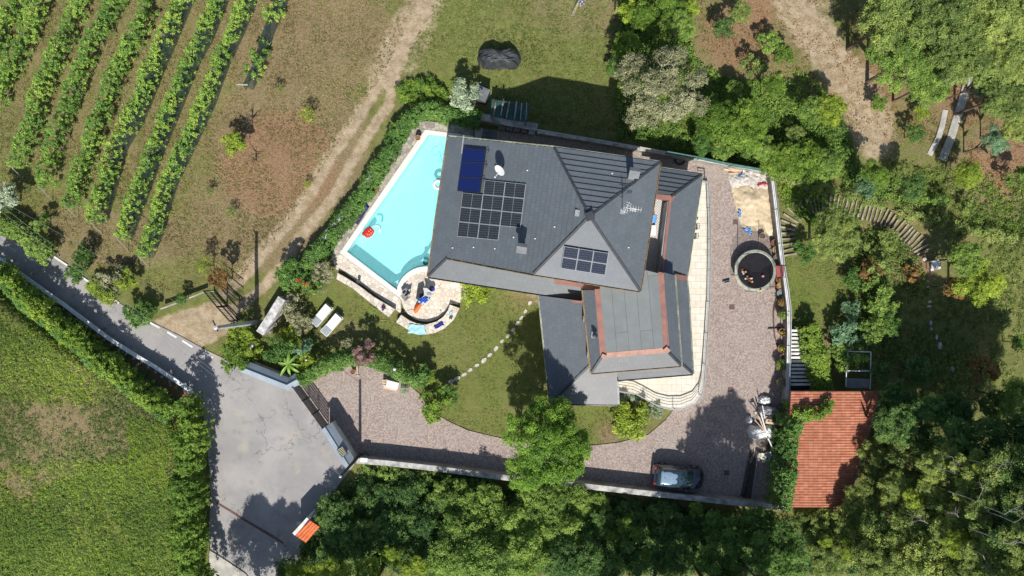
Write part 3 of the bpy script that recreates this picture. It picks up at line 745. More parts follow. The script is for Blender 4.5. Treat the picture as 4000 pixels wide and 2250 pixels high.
walls([g1, G(2290, 1178, 3.5), h1, h2, g4], .45, lambda x, y: 2.85, 'wall')
walls([i2, j3, k4, G(2409, 1300, 3), G(2600, 1078, 3.3)], .45, lambda x, y: 2.8, 'wall')
walls([l1, l2, n1, G(2480, 1060, 3.3)], .5, lambda x, y: 2.89, 'wall')
walls([SW, sE, kE, K], .35, lambda x, y: zs - .25, 'wall')
for (a, b, f, zb, zt_) in ((Q1[5], Q1[0], .3, 1.0, 2.3), (Q1[5], Q1[0], .62, .1, 2.3), (Q1[0], Q1[1], .5, 1.0, 2.3), (Q1[0], Q1[1], .8, 1.0, 2.3), (Q1[1], Q1[2], .5, 1.0, 2.3), (Q1[1], Q1[2], .5, 4.4, 5.7)):
    c = a.lerp(b, f); d = (b - a).normalized(); n = Vector((-d.y, d.x));
    if n.dot(c - Vector((3, 3))) < 0: n = -n
    fr = wb(MB().box((c.x, c.y, (zb + zt_) / 2), (1.3, .12, zt_ - zb), math.atan2(d.y, d.x)), 'window', FRAMEW, house)
    pn = MB().box((c.x + n.x * .05, c.y + n.y * .05, (zb + zt_) / 2), (1.1, .06, zt_ - zb - .2), math.atan2(d.y, d.x)).build('pane', GLASS); pn.parent = fr
# ---- chimneys, vents, skylight plates
COWL = mat('dull_zinc', (.21, .22, .23), .7, .2, .1, var=.15)
def chimney(px, py, P_, rz, h, label):
    b = P_.px(px, py); c = wt('chimney', label, 'chimney', b)
    wb(MB().box(b + Vector((0, 0, h / 2 - .3)), (.42, .42, h + .3), rz), 'shaft', GREYM, c)
    top = b + Vector((0, 0, h))
    for s in (-1, 1):
        for q in (-1, 1): wb(MB().box(top + Matrix.Rotation(rz, 3, 'Z') @ Vector((s * .2, q * .2, 0)), (.05, .05, .2), rz), 'cap_post', DARKM, c)
    i = MB(); 
    M = Matrix.Rotation(rz, 4, 'Z'); e = lambda x, y, z: top + (M @ Vector((x, y, z)))
    i.quad(e(-.34, -.34, .1), e(.34, -.34, .1), e(.34, .1, .26), e(-.34, .1, .26)); i.quad(e(-.34, .1, .26), e(.34, .1, .26), e(.34, .34, .12), e(-.34, .34, .12))
    i.quad(e(-.34, .34, .09), e(.34, .34, .09), e(.34, -.34, .07), e(-.34, -.34, .07)); i.quad(e(-.34, -.34, .07), e(.34, -.34, .07), e(.34, -.34, .1), e(-.34, -.34, .1))
    i.quad(e(-.34, .34, .09), e(-.34, -.34, .07), e(-.34, -.34, .1), e(-.34, .1, .26), e(-.34, .34, .12)); i.quad(e(.34, -.34, .07), e(.34, .34, .09), e(.34, .34, .12), e(.34, .1, .26), e(.34, -.34, .1))
    wb(i, 'cowl', COWL, c); return c
chimney(2463, 690, PNo, R(-9), 1.35, 'tall grey metal chimney on the striped north roof slope')
chimney(2037, 975, PW, R(-8), 1.25, 'grey metal chimney standing on the wide west roof slope')
def small(name, label, cat, p, parts):
    o = wt(name, label, cat, p)
    for nm, mb, m in parts: wb(mb, nm, m, o)
    return o
b = PW.px(2256, 833); wb(MB().box(b + Vector((0, 0, .06)), (.36, .42, .1), R(-8), M=None), 'roof_hatch', GREYM, house)
for x, y in ((2281, 1245), (2296, 1383)): wb(MB().box(G(x, y, 4.5), (.16, .42, .7), R(-5)), 'vent_plate', GREYM, house)
b = G(2320, 1308, 5.7); vt = wt('roof_vent', 'round black vent pipe on a pale plate beside the copper gutter', 'vent', b)
wb(MB().box(b + Vector((0, 0, -.02)), (.36, .46, .12), R(-5)), 'base_plate', GREYM, vt); wb(MB().lathe([(.1, 0), (.1, .45), (.17, .46), (.19, .56), (0, .62)], b, 16), 'pipe', DARKM, vt, smooth=True)
for i, (x, y, P_) in enumerate(((2060, 666, PW), (2166, 886, PW), (2090, 932, PW), (1768, 968, PW), (1850, 966, PW), (1933, 971, PW), (2455, 967, PEa), (2391, 678, PNo), (2006, 927, PW))):
    b = P_.px(x, y); wb(MB().lathe([(.05, -.02), (.05, .08), (.0, .11)], b, 10), 'roof_hook', WHITEM, house, smooth=True)
# satellite dish
b = PW.px(1960, 650); ds = wt('satellite_dish', 'white satellite dish standing on the west roof slope above the black solar array', 'satellite dish', b)
q = G(1953, 664, b.z + .9); axis = Vector((-.62, -.62, .48)).normalized()
rot = Vector((0, 0, 1)).rotation_difference(axis).to_matrix().to_4x4(); mb = MB()
def dpt(r, a, off=0): return q + (rot @ Vector((r * math.cos(a), r * math.sin(a), r * r * .35 + off)))
n = 28
for k in range(5):
    for j in range(n):
        a0, a1 = 2 * math.pi * j / n, 2 * math.pi * (j + 1) / n; r0, r1 = .42 * k / 5, .42 * (k + 1) / 5
        mb.quad(dpt(r0, a0), dpt(r1, a0), dpt(r1, a1), dpt(r0, a1)) if k else mb.quad(q, dpt(r1, a0), dpt(r1, a1))
wb(mb, 'reflector', WHITEM, ds, smooth='all', solid=.02)
f_ = q + axis * .12 + Vector((-.27, -.42, -.1)); wb(MB().tube([q + Vector((0, 0, -.25)), f_], .022, 8), 'feed_arm', WHITEM, ds)
wb(MB().lathe([(.04, -.06), (.055, 0), (.05, .08), (0, .1)], f_, 12), 'feed_horn', WHITEM, ds, smooth=True)
wb(MB().tube([b + Vector((0, 0, -.1)), b + Vector((0, 0, .75)), q - axis * .03], .035, 8), 'mast', GREYM, ds)
# tv antenna
b = PEa.px(2430, 826); an = wt('tv_antenna', 'metal television aerial with spiky elements on the east roof slope', 'antenna', b)
wb(MB().box(b + Vector((0, 0, .04)), (.4, .34, .06), R(-8)), 'base_plate', GREYM, an)
wb(MB().tube([b, b + Vector((0, 0, 2.3))], .025, 8), 'mast', GREYM, an)
mb = MB(); t_ = b + Vector((0, 0, 1.9)); mb.tube([t_ + Vector((-.2, .03, 0)), t_ + Vector((.95, -.12, 0))], .015, 6)
for k in range(6):
    c = t_ + Vector((.05 + .17 * k, -.02 * k, 0)); w = .26 - .02 * k; mb.tube([c + Vector((-.03, -w, 0)), c + Vector((.03, w, 0))], .01, 5)
wb(mb, 'boom', WHITEM, an)
mb = MB(); t_ = b + Vector((0, 0, 1.35)); mb.tube([t_ + Vector((-.1, -.25, 0)), t_ + Vector((.25, .45, 0))], .015, 6)
for k in range(5):
    c = t_ + Vector((-.06 + .07 * k, -.16 + .14 * k, 0)); mb.tube([c + Vector((-.2, .1, 0)), c + Vector((.2, -.1, 0))], .01, 5)
for k in range(4): mb.tube([t_ + Vector((.3, .02 + .06 * k - .1, 0)), t_ + Vector((.7, -.06 + .06 * k - .1, .0))], .012, 5)
wb(mb, 'lower_boom', WHITEM, an)
# ---------------------------------------------------------------- solar
CELL, t, p = base_mat('solar_cells', .35, .12); uv = nd(t, 'ShaderNodeUVMap').outputs[0]
bk = nd(t, 'ShaderNodeTexBrick'); bk.offset = 0; t.links.new(uv, bk.inputs['Vector']); bk.inputs['Scale'].default_value = 1
bk.inputs['Brick Width'].default_value = .083; bk.inputs['Row Height'].default_value = .166; bk.inputs['Mortar Size'].default_value = .009
bk.inputs['Color1'].default_value = (.006, .008, .014, 1); bk.inputs['Color2'].default_value = (.011, .014, .024, 1); bk.inputs['Mortar'].default_value = (.13, .15, .17, 1)
t.links.new(bk.outputs[0], p.inputs['Base Color'])
ALU = mat('aluminium_frame', (.46, .48, .50), .65, .25, .1, var=.08); ALU2 = mat('satin_frame', (.42, .44, .46), .7, .15, 0, var=.05)
CELL2 = CELL.copy(); CELL2.name = 'matt_solar_cells'; CELL2.node_tree.nodes['Principled BSDF'].inputs['Specular IOR Level'].default_value = 0.01
for n_ in CELL2.node_tree.nodes:
    if n_.type == 'TEX_BRICK': n_.inputs['Mortar'].default_value = (.08, .10, .14, 1); n_.inputs['Color1'].default_value = (.008, .014, .035, 1)
BLUEC, t, p = base_mat('collector_absorber', .35, .2)
wv = nd(t, 'ShaderNodeTexWave', bands_direction='Y'); t.links.new(nd(t, 'ShaderNodeUVMap').outputs[0], wv.inputs['Vector']); wv.inputs['Scale'].default_value = 2.6
t.links.new(mixc(t, wv.outputs['Fac'], (.007, .014, .075), (.013, .028, .14)), p.inputs['Base Color'])
def panel_at(A, U, V, P_, name, label, cat, group, cells, frame_m, lift, fr=.024, th=.05, small_p=False):
    """A px corner, U/V px edge vectors; on roof plane P_"""
    c = [P_.px(A[0] + u * U[0] + v * V[0], A[1] + u * U[1] + v * V[1], lift) for u, v in ((0, 0), (1, 0), (1, 1), (0, 1))]
    n = P_.n; u = (c[1] - c[0]).normalized(); v = (c[3] - c[0]).normalized(); g = .008
    o = wt(name, label, cat, (c[0] + c[2]) / 2, group)
    I = [c[0] + (u + v) * g, c[1] + (-u + v) * g, c[2] - (u + v) * g, c[3] + (u - v) * g]
    J = [I[0] + (u + v) * fr, I[1] + (-u + v) * fr, I[2] - (u + v) * fr, I[3] + (u - v) * fr]
    mb = MB()
    for k in range(4):
        q = (k + 1) % 4; mb.quad(I[k], I[q], J[q], J[k]); mb.quad(I[q], I[k], I[k] - n * th, I[q] - n * th)
    mb.quad(*[x - n * th for x in reversed(I)])
    wb(mb, 'frame', frame_m, o)
    mb = MB(); mb.quad(*[x - n * .008 for x in J]); j0 = J[0]
    mb.uv[0] = lambda x: ((x - j0).dot(u), (x - j0).dot(v))
    wb(mb, 'cells', cells, o)
    if cells is CELL and not small_p:
        mid = [J[0].lerp(J[1], .5), J[3].lerp(J[2], .5)]; wb(MB().bar(mid[0] - n * .004, mid[1] - n * .004, .012, .012), 'centre_bar', ALU, o)
    return o
U, V = (80.3, 7.9), (-7.2, 57.0)
TL = (1806.6, 752.3)
rows = [(0, 1, 2), (1, 0, 3), (2, 0, 3), (3, 0, 2)]
words = ['top', 'second', 'third', 'bottom']; cw = ['left', 'middle', 'right']
for r in range(4):
    for cidx in range(3):
        if (r == 0 and cidx == 0) or (r == 3 and cidx == 2): continue
        A = (TL[0] + cidx * U[0] + (r - 1) * V[0], TL[1] + cidx * U[1] + (r - 1) * V[1])
        panel_at(A, U, V, PW, 'solar_module', 'black gridded solar panel at the %s of the %s row on the west roof' % (cw[cidx], words[r]), 'solar panel', 'black solar panels on the west roof slope', CELL, ALU, .14)
A0 = (2204.5, 962); U2 = (57.8, 9.0); V2 = (-7.1, 43.2)
SP = Plane(tS, tA, SE)
for r in range(2):
    for cidx in range(3):
        panel_at((A0[0] + cidx * U2[0] + r * V2[0], A0[1] + cidx * U2[1] + r * V2[1]), U2, V2, SP, 'solar_module', 'solar panel at the %s of the %s row on the triangular south roof' % (cw[cidx], 'upper' if r == 0 else 'lower'), 'solar panel', 'six solar panels on the south roof slope', CELL2, ALU2, .22, .022, .05, True)
A1 = (1809, 576); U3 = (88, 8.2); V3 = (-7.8, 56.6)
for r in range(3):
    o = panel_at((A1[0] + r * V3[0], A1[1] + r * V3[1]), U3, V3, PW, 'solar_collector', '%s of the three blue thermal collectors on the west roof' % ['northernmost', 'middle', 'southernmost'][r], 'solar collector', 'blue thermal collectors on the west roof', BLUEC, DARKM, .30, .03, .12)
    p0 = PW.px(A1[0] + r * V3[0] + U3[0] + 2, A1[1] + r * V3[1] + U3[1] + 3, .25)
    wb(MB().tube([p0, p0 + Vector((.14, .12, 0)), p0 + Vector((.22, -.05, 0)), p0 + Vector((.06, -.16, 0))], .022, 6), 'pipe', DARKM, o)
# ================================================================ vegetation
PROTO = {}
def mk(name, *a, **k):
    P, N, S, T = crown_pts(*a, **k); PROTO[name] = (leafmesh('crown_' + name, P, N, S, T, a[0]), a[1], a[2])
mk('A', 1, 3.0, 3.2, 26, 23000, .08); mk('B', 2, 3.0, 2.8, 34, 23000, .08, spread=.82, lobe=(.16, .32))
mk('C', 3, 3.0, 3.6, 20, 21000, .085, spread=.8, lobe=(.2, .38)); mk('D', 4, 3.0, 2.6, 40, 21000, .08, spread=.88, lobe=(.13, .27), fill=.06)
mk('E', 5, 3.0, 3.0, 16, 16000, .085, spread=.9, lobe=(.16, .34), fill=.05)
mk('S', 6, 1.2, 1.5, 14, 4200, .065, tuft=.12); mk('S2', 7, 1.2, 1.2, 18, 3800, .06, tuft=.12, spread=.85, lobe=(.16, .3)); mk('S3', 8, 1.2, 1.7, 9, 3000, .075, tuft=.13, spread=.9)
mk('L', 9, 4.6, 4.2, 60, 56000, .078, spread=.86, lobe=(.12, .24), fill=.08)
mk('M', 10, 4.6, 4.5, 42, 54000, .08, spread=.92, lobe=(.12, .26), fill=.08)
mk('G', 12, 4.2, 3.6, 34, 36000, .075, tuft=.2, spread=.95, lobe=(.11, .25), fill=.08)
mk('T', 13, 1.2, 1.0, 9, 900, .06, tuft=.16, spread=.9, fill=.2)
def trunk_mesh(seed, limbs=6):
    rs = random.Random(seed); mb = MB(); bend = rs.uniform(-.2, .2)
    mb.tube([(0, 0, -.1), (.02, 0, .25), (bend * .4, .02, .6), (bend, 0, 1)], [.17, .12, .09, .03], 8)
    for k in range(limbs):
        a = rs.uniform(0, 6.28); z = rs.uniform(.35, .75); L = rs.uniform(.8, 1.6)
        mb.tube([(bend * z * .6, 0, z), (math.cos(a) * L * .5, math.sin(a) * L * .5, z + .1), (math.cos(a) * L, math.sin(a) * L, z + .22)], [.06, .045, .015], 6)
    me = bpy.data.meshes.new('trunk'); me.from_pydata(mb.v, [], mb.f); me.materials.append(BARK); return me
TRUNKS = [trunk_mesh(i) for i in range(3)]
rt = random.Random(11)
def tree(px, py, rpx, ztop, proto, leafm, label, cat='tree', name='tree', group=None, flat=1.0, sx=1.0, rot=None, crown_h=None):
    """px,py: where the crown centre shows; rpx apparent radius; ztop height of the crown top over the yard"""
    me, R0, H0 = PROTO[proto]
    zc = ztop - .35 * H0; k = (H - max(0, ztop * .8)) / H; Rr = rpx * SC * k; s = Rr / R0
    g = G(px, py, ztop * .8); base = tz(g.x, g.y)
    o = empty(name, (g.x, g.y, base), 0, label, cat, group)
    c = bpy.data.objects.new('crown', me); col.objects.link(c); c.parent = o
    ch = crown_h if crown_h else min(H0 * s * flat, (ztop - base) * .97)
    c.location = (0, 0, ztop - base - ch); c.scale = (s * sx, s / sx, ch / H0); c.rotation_euler = (0, 0, rt.uniform(0, 6.28) if rot is None else rot)
    if not me.materials: me.materials.append(LEAF[leafm])
    c.material_slots[0].link = 'OBJECT'; c.material_slots[0].material = LEAF[leafm]
    tm = bpy.data.objects.new('trunk', rt.choice(TRUNKS)); col.objects.link(tm); tm.parent = o
    hh = (ztop - base - ch) + ch * .5; tm.scale = (s * R0 * .42, s * R0 * .42, max(.3, hh)); tm.rotation_euler = (0, 0, rt.uniform(0, 6))
    return o

# ---- vineyard
def ribbon_cloud(name, pts, w, h, z0, n, leaf, seed, ragged=.3, tuft=.14, gap=0.0, top=1.0, wave=1.7):
    """leaf wall along a world polyline (x,y[,z]); returns mesh"""
    rs = np.random.RandomState(seed); P = np.array([p[:2] for p in pts], float)
    d = np.hypot(*np.diff(P, axis=0).T); L = np.concatenate([[0], np.cumsum(d)]); T = L[-1]
    nc = max(8, n // 22); s = rs.rand(nc) * T; th = rs.rand(nc) * math.pi
    def wob(x, f, ph): return np.sin(x * f + ph) * .5 + np.sin(x * f * 2.3 + ph * 3) * .3 + np.sin(x * f * 5.1 + ph * 2) * .2
    rad = 1 + ragged * wob(s, wave, 1.0 + seed) + ragged * .25 * rs.normal(size=nc)
    x = np.interp(s, L, P[:, 0]); y = np.interp(s, L, P[:, 1])
    i = np.clip(np.searchsorted(L, s) - 1, 0, len(d) - 1); tx = np.diff(P[:, 0])[i] / d[i]; ty = np.diff(P[:, 1])[i] / d[i]
    off = np.cos(th) * w / 2 * rad + .12 * w * wob(s, .9, seed); zz = h * (.12 + .88 * np.sin(th) ** .7 * (1 + (rad - 1) * .5) * top)
    inner = rs.rand(nc) < .18; off = np.where(inner, off * .5, off); zz = np.where(inner, zz * .6, zz)
    keep = wob(s, 1.3, seed * 2.0) > (-1 + gap)
    C = np.stack([x - ty * off, y + tx * off, z0 + zz], 1)[keep]; D = np.stack([-ty * np.cos(th), tx * np.cos(th), np.sin(th) + .3], 1)[keep]
    tt = rs.rand(len(C)); low = (wob(s, .8, seed + 4.0) * .5 + .5)[keep]
    k = rs.randint(0, len(C), n)
    Q = C[k] + rs.normal(size=(n, 3)) * tuft * np.array([.6, .6, .4])
    return leafmesh(name, Q, D[k] * .6 + rs.normal(size=(n, 3)) * .5 + np.array([0, 0, .4]), leaf * rs.uniform(.7, 1.3, n), np.clip(low[k] * .3 + tt[k] * .4 + rs.rand(n) * .35, 0, 1), seed)
VR = [
 [(60, -60), (30, 30), (-20, 130), (-60, 260)],
 [(185, -80), (150, 0), (114, 104), (52, 207), (0, 330), (-50, 430)],
 [(345, -80), (310, 0), (259, 104), (207, 217), (160, 331), (129, 424), (93, 543), (50, 650)],
 [(480, -80), (445, 0), (383, 104), (331, 207), (295, 311), (248, 424), (207, 543), (160, 730)],
 [(600, -80), (569, 0), (538, 104), (481, 217), (430, 311), (399, 414), (357, 528), (311, 647), (262, 805)],
 [(735, -80), (694, 0), (642, 129), (580, 269), (533, 393), (492, 481), (440, 569), (404, 699), (358, 865)],
 [(870, -80), (838, 0), (787, 129), (725, 243), (668, 393), (626, 492), (575, 621), (528, 750), (462, 930)],
 [(985, -80), (952, 0), (911, 104), (849, 233), (797, 383), (740, 507), (673, 647), (637, 725), (585, 905), (548, 1000)]]
WID = [1.1, 1.15, 1.2, 1.15, 1.15, 1.0, .8, .85]
POSTM = mat('grey_post', (.42, .42, .40), .8, .2, var=.2)
NETM = bpy.data.materials.new('hail_net'); NETM.use_nodes = True; t = NETM.node_tree; p = t.nodes['Principled BSDF']
p.inputs['Base Color'].default_value = (.045, .085, .075, 1); p.inputs['Roughness'].default_value = .8; p.inputs['Alpha'].default_value = .6
ordn = ['leftmost', 'second', 'third', 'fourth', 'fifth', 'sixth', 'seventh', 'eighth']
for i, pl in enumerate(VR):
    W = [G(x + 8, y, 1.3) for x, y in pl]; c0 = W[len(W) // 2]
    o = wt('vine_row', ['leftmost vine row, cut by the photo corner', 'second vine row from the left, cut by the left edge', 'third vine row from the left, broad and dark green', 'fourth vine row from the left, with a bushy bright lower end', 'fifth vine row from the left, the broadest and yellowest', 'sixth vine row from the left, with ragged side shoots', 'seventh vine row, narrow with grey netting on its shaded side', 'last vine row on the right, edged by the grass strip'][i], 'vine row', (c0.x, c0.y, 0), 'vine rows of the sloping vineyard')
    L = sum((W[k + 1] - W[k]).length for k in range(len(W) - 1))
    me = ribbon_cloud('foliage', W, WID[i] * .70, 1.95, .15, int(L * 900), .066, 20 + i, ragged=.30, tuft=.12)
    f = leafobj('foliage', me, LEAF['vine']); localise(f, o)
    mb = MB(); net = MB()
    s = 0.0; nxt = .05
    for k in range(len(W) - 1):
        a, b = W[k], W[k + 1]; d = (b - a); dl = d.length; d = d / dl
        while nxt < s + dl:
            q = a + d * (nxt - s); mb.tube([(q.x, q.y, -.1), (q.x, q.y, 2.1)], .035, 6); nxt += 4.6
        s += dl
        n_ = Vector((-d.y, d.x, 0)); 
        if n_.x < 0: n_ = -n_
        if i >= 5:
            A, B = a + n_ * (WID[i] * .40), b + n_ * (WID[i] * .40); A1_, B1_ = a + n_ * (WID[i] * .16), b + n_ * (WID[i] * .16)
            net.quad((A.x, A.y, .25), (B.x, B.y, .25), (B1_.x, B1_.y, 1.75), (A1_.x, A1_.y, 1.75))
    q = W[-1]; mb.tube([(q.x, q.y, 1.9), (q.x - .1, q.y - .9, 0)], .02, 5)
    wb(mb, 'posts', POSTM, o)
    if net.f: wb(net, 'hail_net', NETM, o)
# the short netted row at the edge of the meadow
W = [G(x, y, 1.2) for x, y in [(1100, -40), (1088, 0), (1058, 70), (1036, 120), (1015, 190), (992, 262), (955, 338)]]
o = wt('vine_row', 'young netted vine row beside the brown meadow, thin with an end bar', 'vine row', (W[3].x, W[3].y, 0), 'vine rows of the sloping vineyard')
f = leafobj('foliage', ribbon_cloud('foliage', W, .7, 1.6, .1, 2600, .07, 41, ragged=.8, gap=.75), LEAF['vine']); localise(f, o)
net = MB(); mb = MB()
for a, b in zip(W[:-1], W[1:]):
    net.quad((a.x + .3, a.y, .2), (b.x + .3, b.y, .2), (b.x, b.y, 1.6), (a.x, a.y, 1.6)); net.quad((a.x - .25, a.y, .2), (b.x - .25, b.y, .2), (b.x, b.y, 1.6), (a.x, a.y, 1.6))
for q in W[1::2]: mb.tube([(q.x, q.y, -.1), (q.x, q.y, 1.8)], .03, 6)
wb(net, 'hail_net', NETM, o); mb.bar((W[-1].x - .45, W[-1].y, 1.7), (W[-1].x + .45, W[-1].y - .02, 1.7), .08, .06)
mb.bar((W[1].x - .3, W[1].y + .1, 1.8), (W[1].x + .35, W[1].y - .3, 1.8), .05, .05); wb(mb, 'posts', POSTM, o)

# ---- hedges and climbing walls of leaves
def hedge(label, pl, w, h, leafm, n, seed, z0=0.0, leaf=.062, ragged=.18, name='hedge', cat='hedge', zc=None, group=None, tuft=.11, terrain=False, gap=0):
    W = [G(x, y, (zc if zc is not None else z0 + h * .6)) for x, y in pl]; c = W[len(W) // 2]
    me = ribbon_cloud('foliage', W, w, h, z0, n, leaf, seed, ragged=ragged, tuft=tuft, gap=gap)
    o = wt(name, label, cat, (c.x, c.y, z0), group); f = leafobj('foliage', me, LEAF[leafm]); localise(f, o)
    mb = MB()
    for a, b in zip(W[:-1], W[1:]): mb.tube([(a.x, a.y, z0 - .2), ((a.x + b.x) / 2, (a.y + b.y) / 2, z0 + h * .5), (b.x, b.y, z0 - .2)], .03, 5)
    wb(mb, 'stems', BARK, o); return o
hedge('long dark green hedge climbing over the wall west of the pool', [(1880, 462), (1830, 455), (1766, 447), (1700, 435), (1647, 440), (1595, 466), (1543, 528), (1507, 611), (1455, 699), (1425, 750), (1388, 800), (1336, 850), (1300, 916), (1243, 985), (1200, 1050), (1160, 1085)], 1.25, 1.6, 'hedge', 42000, 51)
hedge('curved hedge arching round the head of the setts driveway', [(1175, 1482), (1223, 1459), (1269, 1424), (1336, 1400), (1409, 1396), (1466, 1406), (1528, 1438), (1580, 1464), (1637, 1478), (1668, 1460)], 1.15, 2.0, 'ivy', 24000, 52, ragged=.25)
hedge('upper leafy hedge beside the concrete garden stairs', [(3155, 1270), (3172, 1320), (3190, 1380), (3200, 1440), (3212, 1500), (3215, 1560)], 1.55, 1.9, 'bright', 19000, 53, ragged=.25)
hedge('clipped hedge between the driveway rubble and the red tiled roof', [(3140, 1618), (3092, 1628), (3076, 1680), (3070, 1760), (3062, 1830), (3056, 1900), (3052, 1975)], 1.25, 3.5, 'hedge', 26000, 54)
hedge('short hedge spilling over the top corner of the red roof', [(3080, 1600), (3150, 1605), (3200, 1600), (3225, 1560)], 1.2, 3.6, 'bright', 9000, 55)
hedge('bright overgrown hedge on the bank below the guard rail', [(-60, 1040), (0, 1090), (60, 1150), (150, 1230), (230, 1290), (330, 1385), (400, 1435), (470, 1490), (540, 1550), (600, 1590), (650, 1630)], 1.15, 2.2, 'bright', 42000, 56, z0=.5, ragged=.5, zc=2.8)
hedge('darker inner growth added behind the bright roadside hedge to make its road shadow solid', [(-60, 1050), (0, 1098), (60, 1158), (150, 1238), (230, 1298), (330, 1392), (400, 1442), (470, 1497), (540, 1557), (600, 1597), (660, 1640)], .9, 1.95, 'hedge', 30000, 82, z0=.5, ragged=.2, zc=2.1)  # inner layer added so the hedge casts an unbroken shadow on the road
hedge('dark shaded hedge foot between the guard rail and bright hedge', [(-60, 1040), (0, 1085), (110, 1170), (250, 1272), (400, 1400), (500, 1462), (600, 1530), (690, 1600)], 1.0, 1.1, 'ivy', 14000, 57, z0=.2, ragged=.3, zc=.8)
hedge('tall untrimmed hedge along the west side of the road', [(720, 1560), (765, 1640), (760, 1700), (745, 1800), (735, 1900), (740, 2000), (745, 2100), (765, 2200), (775, 2300)], 1.9, 2.6, 'bright', 46000, 58, z0=.9, ragged=.4, zc=2.0, leaf=.07)
hedge('low creeper row hanging over the north garden fence', [(3040, 690), (3150, 715), (3260, 745), (3380, 780), (3480, 810), (3600, 850), (3720, 880), (3850, 905), (4050, 950)], .7, .8, 'weed', 8500, 59, ragged=.6, tuft=.16, gap=.5)
hedge('creeping green verge on the driveway side wall foot', [(1420, 1822), (1500, 1840), (1600, 1855), (1700, 1868), (1800, 1880), (1930, 1895)], 1.2, 1.1, 'wood', 10000, 60, z0=-.3, ragged=.5, zc=.4)
hedge('hedge clump growing over the field wire beside the road', [(-40, 820), (0, 860), (50, 890), (100, 930), (160, 975), (205, 1000)], 1.5, 1.6, 'wood', 14000, 61, ragged=.3)
hedge('yellow tinged hedge between two rounded shrubs on the verge', [(365, 1100), (400, 1140), (440, 1175)], 1.1, 1.1, 'yellow', 4500, 62, ragged=.3)

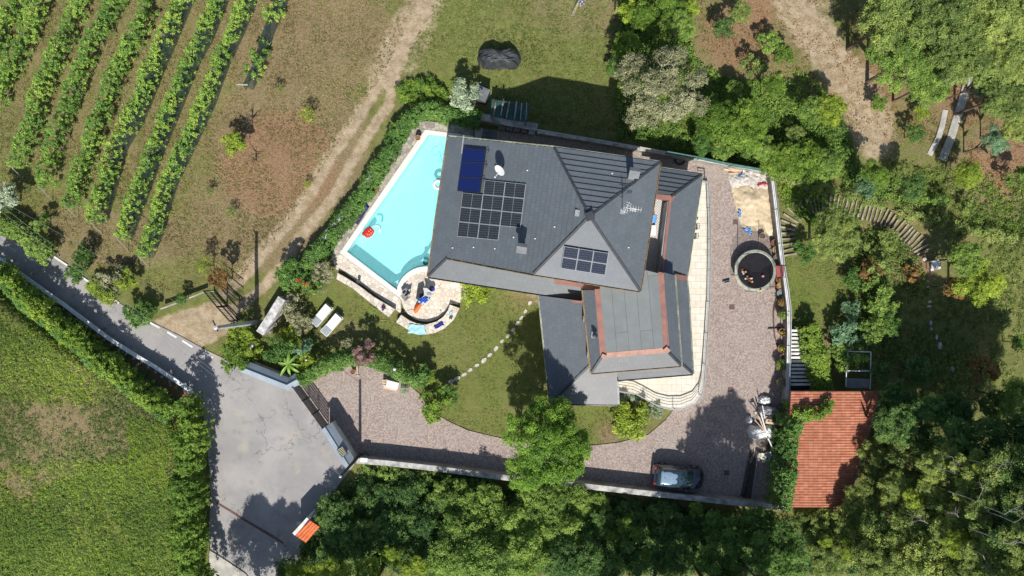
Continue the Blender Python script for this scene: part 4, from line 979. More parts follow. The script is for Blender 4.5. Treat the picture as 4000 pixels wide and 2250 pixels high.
# ---- shrubs and trees one by one: px, py, r, ztop, proto, leaf, label
SH = [
 (285, 1062, 46, 1.9, 'S', 'hedge', 'round dark green shrub leaning over the road line between gaps'),
 (322, 1000, 45, 1.7, 'S2', 'ivy', 'dark shrub just above the round roadside shrub'),
 (425, 1085, 58, 1.8, 'S3', 'olive', 'greyish open shrub beside the road edge hedge'),
 (480, 1095, 48, 1.6, 'S2', 'yellow', 'yellow green shrub right of the greyish roadside one'),
 (530, 1228, 58, 1.9, 'S', 'ivy', 'dark shrub at the lower end of the roadside verge'),
 (575, 1215, 35, 1.4, 'S2', 'hedge', 'small shrub where the verge meets the dirt entrance'),
 (5, 770, 60, 2.6, 'S', 'silver', 'silvery shrub cut by the left photo edge'),
 (150, 870, 36, 1.8, 'S3', 'wood', 'lone leafy sapling in front of the dotted field wire'),
 (905, 560, 52, 2.3, 'S', 'yellow', 'round yellow green bush in the brown meadow'),
 (860, 1085, 46, 2.8, 'S2', 'rust', 'brownish shrub by the black iron gate'),
 (800, 1035, 40, 2.0, 'T', 'yellow', 'thin small fruit tree beside its dark shadow on the meadow'),
 (710, 1170, 26, 1.4, 'S2', 'ivy', 'small dark bush on the verge left of the iron gate'),
 (1195, 720, 22, .8, 'T', 'yellow', 'low yellow sprig in the middle of the meadow'),
 (1200, 455, 40, 1.6, 'T', 'yellow', 'sparse young fruit tree with yellow leaves beside the track'),
 (905, 830, 28, 1.0, 'T', 'weed', 'weak seedling in the rusty dry grass'),
 (1090, 345, 22, .9, 'T', 'weed', 'tiny weedy sapling near the netted vine row'),
 (815, 745, 24, 1.0, 'T', 'weed', 'thin seedling at the left of the rusty patch'),
 (1590, 355, 60, .9, 'S2', 'bright', 'bright tall weeds above the pool hedge'),
 (1660, 340, 55, 1.0, 'S3', 'bright', 'bright weed clump left of the silvery olive'),
 (1700, 360, 50, 1.1, 'S2', 'bright', 'weed clump touching the silvery olive'),
 (1818, 368, 66, 3.0, 'S', 'silver', 'silvery olive shrub beside the grey box by the pool corner'),
 (1845, 1140, 62, 1.7, 'S', 'yellow', 'yellow green bush under the long south gutter'),
 (1900, 1125, 34, 1.2, 'S2', 'yellow', 'small yellow green bush right of the gutter bush'),
 (2475, 1648, 85, 2.2, 'S', 'yellow', 'large round yellow green shrub below the curved terrace'),
 (2560, 1600, 42, .8, 'S2', 'silver', 'low pale lavender patch beside the round shrub'),
 (2470, 1555, 38, .7, 'S3', 'silver', 'low grey green plants under the curved railing'),
 (1700, 1580, 72, 2.3, 'S3', 'bright', 'spiky bright shrub on the corner of the lawn'),
 (1750, 1545, 44, 1.9, 'S', 'ivy', 'darker leafy shrub behind the spiky lawn shrub'),
 (1645, 1465, 46, 2.2, 'S', 'ivy', 'dark bush closing the right end of the curved hedge'),
 (1665, 1475, 30, 1.6, 'S3', 'yellow', 'pale flowering hydrangea bush by the curved hedge'),
 (1580, 1525, 20, .7, 'S2', 'silver', 'small white flowering plant right of the pallet'),
 (1130, 1075, 66, 2.4, 'S', 'hedge', 'dense climbing bush covering the wall by the red flowers'),
 (1195, 1110, 58, 2.0, 'S3', 'wood', 'leafy climber with red blooms west of the lawn'),
 (1260, 1060, 50, 1.8, 'S2', 'olive', 'brownish green shrub at the corner of the stone bench'),
 (1245, 1120, 40, 1.2, 'T', 'olive', 'straggly shrub on the lawn edge below the bench corner'),
 (1135, 1200, 62, 2.0, 'S3', 'olive', 'loose shrub between the white wall and loungers'),
 (1170, 1260, 50, 1.6, 'S2', 'olive', 'low loose shrub left of the first lounger'),
 (1125, 1320, 50, 1.6, 'S', 'yellow', 'yellow shrub over the planting bed corner'),
 (935, 1300, 62, 2.4, 'S2', 'yellow', 'upper yellow green tree crown beside the white wall'),
 (905, 1400, 66, 2.6, 'S', 'bright', 'round bright tree crown overhanging the road corner'),
 (975, 1375, 55, 2.3, 'S3', 'yellow', 'yellowish crown between road corner and planting bed'),
 (1085, 1365, 64, 2.7, 'S', 'hedge', 'rounded green bush behind the banana plant'),
 (1175, 1370, 44, 2.2, 'S3', 'blue', 'blue green spruce like shrub by the lawn shadow'),
 (1190, 1410, 46, 1.9, 'S2', 'yellow', 'pale hydrangea shrub right of the banana plant'),
 (1415, 1390, 44, 2.9, 'S3', 'pink', 'pink leaved smoke bush in the middle of the curved hedge'),
 (1440, 1345, 24, 2.2, 'S2', 'pink', 'small pinkish shoot behind the smoke bush'),
 (1355, 1345, 24, 1.5, 'S2', 'olive', 'small pale bush standing in the hedge shadow'),
 (2850, 500, 0, 0, '', '', '')]
SH = SH[:-1]
for (x, y, r, z, pr, lf, lb) in SH:
    tree(x, y, r, z, pr, lf, lb, 'shrub', 'shrub')
# shadow-casting slender shrubs behind the arch hedge
TREES = [
 (2580, 335, 178, 7.2, 'G', 'olive', 'large grey brown tree north of the house'),
 (2130, 1740, 172, 8.2, 'M', 'pine', 'big bright pine tree between lawn and driveway wall'),
 (2195, 1610, 62, 6.2, 'B', 'pine', 'smaller pine crown reaching up to the sunlit wing roof'),
 (2240, 1730, 80, 6.5, 'C', 'pine', 'right hand side crown of the pine beside the setts'),
 (2040, 1840, 75, 6.0, 'D', 'pine', 'lower left pine crown overhanging the driveway wall'),
 # north-east thicket
 (2790, 460, 90, 4.2, 'A', 'bright', 'bright green tree just right of the grey brown tree'),
 (2900, 490, 100, 4.6, 'D', 'bright', 'light green tree right above the fence corner'),
 (2830, 555, 62, 3.0, 'B', 'wood', 'dark green tree against the north fence'),
 (2745, 565, 46, 2.4, 'B', 'hedge', 'dense bush where the house shadow meets the fence'),
 (2960, 575, 70, 3.0, 'E', 'wood', 'green tree above the rubble corner of the fence'),
 (3040, 620, 80, 2.8, 'D', 'bright', 'bright bush right of the fence corner'),
 (3150, 630, 85, 2.8, 'B', 'bright', 'leafy bush in the middle of the fence thicket'),
 (3230, 640, 70, 2.6, 'A', 'wood', 'round bush by the dark tree shadow'),
 (2870, 360, 44, 2.4, 'B', 'wood', 'mid green bush in the brushwood slope'),
 (3020, 340, 44, 3.6, 'A', 'bright', 'bright bush left of the tall dark shadow'),
 (3060, 210, 45, 2.2, 'S', 'bright', 'small vivid bush on the pink litter slope'),
 (3010, 160, 50, 2.0, 'S2', 'wood', 'small dark bush high on the litter slope'),
 (2830, 110, 46, 2.6, 'S', 'dark', 'dark bush in shade at the head of the slope'),
 (2660, 100, 60, 3.4, 'B', 'wood', 'dark green tree above the grey brown tree'),
 (2520, 60, 62, 2.8, 'A', 'bright', 'bright bush at the lawn edge near the top'),
 (2450, 180, 60, 3.0, 'D', 'bright', 'bright tree bordering the upper lawn'),
 (2455, 40, 50, 2.2, 'S', 'yellow', 'yellow green bush at the upper lawn edge'),
 (2420, 240, 46, 2.4, 'S3', 'hedge', 'narrow green bush by the last lawn post'),
 (2610, 20, 60, 3.2, 'E', 'bright', 'light crown cut by the top edge right of the lawn'),
 (2690, 30, 46, 2.2, 'S', 'yellow', 'vivid yellow bush near the top edge'),
 (2950, 250, 50, 2.2, 'S3', 'weed', 'faded bush on the middle of the slope'),
 (2890, 50, 44, 2.6, 'D', 'weed', 'olive toned crown at the top of the slope'),
 (3250, 430, 62, 3.4, 'D', 'yellow', 'yellow speckled tree beside the dirt track'),
 (3170, 430, 55, 3.2, 'B', 'wood', 'dark leaning tree left of the yellow speckled one'),
 (3110, 530, 44, 1.8, 'D', 'weed', 'grey green bare looking bush in the thicket'),
 (3440, 400, 36, 1.8, 'S', 'bright', 'small round bush standing at the track end'),
 (3600, 440, 32, 1.6, 'S', 'yellow', 'small yellow bush left of the concrete strips'),
 (3580, 520, 40, 2.0, 'S2', 'hedge', 'dark bush beside the left concrete strip'),
 # north-east wood
 (3500, 60, 165, 8.5, 'L', 'woodgrey', 'broad oak crown at the left of the north east wood'),
 (3680, 30, 160, 9.5, 'M', 'woodgrey', 'tall oak crown at the top edge of the wood'),
 (3870, 40, 165, 9.5, 'L', 'woodgrey', 'oak crown in the top right corner'),
 (3560, 220, 150, 7.5, 'M', 'wood', 'darker crown under the top left oak'),
 (3740, 200, 140, 8.5, 'L', 'woodgrey', 'oak crown above the concrete strips'),
 (3900, 210, 150, 8.5, 'M', 'woodgrey', 'yellow dotted crown near the right edge'),
 (3620, 330, 90, 5.5, 'D', 'wood', 'small crown shading the start of the concrete strips'),
 (3930, 370, 110, 7.0, 'L', 'woodgrey', 'crown at the right edge above the bare clearing'),
 (3830, 330, 60, 5.5, 'E', 'blue', 'blue green crown beside the right concrete strip'),
 (3880, 560, 60, 4.2, 'E', 'blue', 'feathery blue green tree at the right clearing'),
 (3960, 500, 60, 4.5, 'D', 'woodgrey', 'small oak at the right edge of the clearing'),
 (3780, 680, 62, 3.2, 'A', 'yellow', 'yellow bush below the concrete strips'),
 (3980, 690, 46, 2.4, 'S3', 'wood', 'dark crown at the right edge above the fence'),
 (3420, 690, 60, 4.2, 'E', 'bright', 'half lit tree standing in the round dark shadow'),
 (3560, 730, 55, 3.8, 'B', 'dark', 'shaded tree in the round dark shadow'),
 (3380, 730, 46, 3.0, 'S', 'blue', 'blue green bush at the edge of the round shadow'),
 (3780, 800, 34, 1.3, 'S3', 'weed', 'green bush below the fence on the right'),
 (3690, 780, 34, 1.6, 'S3', 'wood', 'leafy bush on the shaded bank by the fence'),
 # garden on the right
 (3255, 920, 108, 5.0, 'L', 'woodgrey', 'olive green tree over the curved sleeper path'),
 (3150, 985, 44, 2.2, 'S', 'hedge', 'round dark conifer at the bottom of the sleeper path'),
 (3115, 960, 26, 1.8, 'S2', 'hedge', 'small dark conifer above the round one'),
 (3440, 1030, 60, 2.2, 'S3', 'weed', 'leafy weeds at the top of the garden strip'),
 (3380, 960, 55, 1.4, 'S3', 'weed', 'tall faded grasses inside the path bend'),
 (3470, 930, 50, 1.3, 'S2', 'weed', 'yellowing dry fern clump by the curved path'),
 (3400, 1060, 55, 1.6, 'S2', 'rust', 'brown grasses lower in the garden strip'),
 (3570, 1070, 36, 1.2, 'S3', 'rust', 'orange dry ferns beside the white table'),
 (3350, 1090, 50, 1.6, 'S', 'ivy', 'narrow dark shrub at the left of the garden strip'),
 (3440, 1130, 60, 2.2, 'S3', 'wood', 'feathery green shrub in the middle garden strip'),
 (3460, 1200, 62, 2.4, 'S', 'wood', 'large cabbage leaved shrub cluster in the garden'),
 (3330, 1215, 45, 1.4, 'S2', 'blue', 'blue green arm of the cabbage leaved shrubs'),
 (3420, 1290, 60, 2.4, 'S2', 'wood', 'dull green shrub above the greenhouse frame'),
 (3490, 1270, 50, 2.4, 'S', 'ivy', 'dark green shrub by the dark tree shade'),
 (3310, 1310, 60, 2.3, 'S', 'blue', 'blue grey shrub left of the dull green one'),
 (3340, 1400, 62, 2.2, 'S3', 'wood', 'green fig like tree over the greenhouse frame'),
 (3280, 1370, 40, 1.8, 'S2', 'wood', 'low bush between the stairs hedge and greenhouse'),
 (3840, 1110, 92, 5.0, 'E', 'yellow', 'bright yellow green tree on the right side'),
 (3770, 1010, 70, 4.6, 'D', 'wood', 'dark tree above the bright yellow one'),
 (3730, 1120, 50, 3.8, 'S2', 'rust', 'brownish small tree left of the yellow one'),
 (3860, 1440, 62, 3.0, 'S3', 'rust', 'brown tinted bush beside the pale stones'),
 (3960, 1560, 80, 5.0, 'B', 'wood', 'dark tree at the right edge below the meadow'),
 (3870, 1580, 60, 4.0, 'D', 'dark', 'shaded tree left of the right edge'),
 (3990, 1340, 40, 2.5, 'S', 'wood', 'bush at the right edge of the meadow'),
 (3450, 1450, 45, 2.4, 'S2', 'dark', 'shaded feathery bush right of the greenhouse'),
]
for (x, y, r, z, pr, lf, lb) in TREES:
    tree(x, y, r, z, pr, lf, lb, 'tree' if r > 50 else 'shrub', 'tree' if r > 50 else 'shrub')
# ---- woods: kinds with ordinal labels
WOODS = [
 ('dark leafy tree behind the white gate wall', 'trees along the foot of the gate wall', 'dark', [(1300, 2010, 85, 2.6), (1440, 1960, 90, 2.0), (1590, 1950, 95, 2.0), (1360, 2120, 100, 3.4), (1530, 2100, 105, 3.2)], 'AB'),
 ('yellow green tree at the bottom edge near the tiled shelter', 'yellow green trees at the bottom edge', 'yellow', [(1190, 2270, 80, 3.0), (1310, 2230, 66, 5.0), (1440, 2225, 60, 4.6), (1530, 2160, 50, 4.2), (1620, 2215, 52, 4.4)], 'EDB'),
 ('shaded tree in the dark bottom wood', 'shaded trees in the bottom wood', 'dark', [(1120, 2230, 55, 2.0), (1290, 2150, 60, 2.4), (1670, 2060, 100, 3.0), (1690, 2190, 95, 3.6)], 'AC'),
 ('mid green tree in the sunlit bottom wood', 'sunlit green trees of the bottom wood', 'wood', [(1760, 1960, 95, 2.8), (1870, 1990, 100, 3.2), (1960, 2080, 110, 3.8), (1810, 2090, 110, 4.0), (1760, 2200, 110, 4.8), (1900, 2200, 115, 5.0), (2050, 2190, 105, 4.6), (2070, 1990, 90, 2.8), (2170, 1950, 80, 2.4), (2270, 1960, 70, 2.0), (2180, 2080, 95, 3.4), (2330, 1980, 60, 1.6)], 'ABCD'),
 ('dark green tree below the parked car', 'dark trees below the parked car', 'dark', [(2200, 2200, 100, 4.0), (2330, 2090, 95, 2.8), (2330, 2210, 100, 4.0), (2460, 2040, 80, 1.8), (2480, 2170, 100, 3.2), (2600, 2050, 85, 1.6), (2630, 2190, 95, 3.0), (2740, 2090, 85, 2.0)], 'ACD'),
 ('bright tipped sapling rising from the dark wood', 'bright saplings in the dark wood', 'bright', [(2440, 2050, 34, 3.0), (2390, 2100, 26, 3.0), (2480, 2090, 26, 2.8), (2715, 1990, 32, 2.6), (2520, 2160, 26, 3.6)], 'S'),
 ('dull green tree left of the red roof', 'dull green trees left of the red roof', 'ivy', [(2850, 2090, 90, 3.6), (2960, 2060, 90, 3.8), (2830, 2210, 100, 5.0), (2990, 2190, 95, 6.0), (3050, 2110, 70, 5.0), (3080, 2200, 75, 6.0)], 'EDC'),
 ('chestnut crown in the big wood beside the red roof', 'chestnuts beside the red roof', 'woodgrey', [(3385, 1960, 90, 4.6), (3450, 1810, 100, 4.6), (3560, 1760, 100, 6.5), (3520, 1900, 105, 6.5), (3340, 2060, 95, 4.6), (3230, 2090, 90, 3.2), (3150, 2040, 60, 2.2), (3250, 2180, 90, 4.2), (3420, 2110, 115, 6.5), (3570, 2060, 120, 7.5), (3460, 2210, 115, 7.5), (3640, 2200, 125, 9.0)], 'LMB'),
 ('tall speckled crown of the lower right wood', 'speckled crowns of the lower right wood', 'woodgrey', [(3660, 1900, 105, 8.5), (3760, 1850, 100, 10.5), (3880, 1820, 110, 12.0), (3720, 2040, 120, 10.0), (3850, 1980, 120, 12.0), (3980, 1930, 120, 13.0), (3830, 2140, 130, 12.0), (3980, 2100, 130, 14.0), (3920, 2240, 130, 14.0), (3780, 2260, 110, 11.0), (3640, 1800, 80, 9.0)], 'LMD'),
 ('yellow leaved crown among the lower right oaks', 'yellow leaved crowns in the lower right wood', 'yellow', [(3310, 2140, 52, 5.0), (3680, 2090, 55, 10.5), (3770, 1800, 42, 11.0), (3530, 1930, 40, 7.2), (3220, 2110, 34, 3.8)], 'ED'),
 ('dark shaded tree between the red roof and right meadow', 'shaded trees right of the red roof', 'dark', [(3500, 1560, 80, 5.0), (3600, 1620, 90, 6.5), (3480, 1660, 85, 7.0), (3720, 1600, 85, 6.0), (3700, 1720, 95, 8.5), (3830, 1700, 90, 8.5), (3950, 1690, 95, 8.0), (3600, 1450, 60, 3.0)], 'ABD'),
]
ords = ['first', 'second', 'third', 'fourth', 'fifth', 'sixth', 'seventh', 'eighth', 'ninth', 'tenth', 'eleventh', 'twelfth']
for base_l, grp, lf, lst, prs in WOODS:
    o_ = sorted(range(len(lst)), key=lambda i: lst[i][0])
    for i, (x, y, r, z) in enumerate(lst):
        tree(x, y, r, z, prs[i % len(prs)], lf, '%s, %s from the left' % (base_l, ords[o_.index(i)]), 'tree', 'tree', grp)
# trees standing south of the frame; only their shadows reach the picture
for i, (gx, gy, r, z) in enumerate([(1010, 2340, 150, 7.0), (1090, 2420, 110, 9), (1470, 2270, 140, 7.5), (1370, 2300, 100, 7.5), (2430, 2330, 150, 8.5), (2590, 2330, 150, 9), (2740, 2250, 150, 10.5), (2820, 2200, 140, 12), (2845, 2130, 85, 12), (3620, 1800, 180, 14), (3740, 1740, 160, 12), (3720, 1950, 200, 14), (3790, 1850, 170, 13.5), (2780, 2420, 140, 13)]):
    g = (gx - 2000) / ((H - z * .8) / H), (gy - 1125) / ((H - z * .8) / H)
    tree(2000 + g[0], 1125 + g[1], r / ((H - z * .8) / H), z, 'LMCD'[i % 4], 'dark', 'tall tree of the wood beyond the bottom edge, number %d along' % (i + 1) if False else 'tall dark tree beyond the photo edge, %s in a clockwise walk' % (ords + ['thirteenth', 'fourteenth'])[i], 'tree', 'tree', 'tall trees beyond the photo edge')

# ---- weeds, undergrowth and grass tufts that nobody could count
def scatter(name, label, polys, ncl, per, leafm, seed, rad=(.15, .45), hgt=(.15, .5), leaf=.06, up=.6, cover=None):
    rs = np.random.RandomState(seed); P, N, T = [], [], []
    allx = []
    for poly, wgt in polys:
        xs = [p[0] for p in poly]; ys = [p[1] for p in poly]; k = int(ncl * wgt); X = np.empty(0); Y = np.empty(0)
        while len(X) < k:
            x = rs.uniform(min(xs), max(xs), k); y = rs.uniform(min(ys), max(ys), k); m_ = sdf(x, y, poly) > 0
            if cover: 
                m_ &= (np.sin(x * .013 + y * .006 + seed) * .7 + np.sin(y * .019 - x * .009 + 1.7) * .6 + np.sin(x * .047 - y * .031) * .5 + np.sin(x * .11 + y * .09 + seed) * .4 + rs.normal(size=k) * 1.1) > cover - 1
            X = np.concatenate([X, x[m_]]); Y = np.concatenate([Y, y[m_]])
        X, Y = X[:k], Y[:k]; allx.append((X, Y))
    X = np.concatenate([a[0] for a in allx]); Y = np.concatenate([a[1] for a in allx]); K = len(X)
    hard = np.maximum.reduce([sdf(X, Y, ROAD), sdf(X, Y, DRIVE), sdf(X, Y, TERR_OUT), sdf(X, Y, HOUSE_PAD)]) < -4
    X, Y = X[hard], Y[hard]; K = len(X)
    Z = terrain_px(X, Y); wx = (X - 2000) * SC; wy = (1125 - Y) * SC
    r = rs.uniform(*rad, K); h = rs.uniform(*hgt, K); n = K * per; k = rs.randint(0, K, n)
    d = unit(rs, n, -.1); big = np.sin(X * .013 + seed) * .5 + np.sin(Y * .017 + 2) * .5
    C = np.stack([wx[k] + d[:, 0] * r[k] * rs.rand(n) ** .5, wy[k] + d[:, 1] * r[k] * rs.rand(n) ** .5, Z[k] + np.abs(d[:, 2]) * h[k] + .02], 1)
    Nn = d * .6 + rs.normal(size=(n, 3)) * .6 + np.array([0, 0, up])
    tt = rs.rand(K); T = np.clip(.28 + big[k] * .16 + (tt[k] - .5) * .45 + (rs.rand(n) - .5) * .4 + .1, 0, 1)
    o = leafobj(name, leafmesh(name, C, Nn, leaf * rs.uniform(.7, 1.35, n), T, seed), LEAF[leafm])
    tag(o, label, None, None, 'stuff'); o['category'] = name.replace('_', ' ')
    return o
scatter('ground_ivy', 'dark creeping undergrowth covering the floor of the bottom wood', [([(1250, 1960), (1400, 1850), (2220, 1925), (3060, 2030), (3450, 1990), (4050, 1900), (4050, 2300), (1080, 2300)], 1)], 6500, 22, 'dark', 71, (.25, .6), (.2, .8), .085)
scatter('brambles', 'green brambles and weeds of the lower left field', [([(-20, 1950), (200, 1880), (420, 1790), (620, 1780), (760, 1900), (780, 2280), (-20, 2280)], .62), ([(-20, 1120), (150, 1215), (330, 1350), (500, 1480), (440, 1560), (200, 1560), (-20, 1520)], .24), ([(550, 1600), (720, 1650), (700, 1900), (560, 1800)], .12), ([(0, 1800), (700, 1740), (700, 1900), (0, 1950)], .10)], 8000, 14, 'yellow', 72, (.12, .34), (.05, .22), .045, cover=.8, up=1.5)
scatter('brambles', 'lush bright weeds in the bottom corner of the lower left field', [([(-20, 2000), (250, 1880), (450, 1800), (640, 1800), (740, 1950), (760, 2280), (-20, 2280)], 1)], 4200, 14, 'bright', 81, (.12, .3), (.05, .25), .05, cover=1.1, up=1.0)
scatter('brambles', 'dull olive weeds mixed through the lower left field', [([(-20, 1120), (120, 1195), (420, 1420), (720, 1620), (780, 2280), (-20, 2280)], 1)], 9000, 13, 'weed', 73, (.1, .3), (.08, .25), .042, cover=.85, up=1.5)
scatter('undergrowth', 'mixed green undergrowth on the north east slope', [([(2420, 0), (2640, 0), (2720, 240), (2900, 340), (3100, 270), (3230, 360), (3290, 480), (3340, 620), (3300, 680), (3020, 655), (2740, 600), (2420, 540), (2410, 200)], .7), ([(3300, 640), (3500, 700), (3700, 800), (3500, 800), (3300, 720)], .1)], 6200, 22, 'wood', 74, (.15, .45), (.12, .5), .06, cover=1.05)
scatter('undergrowth', 'bright sunny undergrowth beside the north fence and slope', [([(2420, 0), (2640, 0), (2740, 300), (3060, 330), (3240, 430), (3300, 660), (3020, 640), (2740, 590), (2700, 300), (2420, 300)], .6), ([(3020, 690), (3350, 780), (3400, 900), (3150, 880), (3060, 800)], .12), ([(3800, 700), (4050, 740), (4050, 950), (3750, 860)], .08)], 3600, 18, 'bright', 75, (.12, .38), (.1, .4), .055, cover=1.1)
scatter('fallen_leaves', 'pinkish brown leaf litter on the upper right slope', [([(2680, 0), (3400, 0), (3460, 180), (3560, 420), (3640, 560), (3400, 560), (3000, 300), (2700, 200)], .55), ([(3500, 300), (4050, 350), (4050, 780), (3750, 700), (3560, 500)], .45)], 1300, 9, 'rust', 76, (.2, .5), (.01, .05), .05)
scatter('garden_weeds', 'tall mixed weeds of the overgrown garden strip', [([(3400, 900), (3520, 930), (3620, 1060), (3600, 1180), (3520, 1200), (3520, 1400), (3400, 1500), (3300, 1400), (3340, 1200), (3330, 1050), (3250, 960)], .5), ([(3420, 620), (4050, 700), (4050, 1500), (3870, 1500), (3860, 1150), (3600, 850)], .3), ([(3450, 1100), (3850, 1150), (3850, 1600), (3450, 1600)], .25)], 4200, 20, 'weed', 77, (.12, .35), (.1, .45), .05, cover=.8)
scatter('grass', 'dry straw coloured grass tufts across the meadow and vineyard', [([(0, 0), (1640, 0), (1500, 280), (1100, 900), (900, 1130), (700, 1160), (400, 1060), (0, 760)], 1)], 15000, 9, 'straw', 78, (.06, .22), (.02, .07), .032, up=.2)
scatter('grass', 'green grass tufts across the meadow, vineyard and upper lawn', [([(0, 0), (1640, 0), (1500, 280), (1100, 900), (900, 1130), (700, 1160), (400, 1060), (0, 760)], .55), ([(1700, 0), (2410, 0), (2410, 520), (2100, 480), (1900, 380), (1560, 400), (1600, 200)], .45)], 12000, 9, 'weed', 79, (.06, .22), (.02, .07), .034, up=.3)
scatter('grass', 'short green grass of the garden lawns', [(LAWN, .7), ([(3040, 1000), (3300, 960), (3350, 1100), (3300, 1290), (3250, 1400), (3130, 1280), (3095, 1200)], .3)], 6500, 9, 'weed', 80, (.05, .18), (.01, .035), .024, up=.4)
# ================================================================ walls, gates, rails
CAPC = mat('wall_cap_concrete', (.50, .49, .46), .85, .2, var=.45, scale=1.6, bmp=.4)
WALLC = mat('wall_side', (.34, .32, .29), .9, .1, var=.35, scale=1.5)
WHITEC = mat('white_wall_cap', (.78, .77, .73), .7, .25, var=.2, scale=2)
STONEW = mat('weathered_white_wall', (.74, .73, .70), .8, .2, var=.5, scale=2.2, c2=(.33, .32, .31))
RAIL = mat('painted_rail', (.20, .24, .28), .45, .5, .3, var=.15)
BLACK = mat('black_iron', (.025, .025, .028), .5, .4, var=.2)
GREENP = mat('green_sheet', (.10, .22, .19), .55, .35, var=.35, scale=2)
GATEW = mat('blue_grey_cladding', (.30, .36, .42), .5, .4, var=.15, scale=.8)
def offs(pl, w):
    P = [Vector((p[0], p[1], 0)) for p in pl]; L, Rr = [], []
    for i, p in enumerate(P):
        d = (P[min(i + 1, len(P) - 1)] - P[max(i - 1, 0)]); d.z = 0; d.normalize(); n = Vector((-d.y, d.x, 0)) * w / 2
        L.append(p + n); Rr.append(p - n)
    return L + list(reversed(Rr))
def wallrun(label, pl, w, zt, z0, side=WALLC, capm=CAPC, capw=.06, name='wall', caph=.07):
    W = [G(x, y, zt) for x, y in pl]; c = W[len(W) // 2]
    o = wt(name, label, 'wall', (c.x, c.y, z0))
    q = offs(W, w - capw); wb(MB().prism([(p.x, p.y) for p in q], z0, zt - caph), 'wall_body', side, o)
    q = offs(W, w); wb(MB().prism([(p.x, p.y) for p in q], zt - caph, zt), 'cap', capm, o, bevel=.015)
    return o
wallrun('long low grey wall along the south side of the driveway', [(1393, 1800), (1500, 1808), (1700, 1830), (1937, 1862), (2226, 1893), (2440, 1917), (2650, 1940), (2850, 1962), (3068, 1985)], .42, 1.15, -3.6)
wallrun('white capped retaining wall under the garden railing', [(3016, 680), (3030, 790), (3046, 930), (3058, 1040), (3072, 1120), (3082, 1200), (3084, 1300), (3079, 1500), (3076, 1580)], .36, .95, -.3, WALLC, WHITEC)
wallrun('dark north wall carrying the green fence sheets', [(2098, 514), (2300, 546), (2606, 600), (2740, 622), (3018, 672)], .25, 1.1, -.3)
wallrun('grey concrete parapet north of the pool corner', [(1880, 455), (2000, 480), (2100, 497)], .55, 1.0, -.3)
wallrun('concrete wall showing through the pool hedge at three places', [(1466, 655), (1388, 770), (1340, 830), (1272, 915), (1170, 1065), (1135, 1100)], .36, 1.15, -.2)
wallrun('thick weathered white wall beside the iron gate', [(1100, 1165), (1060, 1230), (1014, 1302)], .62, 1.7, -.1, STONEW, STONEW, caph=.1)
wallrun('narrow white wall end poking out of the corner bushes', [(990, 1336), (965, 1372), (950, 1400)], .3, 1.3, -.1, STONEW, WHITEC)
# fences and rails on them
def rail(label, pl, z0, h_, m=RAIL, n_rails=4, post=2.0, name='railing', r=.028, top=.05, cat='railing'):
    h = h_; W = [G(x, y, z0 + h) for x, y in pl]
    for q in W: q.z = z0
    c = W[len(W) // 2]; o = wt(name, label, cat, (c.x, c.y, z0))
    mb = MB(); pm = MB()
    for k in range(n_rails):
        z = h * (k + 1) / n_rails; rr = top if k == n_rails - 1 else r * .6
        for a, b in zip(W[:-1], W[1:]): mb.bar(a + Vector((0, 0, z)), b + Vector((0, 0, z)), rr * 1.6, rr)
    wb(mb, 'rails', m, o)
    s = 0; nxt = .05; posts = []
    for a, b in zip(W[:-1], W[1:]):
        d = b - a; L = d.length
        while nxt < s + L: posts.append(a + d * ((nxt - s) / L)); nxt += post
        s += L
    for q in posts: wb(MB().box(q + Vector((0, 0, h / 2)), (.05, .05, h)), 'post', m, o)
    return o
rail('blue grey railing on the white wall between driveway and garden', [(3022, 678), (3036, 790), (3051, 930), (3063, 1040), (3077, 1120), (3087, 1200), (3089, 1300), (3084, 1500), (3081, 1578)], .95, 1.0, RAIL, 3, 2.6)
rail('pale steel railing along the edge of the raised cream walkway', [(2742, 706), (2770, 711), (2777, 880), (2776, 1070), (2774, 1180), (2760, 1400), (2752, 1500), (2742, 1545), (2716, 1580), (2670, 1598), (2621, 1599), (2571, 1587), (2520, 1558), (2483, 1540), (2418, 1530)], .45, .95, GREYM, 4, 2.4)
o = rail('green sheeted fence on top of the north wall', [(2606, 592), (2740, 616), (2860, 642), (3018, 668)], .9, 1.0, GREENP, 2, 2.5, 'fence', cat='fence')
W = [G(x, y, 1.9) - Vector((0, 0, 1)) for x, y in [(2606, 592), (2740, 616), (2860, 642), (3018, 668)]]
mb = MB()
for a, b in zip(W[:-1], W[1:]): mb.bar(a + Vector((0, .05, .5)), b + Vector((0, .05, .5)), .03, .9)
wb(mb, 'sheet', GREENP, o)
rail('thin handrail along the dark corridor north of the house', [(2098, 506), (2300, 540), (2450, 566), (2606, 594)], .95, .7, mat('pale_rail', (.55, .53, .48), .5, .4, var=.2), 1, 3.0)
